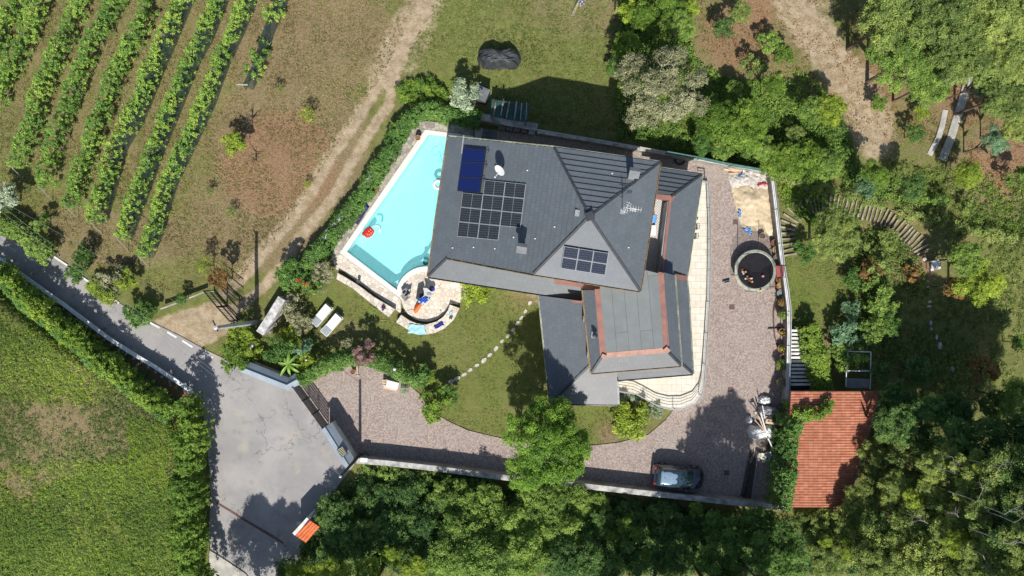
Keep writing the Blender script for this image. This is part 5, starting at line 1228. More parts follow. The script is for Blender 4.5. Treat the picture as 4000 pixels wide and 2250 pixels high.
# guard rail of the road
o = wt('guard_rail', 'long curved blue white guard rail on posts beside the road', 'guard rail', (*gxy(424, 1345), 0))
GRL = [(-120, 945), (0, 1012), (120, 1098), (250, 1190), (425, 1322), (520, 1382), (600, 1430), (690, 1489), (735, 1520), (766, 1550)]
W = [G(x, y, .75) for x, y in GRL]; mb = MB()
GRM = mat('guard_rail_steel', (.80, .83, .86), .5, .4, 0, var=.08)
for a, b in zip(W[:-1], W[1:]): mb.bar(a, b, .28, .08); mb.bar(a - Vector((.05, .05, .1)), b - Vector((.05, .05, .1)), .06, .26)
wb(mb, 'beam', GRM, o)
s = 0; nxt = .3; P = []
for a, b in zip(W[:-1], W[1:]):
    d = b - a; L = d.length
    while nxt < s + L: P.append((a + d * ((nxt - s) / L), d.normalized())); nxt += .66
    s += L
for q, d in P[:60]:
    n = Vector((d.y, -d.x, 0)); n = n if n.y < 0 else -n
    wb(MB().box(q + n * .28 + Vector((0, 0, -.42)), (.10, .26, .8), math.atan2(d.y, d.x)), 'post', WALLC, o)
# white gate walls with sloping roofs
def gatewall(label, pl, w, zt, zr=.35, body=None):
    W = [G(x, y, zt) for x, y in pl]; c = W[len(W) // 2]; o = wt('gate_wall', label, 'wall', (c.x, c.y, 0))
    q = offs(W, w * .55); wb(MB().prism([(p.x, p.y) for p in q], -.1, zt - .02), 'wall_body', WHITEC, o)
    mb = MB(); e = offs(W, w); n = len(W); L, Rr = e[:n], list(reversed(e[n:]))
    for k in range(n - 1):
        a, b = W[k] + Vector((0, 0, zr)), W[k + 1] + Vector((0, 0, zr))
        l0, l1, r0, r1 = [Vector((v.x, v.y, zt)) for v in (L[k], L[k + 1], Rr[k], Rr[k + 1])]
        mb.quad(l0, l1, b, a); mb.quad(a, b, r1, r0); mb.quad(r0, r1, l1, l0)
        if k == 0: mb.quad(l0, a, r0)
        if k == n - 2: mb.quad(l1, r1, b)
    wb(mb, 'coping_roof', GATEW, o)
    mb = MB()
    for k in range(n - 1): mb.bar(W[k] + Vector((0, 0, zr)), W[k + 1] + Vector((0, 0, zr)), .05, .04)
    wb(mb, 'ridge_seam', DARKM, o); return o
gatewall('blue grey capped wall running from the road corner to the gate', [(945, 1428), (1030, 1462), (1126, 1500), (1166, 1478)], .95, 1.7)
o = gatewall('blue grey capped gate pier with a barred letter opening', [(1276, 1664), (1310, 1718), (1345, 1775), (1372, 1818)], .95, 1.75)
c = G(1339, 1762, 2.0); mb = MB()
wb(MB().box(c + Vector((0, 0, .12)), (.52, .72, .10), R(32)), 'grille_frame', BLACK, o)
for k in range(6): mb.box(c + Matrix.Rotation(R(32), 3, 'Z') @ Vector((0, -.27 + .108 * k, .19)), (.42, .035, .03), R(32))
wb(mb, 'grille_bars', mat('pale_bar', (.62, .58, .36), .5, .4, var=.2), o)
# sliding entrance gate: dark horizontal slats
A, B = G(1171, 1500, 0), G(1283, 1656, 0); o = wt('entrance_gate', 'black slatted sliding gate between the two gate walls', 'gate', (A + B) / 2)
d = (B - A).normalized(); n = Vector((-d.y, d.x, 0)); mb = MB()
for k in range(6): mb.bar(A + Vector((0, 0, .25 + k * .29)), B + Vector((0, 0, .25 + k * .29)), .05, .13)
wb(mb, 'slats', BLACK, o)
for f in (0, .33, .66, 1): wb(MB().box(A.lerp(B, f) + Vector((0, 0, .95)), (.08, .08, 1.8)), 'post', BLACK, o)
wb(MB().bar(A - n * .25 + Vector((0, 0, .08)), B - n * .25 + Vector((0, 0, .08)), .10, .06), 'track', GREYM, o)
# field gate: two iron leaves leaning over the dirt entrance
def leafgate(label, a, b, h, vert):
    A, B = G(*a, 0), G(*b, 0); o = wt('iron_gate', label, 'gate', (A + B) / 2, 'iron gate leaves at the field entrance'); mb = MB()
    for z in (.15, .9, h): mb.bar(A + Vector((0, 0, z)), B + Vector((0, 0, z)), .09, .07)
    wb(mb, 'frame', BLACK, o); L = (B - A).length; k = .12; mb = MB()
    while k < L: q = A + (B - A) * (k / L); mb.box(q + Vector((0, 0, h / 2 + .05)), (.03, .03, h - .1)); k += .15
    wb(mb, 'bars', BLACK, o)
    for q in (A, B): wb(MB().box(q + Vector((0, 0, h / 2)), (.1, .1, h + .1)), 'post', BLACK, o)
leafgate('left black iron gate leaf hanging from the dark post', (838, 1136), (888, 1196), 1.9, 1)
leafgate('right black iron gate leaf closed across the sandy track', (888, 1196), (936, 1250), 1.9, 1)
o = wt('iron_gate', 'wide open barred gate leaf lying back toward the meadow', 'gate', G(920, 1160), 'iron gate leaves at the field entrance'); mb = MB(); fr = MB()
A, B = G(872, 1105, 0), G(950, 1172, 0)
for z in (.15, 1.0, 1.7): fr.bar(A + Vector((0, 0, z)), B + Vector((0, 0, z)), .06, .05)
L = (B - A).length; k = .1
while k < L: q = A + (B - A) * (k / L); mb.box(q + Vector((0, 0, .9)), (.022, .022, 1.6)); k += .13
wb(fr, 'frame', BLACK, o); wb(mb, 'bars', BLACK, o)
o = wt('field_fence', 'pale board fence from the gate post down to the verge', 'fence', G(760, 1160)); mb = MB()
mb.bar(G(700, 1180, .6), G(800, 1140, .6), .05, .35); mb.bar(G(630, 1207, .6), G(690, 1184, .6), .05, .35); mb.bar(G(800, 1138, .8), G(840, 1138, .8), .06, .3)
wb(mb, 'boards', CAPC, o)
# utility poles and cables
CPOLE = mat('concrete_pole', (.52, .53, .53), .75, .25, var=.2, scale=2)
b1_ = G(1002, 1259, 0); t1_ = G(838, 1282, 7.5); t1_.z = 7.5; t1_.xy = b1_.xy
o = wt('utility_pole', 'tall grey concrete pole at the iron gate', 'utility pole', b1_)
wb(MB().tube([b1_, (b1_.x, b1_.y, 7.4)], [.2, .12], 14), 'shaft', CPOLE, o, smooth=True)
wb(MB().lathe([(.12, 0), (.15, .08), (0, .14)], (b1_.x, b1_.y, 7.4), 12), 'cap', CPOLE, o)
wb(MB().bar((b1_.x - .25, b1_.y + .5, 7.3), (b1_.x + .1, b1_.y - .25, 7.3), .07, .07), 'crossarm', BLACK, o)
b2_ = Vector(gxy(1406, 1772) + (0,)); b2_.xy = gxy(1407, 1776)
o = wt('utility_pole', 'dark wooden pole behind the gate wall corner with a white insulator', 'utility pole', b2_)
wb(MB().tube([b2_ + Vector((0, 0, -.5)), (b2_.x, b2_.y, 6.2)], [.13, .09], 12), 'shaft', mat('dark_pole', (.10, .095, .085), .85, .1, var=.3), o, smooth=True)
wb(MB().lathe([(.06, 0), (.1, .06), (.05, .16), (0, .2)], (b2_.x, b2_.y, 6.2), 12), 'insulator', WHITEM, o)
CAB = mat('aluminium_cable', (.40, .41, .42), .5, .5, .2, var=.05)
def cable(label, a, b, sag, r=.008, n=24, beads=0):
    a, b = Vector(a), Vector(b); P = [a.lerp(b, k / n) - Vector((0, 0, 4 * sag * (k / n) * (1 - k / n))) for k in range(n + 1)]
    o = wb(MB().tube(P, r, 5), 'cable', CAB, wt('overhead_cable', label, 'cable', (a + b) / 2))
    return o
far = G(-260, 625, 6.2)
cable('thin pale overhead cable crossing the asphalt to the wooden pole', (b2_.x, b2_.y, 6.1), far, .25)
cable('second overhead cable running just beside the first over the verge', (b2_.x - .1, b2_.y + .15, 6.0), far + Vector((.15, .25, -.1)), .5)
cable('short cable from the concrete pole over the vineyard corner', (b1_.x, b1_.y, 7.2), G(-150, 700, 6.8), .6, .006)
# lawn posts
for i, (x, y, l) in enumerate([(2402, 50, 'topmost'), (2407, 165, 'middle'), (2397, 298, 'lowest')]):
    g = G(x, y); o = wt('fence_post', '%s of the three wooden posts along the upper lawn edge' % l, 'post', g, 'posts of the upper lawn edge')
    wb(MB().tube([g, g + Vector((0, 0, 1.0))], [.06, .05], 8), 'shaft', DEADWOOD, o); wb(MB().lathe([(.055, 0), (.03, .04), (0, .05)], g + Vector((0, 0, 1)), 8), 'top', DEADWOOD, o)
# ================================================================ stone benches of the terrace
STW = mat('stone_side', (.40, .37, .33), .9, .1, var=.4, scale=3)
def bench(label, pxs, zt):
    W = [G(x, y, zt) for x, y in pxs]; c = sum(W, Vector()) / len(W); o = wt('stone_bench', label, 'stone bench', (c.x, c.y, 0))
    wb(MB().prism([q.xy[:] for q in W], -.1, zt - .05), 'base', STW, o); wb(MB().prism([q.xy[:] for q in W], zt - .05, zt), 'paved_top', CRAZY, o)
bench('straight crazy paved bench wall along the south edge of the pool terrace', [(1318, 1066), (1350, 1084), (1400, 1115), (1460, 1160), (1543, 1208), (1518, 1239), (1440, 1178), (1380, 1128), (1314, 1090)], .55)
bench('curved crazy paved bench wall around the round terrace', [(1567, 1230), (1599, 1252), (1628, 1264), (1665, 1268), (1706, 1256), (1733, 1236), (1750, 1212), (1757, 1190), (1795, 1204), (1773, 1248), (1735, 1284), (1700, 1300), (1666, 1307), (1630, 1302), (1597, 1290), (1547, 1259)], .55)
# stepping stones over the lawn
FLAG = mat('flagstone', (.56, .53, .48), .85, .2, var=.25, scale=3)
rs_ = random.Random(5); ST = []
pp = [(2070, 1183), (2051, 1217), (2037, 1241), (2021, 1262), (2004, 1288), (1983, 1312), (1961, 1333), (1937, 1361), (1914, 1386), (1890, 1408), (1863, 1427), (1837, 1445), (1812, 1463), (1786, 1478), (1762, 1490)]
for i, (x, y) in enumerate(pp):
    g = G(x, y, .03); nxt = pp[min(i + 1, len(pp) - 1)]; prv = pp[max(i - 1, 0)]; a = math.atan2(prv[1] - nxt[1], nxt[0] - prv[0]); n_ = rs_.choice([5, 6, 7]); L = rs_.uniform(.2, .27)
    P = []
    for k in range(n_):
        q = 6.283 * k / n_ + rs_.uniform(-.2, .2); v = Vector((math.cos(q) * L, math.sin(q) * L * .62)) * rs_.uniform(.85, 1.2); v.rotate(Matrix.Rotation(a, 2)); P.append((g.x + v.x, g.y + v.y))
    o = MB().prism(P, -.03, .05).build('stepping_stone', FLAG, bevel=.01)
    tag(o, 'flat pale stepping stone of the curved lawn path, %s from the house' % (ords + ['thirteenth', 'fourteenth', 'last'])[i], 'stepping stone', 'stepping stones curving across the lawn')
# ================================================================ curved sleeper path in the garden
SLEEP = mat('grey_timber', (.38, .33, .27), .9, .1, var=.35, scale=5)
pc = [(3084, 995), (3074, 950), (3070, 905), (3082, 858), (3120, 815), (3190, 795), (3260, 795), (3320, 812), (3385, 830), (3450, 848), (3500, 880), (3550, 925), (3590, 960), (3605, 990)]
W = [Vector((*gxy(x, y), 0)) for x, y in pc]; L = [0]
for a, b in zip(W[:-1], W[1:]): L.append(L[-1] + (b - a).length)
k = 0.0; first = None; rs_ = random.Random(8)
while k < L[-1]:
    i = max(j for j in range(len(L)) if L[j] <= k); i = min(i, len(W) - 2); f = (k - L[i]) / (L[i + 1] - L[i]); q = W[i].lerp(W[i + 1], f); d = (W[i + 1] - W[i])
    if i > 0 and f < .5: d = d.lerp(W[i] - W[i - 1], .5 - f)
    if i < len(W) - 2 and f > .5: d = d.lerp(W[i + 2] - W[i + 1], f - .5)
    ang = math.atan2(d.y, d.x) + math.pi / 2; ln = rs_.uniform(1.25, 1.5)
    if first is None:
        first = MB().box((0, 0, 0), (1.35, .10, .14)).build('timber_sleeper', SLEEP, bevel=.015); o = first
    else: o = first.copy(); col.objects.link(o)
    o.location = (q.x, q.y, tz(q.x, q.y) + .05 + rs_.uniform(0, .03)); o.rotation_euler = (0, 0, ang + rs_.uniform(-.06, .06)); o.scale = (ln / 1.35, rs_.uniform(.8, 1.5), 1)
    tag(o, 'weathered timber sleeper laid across the curved garden path', 'timber sleeper', 'timber sleepers of the curved garden path')
    k += rs_.uniform(.26, .40) if k > 4.5 else .42
# two pale concrete wheel strips and stones
for lab, pl, w, nm in (('right hand pale concrete wheel strip under the north east trees', [(3800, 225), (3785, 300), (3762, 385), (3735, 470), (3712, 545), (3680, 625)], .62, 'concrete_strip'), ('left hand broken concrete wheel strip, shorter and narrower', [(3692, 430), (3680, 490), (3665, 540), (3630, 605)], .42, 'concrete_strip'), ('hidden upper piece of concrete strip among red leaves', [(3745, 240), (3738, 280), (3728, 330)], .4, 'concrete_strip')):
    Wp = [G(x, y, .05) for x, y in pl]; q = offs(Wp, w); o = MB().prism([(p.x, p.y) for p in q], -.1, .09).build(nm, CONC); tag(o, lab, 'concrete strip', 'concrete wheel strips')
for i, (x, y, sx, sy, lab) in enumerate([(3632, 1197, 18, 9, 'upper pale stone in the dark garden shade'), (3632, 1178, 13, 8, 'small pale stone above the upper stone'), (3636, 1262, 9, 18, 'narrow upright stone lying in the shade row'), (3638, 1284, 8, 12, 'small stone under the narrow one'), (3659, 1316, 9, 18, 'white stone lower along the shaded row'), (3672, 1350, 14, 26, 'largest white stone of the shaded row'), (3688, 1382, 8, 8, 'small stone at the end of the shaded row'), (3720, 1440, 12, 22, 'pale stone left of the brown bush'), (3890, 1440, 14, 26, 'pale stone right of the brown bush'), (3622, 1097, 10, 8, 'little white stone below the white table'), (3625, 1120, 12, 7, 'second little stone below the white table'), (3612, 1012, 14, 12, 'pale rock at the end of the sleeper path')]):
    g = G(x, y, .1); P = []
    for k in range(7):
        a = 6.283 * k / 7 + rs_.uniform(-.3, .3); P.append((g.x + math.cos(a) * sx * SC * .62, g.y + math.sin(a) * sy * SC * .62))
    tag(MB().prism(P, -.05, .14).build('garden_stone', FLAG, bevel=.03), lab, 'stone', 'pale stones in the shaded garden')
# concrete stairs
o = wt('garden_stairs', 'flight of pale concrete stairs beside the garden railing', 'stairs', G(3120, 1390)); N_ = 15
for k in range(N_):
    y = 1288 + k * 15.1; zt = .18 + (N_ - k) * .0 ; x1 = 3134 + k * 2.6
    zt = .9 - .0 * k
    a, b = G(3096, y, zt), G(x1 + 8, y + 9.0, zt)
    wb(MB().box(((a.x + b.x) / 2, (a.y + b.y) / 2, .55), (b.x - a.x, a.y - b.y, .16)), 'step', WHITEC, o, bevel=.01)
wb(MB().prism([G(x, y, .2).xy[:] for x, y in [(3093, 1280), (3140, 1280), (3178, 1520), (3090, 1520)]], -.3, .2), 'stair_base', DARKM, o)
wb(MB().prism([G(x, y, .5).xy[:] for x, y in [(3085, 1526), (3175, 1526), (3178, 1582), (3082, 1582)]], -.3, .5), 'landing', mat('blue_grey_landing', (.24, .28, .32), .8, .2, var=.4, scale=3), o)
# ================================================================ red tiled outbuilding
TERRA, t, p = base_mat('terracotta_tiles', .8, .2); v = pos(t)
bk = nd(t, 'ShaderNodeTexBrick'); t.links.new(v, bk.inputs['Vector']); bk.inputs['Scale'].default_value = 1; bk.inputs['Brick Width'].default_value = .36; bk.inputs['Row Height'].default_value = .2; bk.inputs['Mortar Size'].default_value = .012; bk.offset = 0
bk.inputs['Color1'].default_value = (.40, .15, .085, 1); bk.inputs['Color2'].default_value = (.53, .23, .14, 1); bk.inputs['Mortar'].default_value = (.33, .11, .075, 1)
g_ = mathn(t, 'MULTIPLY_ADD', noise(t, v, 1.4, 7, .75), 1.1, .45); t.links.new(mixc(t, 1.0, bk.outputs[0], nd_rgb(t, g_), 'MULTIPLY'), p.inputs['Base Color'])
def panroof(o, c, pitch_m, zf, m=TERRA, name='roof', per=.2, amp=.045, axis='x'):
    """corners c = TL,TR,BR,BL world; barrels run along TL-TR; spacing per across"""
    TLc, TRc, BRc, BLc = c; nv = int((BLc - TLc).length / per * 8); nu = 2; mb = MB()
    def fn(u, v_):
        q = TLc.lerp(TRc, u).lerp(BLc.lerp(BRc, u), v_); s = v_ * (BLc - TLc).length / per
        return q + Vector((0, 0, amp * abs(math.sin(math.pi * s)) ** .8 + .0))
    mb.grid(fn, nu, nv)
    i = len(mb.v); mb.v += [tuple(q - Vector((0, 0, .12))) for q in c]; mb.f.append((i, i + 1, i + 2, i + 3))
    for k in range(4): 
        q = (k + 1) % 4; mb.quad(c[k], c[q], c[q] - Vector((0, 0, .12)), c[k] - Vector((0, 0, .12)))
    return wb(mb, name, m, o)
o = wt('outbuilding', 'low outbuilding with a red pantiled roof beside the clipped hedge', 'building', G(3250, 1750))
C4 = [G(3090, 1528, 3.0), G(3437, 1528, 2.3), G(3305, 1981, 2.3), G(3066, 1981, 3.0)]
panroof(o, C4, 0, 0)
Q = [G(3110, 1550, 2.4), G(3405, 1550, 2.1), G(3280, 1960, 2.1), G(3085, 1960, 2.4)]
wb(MB().prism([q.xy[:] for q in Q], -3.5, [2.75, 2.1, 2.1, 2.75]), 'wall', RENDER, o)
wb(MB().bar(G(3437, 1526, 2.3) + Vector((.08, 0, -.1)), G(3305, 1982, 2.3) + Vector((.08, 0, -.1)), .12, .08), 'gutter', GREYM, o)
wb(MB().box((G(3250, 1960, 0).x, G(3250, 1960, 0).y - .62 + .0, -.9), (1.0, .12, 2.0)), 'door', FRAMEW, o)
# small tiled shelter at the road
ORT = mat('orange_tiles', (.66, .17, .06), .7, .25, var=.3, scale=5)
o = wt('tiled_shelter', 'small roadside shelter with bright orange tiles and white wall', 'shelter', G(1195, 2065))
C4 = [G(1210, 2032, 2.3), G(1249, 2058, 2.3), G(1196, 2120, 2.0), G(1153, 2090, 2.0)]
C5 = [C4[3], C4[0], C4[1], C4[2]]
panroof(o, C5, 0, 0, ORT, per=.24, amp=.06)
wb(MB().prism([G(x, y, 1.9).xy[:] for x, y in [(1158, 2086), (1208, 2038), (1238, 2060), (1196, 2108)]], -.3, 1.85), 'wall', WHITEC, o)
wb(MB().prism([G(x, y, 2.1).xy[:] for x, y in [(1142, 2083), (1198, 2022), (1209, 2031), (1152, 2092)]], -.3, 2.1), 'side_wall', WHITEC, o)
wb(MB().bar(G(1215, 2014, 1.0), G(1242, 2040, 1.0), .35, .9), 'rear_box', GREYM, o)
# ================================================================ car
PAINT = mat('dark_car_paint', (.045, .055, .075), .14, .7, .5, var=.05, coat=1.0)
CGL = mat('car_glass', (.03, .055, .075), .05, .9, 0, var=0, coat=1)
TYRE = mat('tyre_rubber', (.02, .02, .02), .9, .1, var=.1); RED = mat('red_lens', (.32, .015, .015), .3, .5, var=.1)
REDP = mat('red_plastic', (.62, .04, .04), .5, .4, var=.15)
car = empty('parked_car', G(2645, 1857, .3), R(-5.4), 'dark compact hatchback parked against the driveway wall', 'car'); car.location.z = .04
def loft(secs, name, m, parent, smooth=True):
    mb = MB(); n = len(secs[0]); i = 0
    for s in secs: mb.v += [tuple(q) for q in s]
    for a in range(len(secs) - 1):
        for b in range(n):
            c = (b + 1) % n; mb.f.append((a * n + b, (a + 1) * n + b, (a + 1) * n + c, a * n + c))
    mb.f.append(tuple(range(n))); mb.f.append(tuple((len(secs) - 1) * n + q for q in reversed(range(n))))
    return mb.build(name, m, parent, smooth=smooth)
def sec(x, hw, z0, zt, zs, rr=.12):      # lower body cross-section
    return [(x, -hw * .92, z0), (x, -hw, z0 + .12), (x, -hw, zs), (x, -hw + rr, zt - .02), (x, 0, zt + .03), (x, hw - rr, zt - .02), (x, hw, zs), (x, hw, z0 + .12), (x, hw * .92, z0)]
body = loft([sec(-1.98, .58, .35, .78, .62), sec(-1.93, .72, .25, .92, .7), sec(-1.7, .83, .2, .97, .78), sec(-1.0, .85, .2, .97, .82), sec(0, .86, .2, .97, .82), sec(.75, .86, .2, .98, .8), sec(1.2, .84, .2, .93, .76), sec(1.6, .80, .2, .84, .7), sec(1.86, .68, .24, .74, .6), sec(1.97, .45, .3, .62, .52)], 'body', PAINT, car)
def cs(x, hb, ht, zb, zt): return [(x, -hb, zb), (x, -ht - .03, zt - .08), (x, -ht + .08, zt), (x, 0, zt + .025), (x, ht - .08, zt), (x, ht + .03, zt - .08), (x, hb, zb)]
loft([cs(-1.82, .70, .55, .90, .98), cs(-1.6, .76, .60, .92, 1.34), cs(-1.3, .78, .62, .94, 1.45), cs(-.6, .79, .63, .94, 1.48), cs(.1, .79, .62, .95, 1.44), cs(.45, .78, .60, .95, 1.30), cs(1.02, .70, .58, .93, .99)], 'glasshouse', CGL, car)
mb = MB(); 
def rf(u, v_): x = -1.52 + 1.68 * u; y = (v_ - .5) * 1.14 * (1 - .06 * abs(u - .4)); return Vector((x, y, 1.50 - .09 * (abs(u - .45) * 1.9) ** 2.2 - .05 * (2 * abs(v_ - .5)) ** 3 + .006))
mb.grid(rf, 14, 8); mb.build('roof', mat('roof_sky_sheen', (.26, .38, .50), .2, .6, .15, var=.12, scale=1.2, coat=1.0), car, smooth='all', solid=.02)  # blue-grey base colour stands for sky reflected in the dark paint
for s in (-1, 1):
    for x in (-1.25, 1.22):
        w = MB().lathe([(.17, -.09), (.30, -.09), (.31, 0), (.30, .09), (.17, .09)], (0, 0, 0), 24).build('wheel', TYRE, car, smooth=True); w.location = (x, s * .76, .31); w.rotation_euler = (R(90), 0, 0)
        r_ = MB().lathe([(0, -.07), (.17, -.08), (.17, .08), (0, .07)], (0, 0, 0), 16).build('rim', ALU, w)
    MB().box((-1.86, s * .60, .88), (.16, .20, .2), R(-20 * s)).build('tail_light', RED, car, bevel=.03)
    MB().box((1.80, s * .56, .68), (.22, .24, .12), R(25 * s)).build('headlight', CGL, car, bevel=.04)
    MB().box((.62, s * .95, .98), (.16, .2, .13)).build('wing_mirror', PAINT, car, bevel=.04)
    for x in (-.65, .25): MB().box((x, s * .865, .78), (.2, .03, .03)).build('door_handle', ALU, car)
MB().tube([(-1.2, 0, 1.5), (-1.28, 0, 1.62)], .01, 6).build('aerial', BLACK, car)
for y in (-.45, .2): MB().bar((.96, y, 1.03), (.72, y + .42, 1.17), .02, .012).build('wiper', BLACK, car)
MB().box((-1.97, 0, .5), (.08, 1.2, .14)).build('rear_bumper', PAINT, car, bevel=.03)
# ================================================================ pool furniture
FABR = mat('white_fabric', (.78, .77, .74), .85, .15, var=.05, bmp=.2); GFAB = mat('grey_mesh_fabric', (.34, .38, .41), .8, .2, var=.1)
def lounger(cx, cy, ang, label):
    o = empty('sun_lounger', G(cx, cy, .3), ang, label, 'sun lounger', 'sun loungers on the lawn'); o.location.z = 0
    mb = MB().box((0, .33, .30), (1.95, .05, .06)).box((0, -.33, .30), (1.95, .05, .06)).box((.96, 0, .30), (.05, .68, .06)).box((-.96, 0, .30), (.05, .68, .06))
    mb.build('frame', WHITEM, o)
    for x in (-.85, .8):
        for y in (-.3, .3): MB().box((x, y, .14), (.05, .05, .28)).build('leg', WHITEM, o)
    MB().bar((-.92, 0, .33), (-.30, 0, .335), .62, .03).build('backrest', GFAB, o)
    MB().bar((-.28, 0, .42), (.93, 0, .62), .64, .05).build('raised_seat', FABR, o, bevel=.015)
    MB().box((.80, 0, .42), (.05, .6, .34)).build('support', BLACK, o); return o
lounger(1257, 1231, R(48.5), 'left white sun lounger on the lawn, head shaded grey'); lounger(1296, 1268, R(48.5), 'right white sun lounger on the lawn')
MARB = mat('pale_table_top', (.60, .60, .60), .35, .5, var=.12, scale=4)
def pillar_table(): 
    g = G(1672, 1160, .9); o = wt('crescent_table', 'pale crescent shaped counter in the middle of the round terrace', 'table', (g.x, g.y, 0))
    out = arc(1664, 1167, 30, -80, 70, 14); out += [(1660, 1183), (1632, 1178)] + [(1645, 1166), (1655, 1158), (1660, 1148), (1656, 1130)]
    P = [G(x, y, .95).xy[:] for x, y in [(1652, 1124), (1668, 1125), (1681, 1136), (1687, 1150), (1685, 1163), (1676, 1176), (1662, 1187), (1648, 1187), (1632, 1180), (1637, 1172), (1650, 1165), (1656, 1153), (1656, 1138)]]
    wb(MB().prism(P, .87, .95), 'table_top', MARB, o, bevel=.01)
    wb(MB().prism([G(x, y, .8).xy[:] for x, y in [(1660, 1135), (1675, 1145), (1674, 1158), (1660, 1175), (1650, 1172), (1662, 1150)]], .1, .87), 'base', STW, o)
    P = [G(x, y, .7).xy[:] for x, y in [(1624, 1165), (1630, 1132), (1650, 1124), (1655, 1138), (1655, 1150), (1645, 1163), (1632, 1172)]]
    wb(MB().prism(P, .1, .70), 'stove_block', mat('charcoal_stone', (.06, .06, .062), .8, .2, var=.3), o)
pillar_table()
NAVY = mat('navy_cloth', (.03, .04, .22), .9, .1, var=.3, scale=6); NAVY2 = mat('blue_cloth', (.04, .12, .55), .9, .1, var=.3, scale=6); PURP = mat('dark_purple_vinyl', (.045, .03, .10), .5, .4, var=.2)
LBLUE = mat('pale_blue_towel', (.42, .70, .76), .9, .1, var=.12, scale=3); ORNG = mat('orange_plastic', (.85, .16, .03), .5, .3, var=.2, scale=5); YELL = mat('yellow_plastic', (.85, .55, .10), .6, .3, var=.2)
def cloth(name, label, cat, corners, z, m, seed=1, amp=.03, group=None, wrink=3, zf=None, edge=.06):
    """draped sheet: px corners TL,TR,BR,BL with a ragged rim and folds"""
    C = [G(x, y, z) for x, y in corners]; rs = random.Random(seed); ph = [rs.uniform(0, 6) for _ in range(8)]
    def fn(u, v_):
        e = edge * (math.sin(u * 9 + ph[0]) + math.sin(v_ * 11 + ph[1])) * .5
        q = C[0].lerp(C[1], u).lerp(C[3].lerp(C[2], u), v_)
        f = math.sin(u * 7 * wrink / 3 + v_ * 3 + ph[2]) * math.sin(v_ * 6 * wrink / 3 - u * 2 + ph[3]) + .5 * math.sin(u * 17 + ph[4] + v_ * 9)
        zz = (zf(u, v_) if zf else 0)
        return q + Vector((e * (abs(u - .5) * 2) ** 3, e * (abs(v_ - .5) * 2) ** 3, amp * (f + 1.2) + zz))
    o = MB().grid(fn, 22, 22).build(name, m, smooth='all', solid=.012); return tag(o, label, cat, group)
cloth('towel', 'large pale blue towel spread over the curved bench', 'towel', [(1598, 1265), (1657, 1270), (1664, 1307), (1594, 1300)], .57, LBLUE, 2, .025)
cloth('towel', 'small navy towel with white bands on the curved bench', 'towel', [(1693, 1273), (1729, 1253), (1736, 1270), (1699, 1287)], .57, NAVY, 3, .01)
cloth('swimsuit', 'light blue swimsuit left on the right end of the curved bench', 'clothing', [(1757, 1216), (1768, 1217), (1765, 1231), (1754, 1230)], .57, LBLUE, 4, .03)
cloth('clothes_heap', 'dark patterned clothes heap below the light blue swimsuit', 'clothing', [(1760, 1232), (1769, 1234), (1764, 1247), (1755, 1246)], .57, mat('taupe_cloth', (.18, .16, .13), .9, .1, var=.6, scale=14), 5, .04, wrink=6)
cloth('clothes_heap', 'crumpled blue clothes on the crescent counter', 'clothing', [(1640, 1160), (1665, 1158), (1668, 1178), (1645, 1183)], .96, NAVY2, 6, .05, wrink=6, edge=.15)
cloth('clothes_heap', 'small purple clothes bundle on the straight stone bench', 'clothing', [(1489, 1197), (1502, 1193), (1510, 1204), (1492, 1212)], .57, mat('violet_cloth', (.11, .06, .18), .9, .1, var=.6, scale=9), 7, .05, wrink=6, edge=.12)
cloth('grey_cloth', 'pale grey cloth folded at the top of the crescent counter', 'cloth', [(1665, 1143), (1685, 1146), (1684, 1153), (1668, 1151)], .96, GFAB, 8, .02)
def seat(cx, cy, rz, label, m, name='garden_chair'):
    g = G(cx, cy, .4); o = empty(name, (g.x, g.y, .13), rz, label, 'chair', None)
    MB().box((0, 0, .42), (.46, .46, .04)).build('seat', m, o, bevel=.02); MB().bar((-.24, 0, .48), (-.36, 0, .86), .44, .03).build('backrest', m, o)
    for x in (-.2, .2):
        for y in (-.2, .2): MB().box((x, y, .2), (.035, .035, .4)).build('leg', GREYM, o)
    for y in (-.24, .24): MB().bar((-.2, y, .62), (.22, y, .62), .04, .03).build('armrest', GREYM, o)
GCH = mat('grey_webbing', (.28, .28, .26), .8, .2, var=.4, scale=9)
seat(1588, 1142, R(35), 'grey chair with a towel beside the pool rim', GCH); seat(1585, 1162, R(-140), 'grey chair on the round terrace below the other one', GCH)
# kayak shaped orange float leaning at the counter
g = G(1628, 1200, .35)
def fl(u, v_): a = (u - .5) * 1.0; w = .27 * math.sin(math.pi * min(1, u * .8 + .18)) ; return Vector((g.x - .2 + .45 * u * 1.3 + (v_ - .5) * w * .4, g.y - .35 + .65 * u - (v_ - .5) * w * 1.7, .30 + .12 * math.sin(math.pi * v_) + .25 * u))
o = MB().grid(fl, 14, 12).build('inflatable', ORNG, smooth='all', solid=.03); tag(o, 'orange and yellow inflatable lying below the crescent counter', 'inflatable')
def ball(name, label, cat, px, py, z, r, m, par=None, zs=1):
    c = G(px, py, z); prof = [(r * math.sin(math.pi * k / 12) if 0 < k < 12 else 0, -r * zs * math.cos(math.pi * k / 12)) for k in range(13)]
    o = MB().lathe(prof, (0, 0, 0), 20).build(name, m, smooth='all'); o.location = (c.x, c.y, z); return tag(o, label, cat)
ball('beach_ball', 'small yellow toy beside the orange inflatable', 'toy', 1636, 1197, .4, .11, YELL)
ball('stool', 'round navy stool at the right of the crescent counter', 'stool', 1688, 1128, .5, .22, NAVY, zs=.9)
ball('bowl', 'small dark bowl on the crescent counter', 'bowl', 1677, 1165, 1.0, .05, BLACK)
ball('outlet', 'tiny round outlet in the paving of the round terrace', 'outlet', 1721, 1212, .14, .05, BLACK, zs=.3)
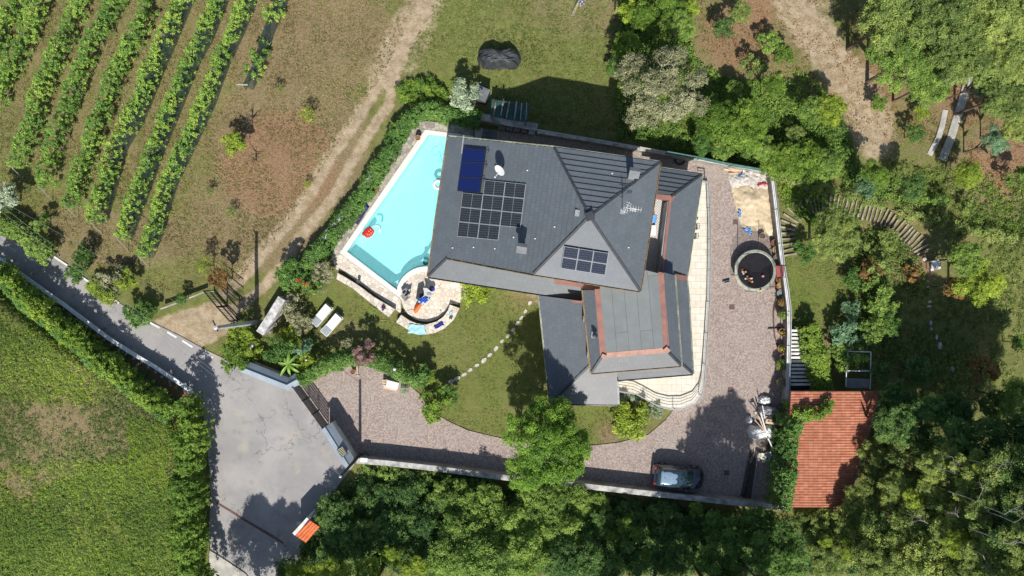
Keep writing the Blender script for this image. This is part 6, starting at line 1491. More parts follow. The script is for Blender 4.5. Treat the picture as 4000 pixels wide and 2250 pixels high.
# pool floats
mb = MB(); n_u, n_v = 28, 10
def torus(c, Rr, r, zs=.8, a0=0, a1=1): return lambda u, v_: Vector((c[0] + (Rr + r * math.cos(6.2832 * v_)) * math.cos(6.2832 * (a0 + (a1 - a0) * u)), c[1] + (Rr + r * math.cos(6.2832 * v_)) * math.sin(6.2832 * (a0 + (a1 - a0) * u)), c[2] + r * zs * math.sin(6.2832 * v_)))
c = G(1711, 721, .12); tag(MB().grid(torus(c, .30, .12), 36, 12).build('swim_ring', WHITEM, smooth='all'), 'white swim ring floating beside the house gutter', 'swim ring')
c = G(1440, 1052, .1); c = G(1662, 1026, .3)
o = wt('turquoise_tub', 'turquoise bucket with handles standing on the pool step by the house', 'bucket', (c.x, c.y, -.3)); TURQ = mat('turquoise_plastic', (.10, .46, .44), .5, .4, var=.15)
wb(MB().lathe([(0, -.3), (.17, -.3), (.24, .28), (.22, .28), (.15, -.24), (0, -.24)], (c.x, c.y, 0), 24), 'body', TURQ, o, smooth=True)
wb(MB().tube([c + Vector((.24 * math.cos(a / 8 * 3.14), .05, -.02 + .02 + .12 * math.sin(a / 8 * 3.14))) for a in range(9)], .012, 6), 'handle', BLACK, o)
# lobster shaped red float
o = wt('lobster_float', 'red inflatable animal float with claws near the west pool edge', 'inflatable', G(1441, 909, .05))
c0, c1 = G(1424, 922, .1), G(1455, 893, .1)
def body(u, v_):
    q = c0.lerp(c1, u); d = (c1 - c0).normalized(); n = Vector((-d.y, d.x, 0)); w = (.26 + .12 * math.sin(u * 3.1) ) * (1 if .08 < u < .92 else .75)
    return q + n * (w * math.cos(6.2832 * v_)) + Vector((0, 0, .11 * math.sin(6.2832 * v_) * (.8 + .2 * math.sin(u * 31))))
wb(MB().grid(body, 24, 16), 'body', REDP, o, smooth='all')
for k, (x, y) in enumerate([(1447, 897), (1441, 903), (1450, 909), (1443, 915), (1435, 914)]):
    q = G(x, y, .22); wb(MB().lathe([(0, .0), (.045, .0), (0, .03)], q, 10), 'pale_dot', YELL, o)
CLAW = mat('clear_vinyl', (.55, .80, .80), .3, .5, var=.1)
for pts in ([(1462, 884), (1472, 880), (1483, 884), (1485, 894), (1482, 908)], [(1420, 908), (1417, 915), (1421, 920)]):
    wb(MB().tube([G(x, y, .12) for x, y in pts], .085, 8), 'claw', CLAW if pts[0][0] > 1440 else REDP, o, smooth='all')
# swan neck shaped float half sunk whose shadow darkens the pool floor
# air mattress on the stone edge
o = wt('air_mattress', 'dark purple tufted air mattress on the paving west of the pool', 'air mattress', G(1408, 838)); c4 = [G(1424, 799, .3), G(1442, 806, .3), G(1397, 878, .3), G(1378, 868, .3)]
def mt(u, v_): q = c4[0].lerp(c4[1], u).lerp(c4[3].lerp(c4[2], u), v_); e = min(u, 1 - u, v_, 1 - v_); return Vector((q.x, q.y, .14 + .16 * min(1, e * 12) ** .5 + .02 * math.cos(u * 6.28 * 3) * math.cos(v_ * 6.28 * 8)))
wb(MB().grid(mt, 24, 60), 'mattress', PURP, o, smooth='all')
tag(cloth('snorkel_mask', 'little blue and white mask lying on the purple air mattress', 'mask', [(1426, 806), (1436, 808), (1433, 820), (1424, 818)], .32, NAVY2, 9, .03), None)
POT = mat('terracotta_pot', (.52, .22, .12), .85, .15, var=.25, scale=6); SOIL = mat('dry_soil', (.20, .14, .09), .95, .05, var=.5, scale=18, bmp=.8)
POTW = mat('pale_pot', (.60, .50, .42), .8, .2, var=.2, scale=6); POTG = mat('grey_green_pot', (.24, .29, .28), .7, .2, var=.3)
def pot(px, py, r, label, m=POT, soil=SOIL, plant=None, z0=0.04, h=.45, tilt=0, group='plant pots along the driveway wall'):
    g = G(px, py, h); o = empty('plant_pot', (g.x, g.y, z0), 0, label, 'plant pot', group)
    MB().lathe([(0, 0), (r * .68, 0), (r * .92, h - .07), (r, h - .07), (r * 1.03, h), (r * .9, h), (r * .86, h - .06)], (0, 0, 0), 28).build('pot', m, o, smooth=True)
    MB().lathe([(r * .87, h - .08), (r * .5, h - .055), (0, h - .05)], (0, 0, 0), 20).build('soil', soil, o)
    if plant:
        lf, pr, hh, n = plant; rs = np.random.RandomState(int(px)); d = unit(rs, n, -.2)
        P = d * np.array([pr, pr, hh]) * rs.rand(n, 1) ** .4 + np.array([0, 0, h + hh * .45]); Nn = d + rs.normal(size=(n, 3)) * .6 + np.array([0, 0, .4])
        leafobj('plant', leafmesh('plant', P, Nn, .05 * rs.uniform(.6, 1.4, n), rs.rand(n), int(py), .32), LEAF[lf], o)
    if tilt: o.rotation_euler = (R(tilt), R(tilt * .6), 0); o.location.z += .15
    return o
pot(2979, 921, .24, 'round pale pot with dry sticks standing alone inside the trampoline net shadow', POTW)
pot(3025, 949, .25, 'topmost terracotta pot in the row by the white wall', POT); pot(3030, 976, .25, 'second pot of the wall row filled with yellow grass', POTW, mat('yellow_soil', (.42, .33, .12), .95, .05, var=.4, scale=16, bmp=.8))
pot(3035, 1006, .26, 'third pot of the wall row with a pinkish rim and bare soil', POTW, mat('pink_soil', (.40, .28, .25), .95, .05, var=.4, scale=12))
pot(3044, 1091, .25, 'pot with brown plants right below the red box', POT, SOIL, ('rust', .22, .12, 250)); pot(3046, 1117, .25, 'pot with yellowed plants under the brown one', POT, mat('ochre_soil', (.40, .30, .13), .95, .05, var=.4, scale=16))
pot(3049, 1145, .28, 'grey green round pot below the yellowed one', POTG, POTG); pot(3055, 1298, .29, 'wide orange rimmed pot with a small yellow plant', POT, SOIL, ('yellow', .14, .14, 160))
pot(3053, 1361, .30, 'orange rimmed pot holding a yellow green shrub', POT, SOIL, ('yellow', .2, .2, 320)); pot(3060, 1393, .22, 'small grey pot with pink rim near the bushy grasses', POTW)
pot(3051, 1228, .22, 'pot hidden under a feathery dark green bush', POT, SOIL, ('weed', .42, .45, 1800)); pot(3051, 1180, .2, 'pot with reddish dry heather above the feathery bush', POT, SOIL, ('rust', .36, .3, 900))
pot(3046, 1424, .22, 'pot with a large spreading grass above the white toy', POT, SOIL, ('weed', .5, .4, 2200)); pot(3048, 1492, .26, 'last pot of the row with brownish grass by the stairs', POT, SOIL, ('olive', .38, .3, 1100))
pot(1628, 530, .21, 'tilted terracotta pot at the pool hedge foot', POT, group=None, tilt=28, z0=.14); pot(1468, 742, .2, 'terracotta pot at the hedge by the pool paving', POT, SOIL, ('weed', .15, .12, 80), group=None, z0=.14)
pot(1378, 1452, .19, 'dark round pot at the foot of the curved hedge', POT, group=None); pot(1071, 1266, .2, 'round pot with dry soil behind the white wall', POTW, group=None); pot(1252, 1018, .2, 'pot tucked under the hedge near the pool corner', POT, group=None, z0=0)
pot(1400, 1100, .12, 'small dark urn lying in the groove of the straight stone bench', POTG, group=None, z0=.12)
# red box, ski shaped box, drains
b = G(3048, 1058, 1.0); o = wt('red_box', 'flat red storage box between trampoline and white wall', 'box', (b.x, b.y, 0)); REDB = mat('faded_red', (.58, .16, .15), .7, .2, var=.12)
wb(MB().box((b.x, b.y, .45), (.54, .80, .9), R(5)), 'body', REDB, o); wb(MB().box((b.x, b.y, .94), (.60, .88, .08), R(5)), 'lid', REDB, o, bevel=.02)
g = G(2838, 1101, .15); o = wt('metal_crate', 'small grey metal crate lying alone on the setts', 'crate', (g.x, g.y, 0)); wb(MB().box((g.x, g.y, .15), (.55, .2, .2), R(14)), 'body', GREYM, o, bevel=.02); wb(MB().box((g.x, g.y, .26), (.4, .1, .03), R(14)), 'insert', BLACK, o)
IRON = mat('rusty_iron', (.22, .15, .13), .8, .2, var=.3, scale=9)
for (x, y, l) in [(2873, 867, 'drain grate beside the sand pile'), (2859, 1199, 'drain grate in the middle of the driveway'), (2853, 1522, 'drain grate in the lower driveway at the shade edge'), (2838, 1847, 'drain grate between car and pipe stack')]:
    g = G(x, y, .05); o = wt('drain_grate', l, 'drain grate', g, 'drain grates of the driveway'); mb = MB().box(g, (.42, .42, .012))
    wb(mb, 'plate', IRON, o); sl = MB()
    for r_ in (-.08, .08):
        for k in range(5): sl.box(g + Vector((-.14 + .07 * k, r_, .008)), (.03, .12, .004))
    wb(sl, 'slots', BLACK, o)
# ================================================================ trampoline
tc = G(2951, 1057, .85); o = wt('trampoline', 'round trampoline with black mat, pale rim and drooping safety net', 'trampoline', (tc.x, tc.y, 0))
MATB = mat('trampoline_mat', (.02, .02, .024), .85, .2, var=.2); PADM = mat('pale_pad', (.48, .50, .42), .7, .25, var=.25, scale=4)
wb(MB().lathe([(0, .0), (1.42, .0), (1.42, .02), (0, .02)], tc, 48), 'mat', MATB, o)
wb(MB().lathe([(1.38, .03), (1.60, .03), (1.63, -.02), (1.63, -.06), (1.38, -.02)], tc, 64), 'rim_pad', PADM, o)
NETB = bpy.data.materials.new('safety_net'); NETB.use_nodes = True; NETB.node_tree.nodes['Principled BSDF'].inputs['Base Color'].default_value = (.012, .012, .014, 1); NETB.node_tree.nodes['Principled BSDF'].inputs['Alpha'].default_value = .32
net = MB()
def nt(u, v_):
    a = 6.2832 * u; sag = .32 * abs(math.sin(a * 3)) * v_ ; r = 1.45 + .1 * v_ - .10 * math.sin(a * 3) ** 2 * v_; return Vector((tc.x + r * math.cos(a), tc.y + r * math.sin(a), .87 + (1.75 - sag) * v_))
wb(net.grid(nt, 60, 6), 'safety_net', NETB, o)
# collapsed piece of net lying on the mat
def sag(u, v_): a = R(20) + R(140) * u; r = 1.30 * v_; return Vector((tc.x + .1 + r * math.cos(a), tc.y - .1 + r * math.sin(a), .89 + .12 * math.sin(v_ * 3) + .04 * math.sin(u * 14)))
for k in range(6):
    a = R(60 * k + 12); p0 = Vector((tc.x + 1.66 * math.cos(a), tc.y + 1.66 * math.sin(a), .05)); wb(MB().tube([p0, p0 + Vector((0, 0, 2.6))], .025, 8), 'pole', BLACK, o)
    q = Vector((tc.x + 1.5 * math.cos(a), tc.y + 1.5 * math.sin(a), 0)); wb(MB().tube([p0 + Vector((0, 0, .78)), p0, q * 1, q + Vector((0, 0, .78))], .025, 8), 'leg', GREYM, o)
TOY = [('red', REDP), ('white', WHITEM), ('beige', YELL), ('brown', SOIL)]
for i, (x, y, m, l) in enumerate([(2899, 1052, REDP, 'red ball on the trampoline, highest of the cluster'), (2900, 1061, WHITEM, 'white ball just below the red one on the trampoline'), (2912, 1061, YELL, 'yellowish ball right of the upper white one'), (2904, 1068, WHITEM, 'larger white ball in the upper cluster on the mat'), (2919, 1079, POT, 'brown ball at the head of the lower cluster'), (2912, 1088, WHITEM, 'white ball at the left of the lower cluster'), (2921, 1088, IRON, 'dark ball in the middle of the lower cluster'), (2929, 1087, YELL, 'cream ball right of the dark one'), (2936, 1087, WHITEM, 'small white ball at the right of the lower cluster'), (2928, 1096, REDB, 'dull red ball at the bottom of the cluster'), (2938, 1100, YELL, 'striped yellow ball lowest on the mat'), (2980, 1078, mat('pink_rubber', (.75, .35, .38), .5, .3, var=.1), 'pink oval ball on the right of the mat'), (2972, 1134, YELL, 'tiny yellow ball at the lower trampoline rim')]):
    ball('toy_ball', l, 'ball', x, y, .95, .085 if i != 11 else .11, m)
# ================================================================ sand, rubble, tarps, boards
def heap(name, label, cat, poly, zmax, m, seed, rough=.12, cell=.12, kind=None):
    xs = [q[0] for q in poly]; ys = [q[1] for q in poly]; st = cell / SC; X = np.arange(min(xs) - st, max(xs) + 2 * st, st); Y = np.arange(min(ys) - st, max(ys) + 2 * st, st)
    XX, YY = np.meshgrid(X, Y, indexing='ij'); d = sdf(XX, YY, poly) * SC; rs = np.random.RandomState(seed)
    Z = zmax * np.clip(d / (zmax * 2.2 + .01), 0, 1) ** .7 * (1 if True else 0) * (.65 + .2 * np.sin(XX * .05 + seed) + .2 * np.cos(YY * .045 + XX * .02)) + rough * rs.normal(size=XX.shape) * .35 * (d > .1) + .03
    V = [(*gxy(XX[i, j], YY[i, j]), float(Z[i, j])) for i in range(len(X)) for j in range(len(Y))]; mb = MB(); mb.v = V; ny = len(Y)
    for i in range(len(X) - 1):
        for j in range(ny - 1):
            if max(d[i, j], d[i + 1, j], d[i, j + 1], d[i + 1, j + 1]) > 0: mb.f.append((i * ny + j, i * ny + j + 1, (i + 1) * ny + j + 1, (i + 1) * ny + j))
    o = mb.build(name, m, smooth='all'); tag(o, label, cat); return o
SAND = mat('pale_sand', (.66, .54, .37), .95, .05, var=.22, scale=2.5, bmp=.9, bscale=9); RUBB = mat('plaster_rubble', (.60, .56, .51), .95, .05, var=.35, scale=5, bmp=1.0, bscale=12)
heap('sand_pile', 'spread heap of pale sand against the upper driveway wall', 'sand pile', [(2855, 735), (2900, 715), (3000, 730), (3025, 800), (3035, 900), (3030, 935), (2980, 905), (2900, 895), (2885, 840), (2870, 790)], .55, SAND, 1, .10)
heap('rubble_pile', 'heap of white plaster rubble above the sand', 'rubble pile', [(2845, 690), (2900, 672), (2990, 670), (3010, 700), (3012, 735), (2960, 760), (2900, 745), (2855, 730)], .35, RUBB, 2, .16, .1)
BTARP, t, p = base_mat('blue_tarp', .45, .4); t.links.new(mixc(t, smooth(t, noise(t, pos(t), 9, 3), .52, .6), (.03, .22, .62), (.62, .78, .88)), p.inputs['Base Color'])
cloth('blue_tarp', 'triangular blue tarp lying in front of the trampoline', 'tarp', [(2897, 894), (2932, 886), (2938, 924), (2936, 922)], .12, BTARP, 11, .05, wrink=6)
cloth('blue_tarp', 'narrow blue tarp strip at the left edge of the sand', 'tarp', [(2883, 816), (2895, 818), (2893, 855), (2884, 848)], .15, BTARP, 12, .05, wrink=6)
cloth('blue_tarp', 'crumpled blue tarp at the top of the rubble', 'tarp', [(2885, 680), (2905, 676), (2898, 690), (2884, 700)], .25, BTARP, 13, .07, wrink=7, edge=.2)
WOODM = mat('raw_boards', (.68, .52, .36), .8, .2, var=.25, scale=4)
for i, (a, b, l) in enumerate([((2826, 661), (2895, 672), 'longest pale board near the fence'), ((2840, 650), (2895, 660), 'uppermost pale board near the fence'), ((2848, 679), (2905, 676), 'lowest pale board near the rubble'), ((2845, 655), (2900, 668), 'middle pale board under the fence'), ((2870, 648), (2890, 650), 'short board end with red paint by the fence')]):
    A, B = G(*a, .12 + .03 * i), G(*b, .12 + .03 * i); tag(MB().bar(A, B, .14, .035).build('board', WOODM), l, 'board', 'pale boards by the fence')
g = G(2921, 667, .5); o = wt('folded_hood', 'white metal hood lying upside down by the boards', 'hood', (g.x, g.y, 0)); mb = MB(); 
cc = [G(2902, 654, .55), G(2942, 658, .55), G(2938, 680, .35), G(2902, 672, .35)]; ap = G(2918, 668, .12)
for k in range(4): mb.quad(cc[k], cc[(k + 1) % 4], ap)
wb(mb, 'panels', WHITEM, o, solid=.02); wb(MB().bar(ap - Vector((0, 0, .1)), ap + Vector((0, 0, .05)), .2, .2), 'collar', YELL, o)
tag(MB().tube([G(x, y, .3) for x, y in [(2962, 728), (2966, 722), (2978, 718), (2996, 718)]], .07, 8).build('red_hose', REDP, smooth='all'), 'curved red pipe piece on the plaster rubble', 'pipe')
# big-bag pile by the outbuilding hedge
heap('rubble_pile', 'dark heap of debris under the white builder bags', 'rubble pile', [(2945, 1600), (3000, 1590), (3045, 1610), (3050, 1700), (3045, 1770), (3030, 1800), (2965, 1790), (2950, 1740), (2935, 1660)], .5, mat('mixed_debris', (.34, .31, .28), .9, .1, var=.6, scale=7, bmp=1, bscale=14), 5, .2, .1)
BAG = mat('white_bag', (.82, .82, .80), .7, .25, var=.12, scale=3)
def bag(px, py, rx, ry, h, label, m=BAG, seed=1):
    g = G(px, py, h); rs = random.Random(seed); ph = [rs.uniform(0, 6) for _ in range(4)]
    def fn(u, v_):
        a = 6.2832 * u; r = (1 + .1 * math.sin(3 * a + ph[0]) + .06 * math.sin(7 * a + ph[1])); rr = r * min(1, 1.06 * math.sin(math.pi * .5 * min(1, v_ * 1.25)) ** .7 if v_ > 0 else 0)
        z = h * (1 - (rr * .92) ** 6) * (1 if v_ < .8 else 1 - (v_ - .8) * 5) + .05 * math.sin(9 * u * 6.28 + v_ * 9 + ph[2]) * (v_ < .8)
        return Vector((g.x + rx * SC * rr * math.cos(a), g.y + ry * SC * rr * math.sin(a), max(.0, z) + .04))
    tag(MB().grid(fn, 40, 16).build('builder_bag', m, smooth='all'), label, 'builder bag', 'builder bags on the debris heap')
bag(2966, 1694, 33, 26, .9, 'round white builder bag on the left of the heap', seed=1); bag(3014, 1690, 32, 28, .95, 'round white builder bag on the right of the heap', seed=2)
bag(3008, 1610, 38, 20, .8, 'grey wrinkled sheet covering the top of the heap', mat('grey_sheet', (.42, .42, .43), .6, .3, var=.3, scale=5), 3); bag(2992, 1565, 26, 17, .4, 'white sack at the upper end of the heap', seed=4); bag(2930, 1642, 11, 14, .4, 'small pale sack at the left edge of the heap', seed=5)
for i, (a, b, w, l) in enumerate([((2971, 1612), (3002, 1720), .09, 'long white plank crossing both bags'), ((2978, 1584), (2990, 1646), .06, 'thin white batten pointing to the top'), ((3000, 1712), (3024, 1764), .08, 'white plank pointing down over the brush'), ((2962, 1625), (2990, 1690), .08, 'pinkish plank left of the long white one'), ((2990, 1650), (3045, 1657), .16, 'short thick plank by the timber blocks'), ((2948, 1640), (2985, 1682), .05, 'thin slanted stick over the left bag')]):
    tag(MB().bar(G(*a, 1.15 + .05 * i), G(*b, 1.1 + .04 * i), w, .05).build('plank', WHITEM if i in (0, 1, 2) else WOODM), l, 'plank', 'planks on the debris heap')
for i, (x, y, a, l) in enumerate([(2953, 1612, 10, 'yellow timber block at the left of the heap'), (3008, 1632, 35, 'timber block with a notch near the grey sheet'), (3012, 1642, -10, 'pale timber block in the row'), (3042, 1637, 5, 'brown crate block at the right edge'), (3044, 1648, 8, 'lower brown crate block at the right edge'), (2996, 1640, 50, 'tiny tilted block in the row')]):
    g = G(x, y, .9); tag(MB().box((g.x, g.y, .9), (.26, .18, .14), R(a)).build('timber_block', WOODM, bevel=.01), l, 'timber block', 'timber blocks on the debris heap')
rs_ = random.Random(4); mb = MB()
for k in range(70):
    g = G(2962 + rs_.random() * 76, 1768 + rs_.random() * 28 + (k % 3) * 3, .45); mb.box(g + Vector((0, 0, rs_.random() * .12)), (rs_.uniform(.08, .28), rs_.uniform(.08, .2), .05), rs_.random() * 6, M=Matrix.Rotation(rs_.random() * 6, 4, 'Z') @ Matrix.Rotation(rs_.uniform(-.6, .6), 4, 'X'))
tag(mb.build('broken_tiles', mat('broken_tile', (.66, .64, .54), .8, .2, var=.4, scale=3)), 'heap of broken pale tiles at the lower end of the debris', 'broken tiles', None, 'stuff')
mb = MB()
for k in range(60):
    a = rs_.uniform(-.5, .35); g = G(2970 + rs_.random() * 65, 1728 + rs_.random() * 30, .5); d = Vector((math.cos(a), math.sin(a), rs_.uniform(-.1, .1))) * rs_.uniform(.2, .6); mb.tube([g - d, g + Vector((0, 0, .05)), g + d], .012, 4)
tag(mb.build('brushwood', mat('dark_twigs', (.13, .10, .08), .9, .1, var=.4)), 'dark brushwood between the white bags and broken tiles', 'brushwood', None, 'stuff')
# pipes/rails stack
RAILM = mat('old_black_pipe', (.085, .08, .075), .55, .4, .3, var=.6, scale=5)
nm = ['leftmost', 'second', 'third', 'fourth', 'fifth', 'sixth', 'seventh', 'rightmost pale']
for k in range(8):
    A, B = G(2932 + k * 3.6 + (2 if k % 2 else 0), 1758 + (k % 3) * 6 + k * 1.4, .15), G(2896 + k * 5.6, 1938 + (k % 4) * 5, .15); z = Vector((0, 0, .05 * (k % 2)))
    mb = MB().bar(A + z, B + z, .07, .07); o = mb.build('steel_pipe', RAILM if k < 7 else GREYM); tag(o, '%s of the long thin pipes laid beside the debris' % nm[k], 'pipe', 'long pipes stacked by the debris')
# ================================================================ north side objects
GTARP = mat('black_tarp', (.05, .055, .062), .5, .35, var=.45, scale=3, bmp=1.0, bscale=3.5)
o = wt('covered_car', 'car shaped load under a wrinkled black tarp on the upper lawn', 'covered car', G(1950, 225, .7))
ol = [(1862, 205), (1862, 222), (1870, 240), (1884, 258), (1910, 262), (1960, 258), (2010, 262), (2028, 252), (2034, 236), (2036, 214), (2030, 192), (2012, 180), (1990, 184), (1950, 188), (1910, 186), (1880, 184), (1866, 190)]
wc = [G(x, y + 4, .5) for x, y in ol]; cen = G(1952, 222, .6)
def tarp(u, v_):
    f = u * len(wc); i = int(f) % len(wc); q = wc[i].lerp(wc[(i + 1) % len(wc)], f - int(f)); r = min(1, v_ * 1.02); p_ = cen.lerp(q, r)
    h = 1.12 * (1 - r ** 5) + (.12 * math.sin(u * 44 + v_ * 5) * r ** 1.5 + .07 * math.sin(u * 97 - v_ * 9) * r) * (1 - .3 * r) + .05 * math.sin(p_.x * 4 + p_.y * 7) + .25 * math.exp(-((p_.x + 1.6) ** 2) / 1.2) * (1 - r ** 3) - .1
    return Vector((p_.x, p_.y, max(.02, h)))
wb(MB().grid(tarp, 120, 18), 'tarp', GTARP, o, smooth='all')
wb(MB().tube([G(1905, 232, 1.2), G(1960, 233, 1.35), G(2012, 232, 1.1)], .012, 5), 'green_cord', GREENP, o)
g = G(1882, 364, 1.4); o = wt('grey_tank', 'grey square tank lid beside the silvery olive', 'tank', (g.x, g.y, 0)); wb(MB().box((g.x, g.y, .65), (.92, .92, 1.3), R(-22)), 'body', mat('dark_grey_plastic', (.10, .11, .12), .6, .3, var=.3, scale=2), o, bevel=.05); wb(MB().box((g.x, g.y, 1.34), (1.0, 1.0, .08), R(-22)), 'lid', mat('grey_lid', (.16, .175, .19), .6, .3, var=.4, scale=2), o, bevel=.03)
o = wt('lean_to_roof', 'green sheet lean-to roof with logs across it beside the parapet', 'lean-to', G(1995, 430)); C4 = [G(1921, 388, 1.5), G(2069, 408, 1.5), G(2058, 480, 1.7), G(1916, 455, 1.7)]
mb = MB(); mb.grid(lambda u, v_: C4[0].lerp(C4[1], u).lerp(C4[3].lerp(C4[2], u), v_) + Vector((0, 0, .03 * math.sin(u * 6.28 * 18))), 160, 2); wb(mb, 'sheet', mat('dark_green_sheet', (.05, .13, .12), .5, .4, var=.3, scale=2), o, solid=.01)
for q in C4: wb(MB().box((q.x + (.1 if q.x < -1 else -.1), q.y, .75), (.07, .07, 1.46)), 'post', BARK, o)
LOG = mat('pale_log', (.42, .36, .28), .85, .15, var=.5, scale=4)
for i, (a, b, l) in enumerate([((1938, 390), (1928, 452), 'leftmost log, lit orange at its tip'), ((1967, 386), (1957, 450), 'second log with a pale tip'), ((1990, 396), (1978, 462), 'third speckled log'), ((2018, 396), (2010, 464), 'fourth log'), ((2038, 402), (2033, 470), 'fifth thin dark log'), ((2058, 400), (2054, 466), 'thinnest stick at the right')]):
    tag(MB().tube([G(*a, 1.62), G(*b, 1.82)], [.09 - .012 * i, .06 - .008 * i], 10).build('log', LOG if i < 3 else DEADWOOD, smooth='all'), l + ' on the green lean-to', 'log', 'logs on the green lean-to')
for i, x in enumerate([1960, 1990, 2018, 2047, 2078]):
    g = G(x, 500 + i * 4.2, .5); o = MB().box((g.x, g.y, .45), (.5, .34, .5), R(-8)).build('wooden_crate', mat('crate_wood', (.20, .18, .16), .9, .1, var=.4, scale=6) if i < 4 else mat('wrapped_crate', (.42, .48, .50), .6, .3, var=.3, scale=6), bevel=.02)
    tag(o, '%s crate in the row under the concrete parapet' % ['leftmost dark', 'second dark', 'middle dark', 'fourth dark', 'rightmost plastic wrapped'][i], 'crate', 'crates under the parapet')
tag(MB().grid(torus(G(2656, 624, .15), .36, .07), 36, 8).build('coiled_hose', BLACK, smooth='all'), 'black coiled hose in the shaded corridor', 'hose')
cloth('plastic_bundle', 'grey bundle with trailing poles at the top photo edge', 'bundle', [(2250, -12), (2288, -10), (2284, 28), (2258, 26)], .5, mat('grey_plastic', (.30, .30, .32), .5, .4, var=.4, scale=5), 21, .12, wrink=6, edge=.25)
for k in range(4): tag(MB().tube([G(2256 + k * 2, 10, .6), G(2230 + k * 3, 62, .05)], .012, 5).build('thin_pole', DEADWOOD), '%s thin pole trailing from the grey bundle' % ['leftmost', 'second', 'third', 'rightmost'][k], 'pole', 'thin poles at the grey bundle')
# ================================================================ small garden things
def frond_plant(name, label, cat, px, py, z, n, L, W_, m, droop, parts='leaf', trunk_r=.1):
    g = G(px, py, z); o = empty(name, (g.x, g.y, 0), 0, label, cat); rs = random.Random(int(px))
    MB().tube([(0, 0, -.05), (0, 0, z - .1)], [trunk_r * 1.3, trunk_r], 10).build('trunk', BARK, o)
    for k in range(n):
        a = 6.2832 * k / n + rs.uniform(-.2, .2); l = L * rs.uniform(.8, 1.15); up = rs.uniform(.2, .55)
        def fn(u, v_): w = W_ * math.sin(math.pi * min(1, u * .95 + .04)) ** .7; r = l * u; return Vector((math.cos(a) * r - math.sin(a) * (v_ - .5) * w, math.sin(a) * r + math.cos(a) * (v_ - .5) * w, z + up * math.sin(u * 2.4) * l * .5 - droop * u * u * l + .06 * abs(v_ - .5) * (1 if W_ > .15 else 0)))
        MB().grid(fn, 10, 4).build(parts, m, o, smooth='all')
BAN = mat('banana_leaf', (.20, .36, .045), .45, .4, var=.25, scale=4)
frond_plant('banana_plant', 'bright banana plant with long leaves at the corner of the hedge', 'banana plant', 1126, 1424, 2.0, 8, 1.05, .21, BAN, .35)
frond_plant('palm_plant', 'small sago palm on the lawn beside the straight stone bench', 'palm', 1460, 1211, .55, 20, .46, .055, mat('palm_leaf', (.16, .22, .04), .6, .3, var=.3), .25, 'frond', .12)
o = ball('garden_lamp', 'small white globe lamp on the curved hedge', 'lamp', 1541, 1442, 2.1, .12, WHITEM); o2 = wb(MB().tube([o.location, (o.location.x, o.location.y, 0)], .025, 6), 'stem', BLACK, empty('dummy', (0, 0, 0))); 
o2.parent = o; o2.matrix_parent_inverse = Matrix.Translation(o.location).inverted(); bpy.data.objects.remove(bpy.data.objects['dummy'])
ball('garden_lamp', 'tiny white globe lamp among the hydrangeas', 'lamp', 1196, 1406, 1.9, .07, WHITEM)
# grey agave-like white plant
frond_plant('silver_agave', 'pale grey rosette plant in the shade behind the smoke bush', 'agave', 1431, 1354, .5, 26, .26, .10, mat('silver_succulent', (.52, .58, .60), .6, .3, var=.2), .15)
tag(MB().grid(torus(G(1497, 1412, .5), .14, .02), 24, 8).build('hoop', GREYM, smooth='all'), 'small grey hoop behind the curved hedge', 'hoop')
# garden hoses
HOSE = mat('dark_hose', (.06, .06, .05), .6, .3, var=.2)
def hose(label, pxs, m=HOSE, z=.05, r=.018):
    P = [G(x, y, z) for x, y in pxs]; Q = []
    for i in range(len(P) - 1):
        p0, p1, p2, p3 = P[max(i - 1, 0)], P[i], P[i + 1], P[min(i + 2, len(P) - 1)]
        for k in range(6):
            t_ = k / 6; Q.append(.5 * ((2 * p1) + (p2 - p0) * t_ + (2 * p0 - 5 * p1 + 4 * p2 - p3) * t_ * t_ + (3 * p1 - p0 - 3 * p2 + p3) * t_ ** 3))
    Q.append(P[-1]); tag(MB().tube(Q, r, 6).build('garden_hose', m, smooth='all'), label, 'hose')
hose('looped dark garden hose left of the second lounger', [(1258, 1340), (1245, 1305), (1232, 1290), (1220, 1292), (1218, 1302), (1228, 1306), (1245, 1305), (1275, 1312)])
hose('pale hose running over the lawn to the gap between the benches', [(1318, 1294), (1360, 1278), (1420, 1264), (1470, 1255), (1510, 1250)], mat('pale_hose', (.45, .42, .24), .6, .3, var=.2))
hose('thin hose across the round terrace', [(1567, 1222), (1600, 1212), (1640, 1202), (1690, 1150), (1735, 1093)], DEADWOOD, .15, .015)
hose('thin cord along the straight stone bench', [(1400, 1105), (1440, 1130), (1500, 1175)], DEADWOOD, .16, .012)
hose('pool cleaner hose coiled on the pool water surface', [(1712, 570), (1690, 580), (1688, 600), (1705, 608), (1715, 590), (1722, 612), (1728, 628), (1716, 630), (1716, 615), (1735, 600)], mat('blue_hose', (.08, .50, .55), .5, .4, var=.1), .04, .014)
hose('bent wooden edging strip along the pots', [(3040, 1155), (3030, 1175), (3022, 1215), (3024, 1285), (3028, 1320), (3038, 1355)], mat('edging', (.16, .11, .09), .9, .1, var=.3), .1, .05)
hose('dark batten lying across the setts beside the orange pots', [(3000, 1283), (3020, 1282), (3045, 1280)], BLACK, .1, .05)
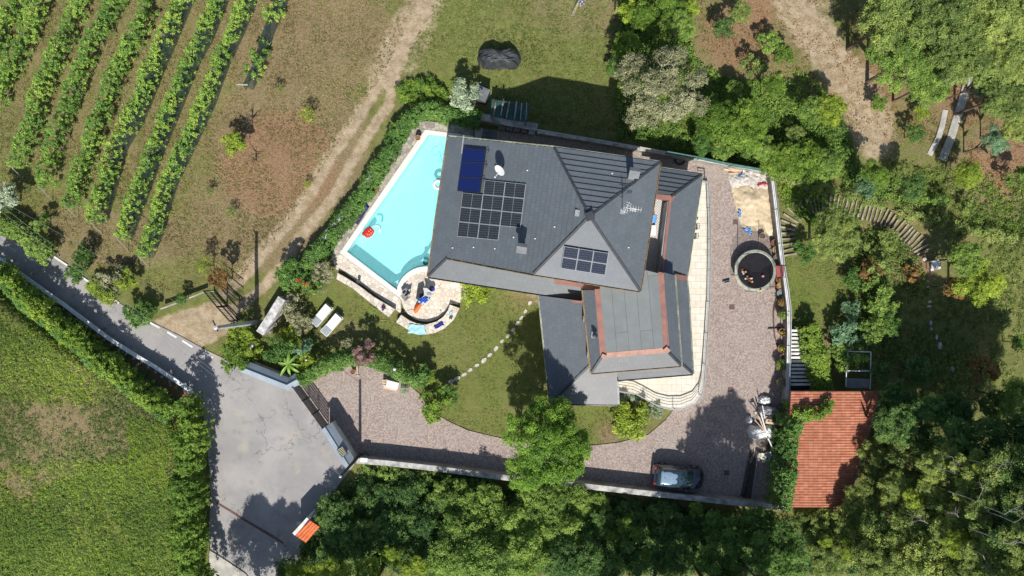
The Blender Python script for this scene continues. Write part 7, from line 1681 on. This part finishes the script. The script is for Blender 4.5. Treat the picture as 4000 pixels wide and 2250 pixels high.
# white box on pallet + broom
g = G(1526, 1506, .5); o = wt('pallet_table', 'white topped wooden pallet box at the curved hedge end', 'pallet', (g.x, g.y, 0)); wb(MB().box((g.x, g.y, .2), (1.05, .72, .34), R(-14)), 'pallet', WOODM, o); wb(MB().box((g.x + .12, g.y + .05, .43), (.95, .55, .1), R(-14)), 'top', WHITEM, o, bevel=.02)
for k in range(3): q = G(1499, 1485 + k * 9, .4); wb(MB().tube([q + Vector((-.1, 0, 0)), q + Vector((.16, -.03, 0))], .08, 8), 'log', WOODM, o)
o = wt('broom', 'wooden push broom leaning near the dark hedge pot', 'broom', G(1398, 1460)); wb(MB().tube([G(1394, 1430, .9), G(1398, 1466, .1)], .022, 8), 'handle', WOODM, o); wb(MB().box(G(1398, 1468, .08), (.28, .07, .1)), 'head', WOODM, o)
o = tag(MB().box(G(1322, 1670, .1), (.18, .68, .2), R(26)).build('concrete_planter', CAPC, bevel=.02), 'narrow concrete block on the setts behind the gate pier', 'concrete block')
o = tag(MB().box(G(1422, 1797, 1.25), (.55, .32, .06), R(-4)).build('white_slab', WHITEM, bevel=.01), 'white slab lying on the driveway wall by the corner', 'slab')
o = tag(MB().grid(torus(G(1427, 1780, .3), .22, .03), 24, 8).build('wheel_rim', BLACK, smooth='all'), 'dark wheel leaning in the shade by the gate pier', 'wheel')
g = G(3655, 1035, .7); o = wt('garden_table', 'white slatted garden table at the end of the sleeper path', 'table', (g.x, g.y, 0)); 
for k in range(4): wb(MB().box((g.x - .0 + .02 * k, g.y - .30 + .2 * k, .7), (.78, .17, .04), R(14)), 'slat', WHITEM, o)
for sx in (-.3, .3):
    for sy in (-.25, .25): wb(MB().box((g.x + sx, g.y + sy, .34), (.06, .06, .68)), 'leg', WHITEM, o)
# wire greenhouse frame
o = wt('greenhouse_frame', 'open metal greenhouse frame half covered by grey sheets', 'greenhouse', G(3355, 1440)); pts = [(3312, 1372), (3402, 1375), (3400, 1450), (3308, 1448)]; mb = MB()
for z in (0.0, 1.5):
    for k in range(4): mb.bar(G(*pts[k], 1.5) * 1 + Vector((0, 0, z - 1.5)), G(*pts[(k + 1) % 4], 1.5) + Vector((0, 0, z - 1.5)), .07, .05)
for q in pts: w_ = G(*q, 1.5); mb.box((w_.x, w_.y, .75), (.05, .05, 1.5))
wb(mb, 'frame', WHITEM, o); wb(MB().bar(G(3306, 1452, 1.5), G(3304, 1510, 1.5), .06, .05), 'side_rail', WHITEM, o); wb(MB().bar(G(3402, 1456, 1.5), G(3398, 1520, 1.5), .06, .05), 'side_rail', WHITEM, o)
C4 = [G(3306, 1478, 1.3), G(3395, 1480, 1.3), G(3392, 1516, 1.0), G(3304, 1514, 1.0)]; wb(MB().grid(lambda u, v_: C4[0].lerp(C4[1], u).lerp(C4[3].lerp(C4[2], u), v_) + Vector((0, 0, .02 * math.sin(v_ * 40))), 4, 40), 'sheet', GREYM, o, solid=.01)
# walkway furniture
def chair2(px, py, rz, label):
    g = G(px, py, 1.0); o = empty('folding_chair', (g.x, g.y, .45), rz, label, 'chair', 'folding chairs on the raised walkway'); mb = MB()
    for y in (-.2, .2): mb.bar((-.22, y, .0), (.18, y, .9), .03, .03); mb.bar((.2, y, 0), (-.18, y, .46), .03, .03)
    mb.bar((.18, -.2, .88), (.18, .2, .88), .03, .03); mb.build('frame', BLACK, o); MB().box((-.02, 0, .46), (.36, .38, .02)).build('seat', mat('net_seat', (.16, .16, .15), .8, .2, var=.2), o); MB().bar((.12, 0, .62), (.175, 0, .84), .38, .015).build('backrest', YELL if px > 2722 and py < 900 else GREYM, o)
chair2(2718, 884, R(5), 'upper black folding chair on the cream walkway'); chair2(2714, 921, R(-5), 'lower black folding chair on the cream walkway')
# roof terrace furniture
g = G(2552, 852, 4.2); o = wt('terrace_parasol', 'folded blue lounger canopy on the roof terrace', 'lounger', (g.x, g.y, ZT)); SKYB = mat('sky_blue_cloth', (.10, .30, .62), .8, .2, var=.2)
C4 = [G(2540, 838, 4.2), G(2566, 840, 4.2), G(2562, 866, 3.9), G(2545, 874, 3.9)]; wb(MB().grid(lambda u, v_: C4[0].lerp(C4[1], u).lerp(C4[3].lerp(C4[2], u), v_) + Vector((0, 0, .1 * math.sin(3 * u))), 8, 8), 'canopy', SKYB, o, smooth='all', solid=.02)
wb(MB().box((g.x, g.y - .2, 3.45), (.6, 1.1, .08)), 'bed', SKYB, o)
for s in (-.25, .25): wb(MB().box((g.x + s, g.y + .2, 3.6), (.04, .04, .8)), 'leg', GREYM, o)
g = G(2546, 900, 3.9); o = wt('terrace_table', 'white square table on the roof terrace', 'table', (g.x, g.y, ZT)); wb(MB().box((g.x, g.y, 3.9), (.6, .75, .05)), 'table_top', WHITEM, o); wb(MB().box((g.x, g.y, 3.55), (.1, .1, .65)), 'leg', GREYM, o)
# red flowers in the climber: clusters on the shrub, part of it
for nm, pxs, n in (('flower_cluster', [(1164, 1097), (1170, 1095), (1190, 1108), (1192, 1112)], 0),):
    for i, (x, y) in enumerate(pxs):
        g = G(x, y, 2.25); rs2 = np.random.RandomState(i); P = np.array(g) + rs2.normal(size=(26, 3)) * np.array([.07, .05, .05]); me = leafmesh('flowers', P, rs2.normal(size=(26, 3)) + np.array([0, 0, 1]), .04, rs2.rand(26), i, .8)
        me.materials.append(mat('red_petals', (.80, .05, .03), .6, .2, var=.2)) if i == 0 else me.materials.append(bpy.data.materials['red_petals'])
        par = [q for q in bpy.data.objects if q.get('label') == ('dense climbing bush covering the wall by the red flowers' if i < 2 else 'leafy climber with red blooms west of the lawn')][0]
        f = bpy.data.objects.new('flower_cluster', me); col.objects.link(f); localise(f, par)
# dead branches sticking out of the lower right wood
TWIG = mat('grey_twig', (.36, .34, .31), .9, .1, var=.3)
def deadbranch(px, py, z, L, ang, label, seed):
    g = G(px, py, z); rs = random.Random(seed); mb = MB()
    def grow(p, a, l, r, dep):
        P = [p]; q = p
        for k in range(4):
            a += rs.uniform(-.35, .35); q = q + Vector((math.cos(a), math.sin(a), rs.uniform(-.1, .25))) * l / 4; P.append(q)
            if dep and rs.random() < .75: grow(q, a + rs.choice([-1, 1]) * rs.uniform(.5, 1.0), l * .55, r * .55, dep - 1)
        mb.tube(P, [r, r * .85, r * .7, r * .55, r * .3], 6)
    grow(Vector((0, 0, 0)), ang, L * .45, .02, 2); mb.tube([(-.1, -.1, -2.5), (-.02, 0, -1), (0, 0, 0)], [.04, .03, .022], 6)
    o = mb.build('dead_branch', TWIG); o.location = g; tag(o, label, 'dead branch', 'bare pale branches above the lower right wood')
for i, a in enumerate([(3730, 1850, 10.6, 2.4, 1.9, 'bare twiggy branch in the dark part of the wood'), (3815, 1960, 12.1, 2.4, .9, 'curved white branch reaching up right'), (3745, 2020, 10.4, 1.6, 2.5, 'straight pale branch pointing up left'), (3625, 2045, 9.0, 2.0, 2.3, 'thin looping branch at the left of the oaks'), (3925, 2010, 12.9, 2.6, .5, 'upper branch at the right photo edge'), (3960, 2040, 13.2, 2.4, .1, 'lower branch at the right photo edge'), (3920, 2120, 13.6, 2.6, -.3, 'forked branch over the right oaks'), (3840, 2170, 12.2, 2.0, -1.0, 'hanging branch near the bottom right'), (3900, 1830, 12.2, 1.4, 1.2, 'small bare twig near the shaded wood edge')]): deadbranch(*a, 100 + i)
# bare fruit-tree skeletons in the meadow
for i, (x, y, L, a, l) in enumerate([(985, 480, 1.6, .2, 'bare leafless branch beside the yellow green bush'), (1000, 625, 1.3, .6, 'low bare twig on the rusty grass'), (1085, 340, 1.0, 1.8, 'bare sapling near the netted row'), (825, 970, 1.2, 1.4, 'bare sapling above the fruit tree shadow')]):
    g = G(x, y, .1); rs = random.Random(50 + i); mb = MB(); mb.tube([(0, 0, 0), (0, 0, .7)], [.05, .04], 6)
    for k in range(12):
        b_ = rs.uniform(0, 6.28); q = Vector((0, 0, rs.uniform(.4, .8))); r1 = q + Vector((math.cos(b_), math.sin(b_), .35)) * L * rs.uniform(.3, .55); mb.tube([q, q.lerp(r1, .5) + Vector((0, 0, .08)), r1], [.025, .018, .008], 5)
    o = mb.build('bare_sapling', BARK); o.location = (g.x, g.y, 0); tag(o, l, 'sapling')
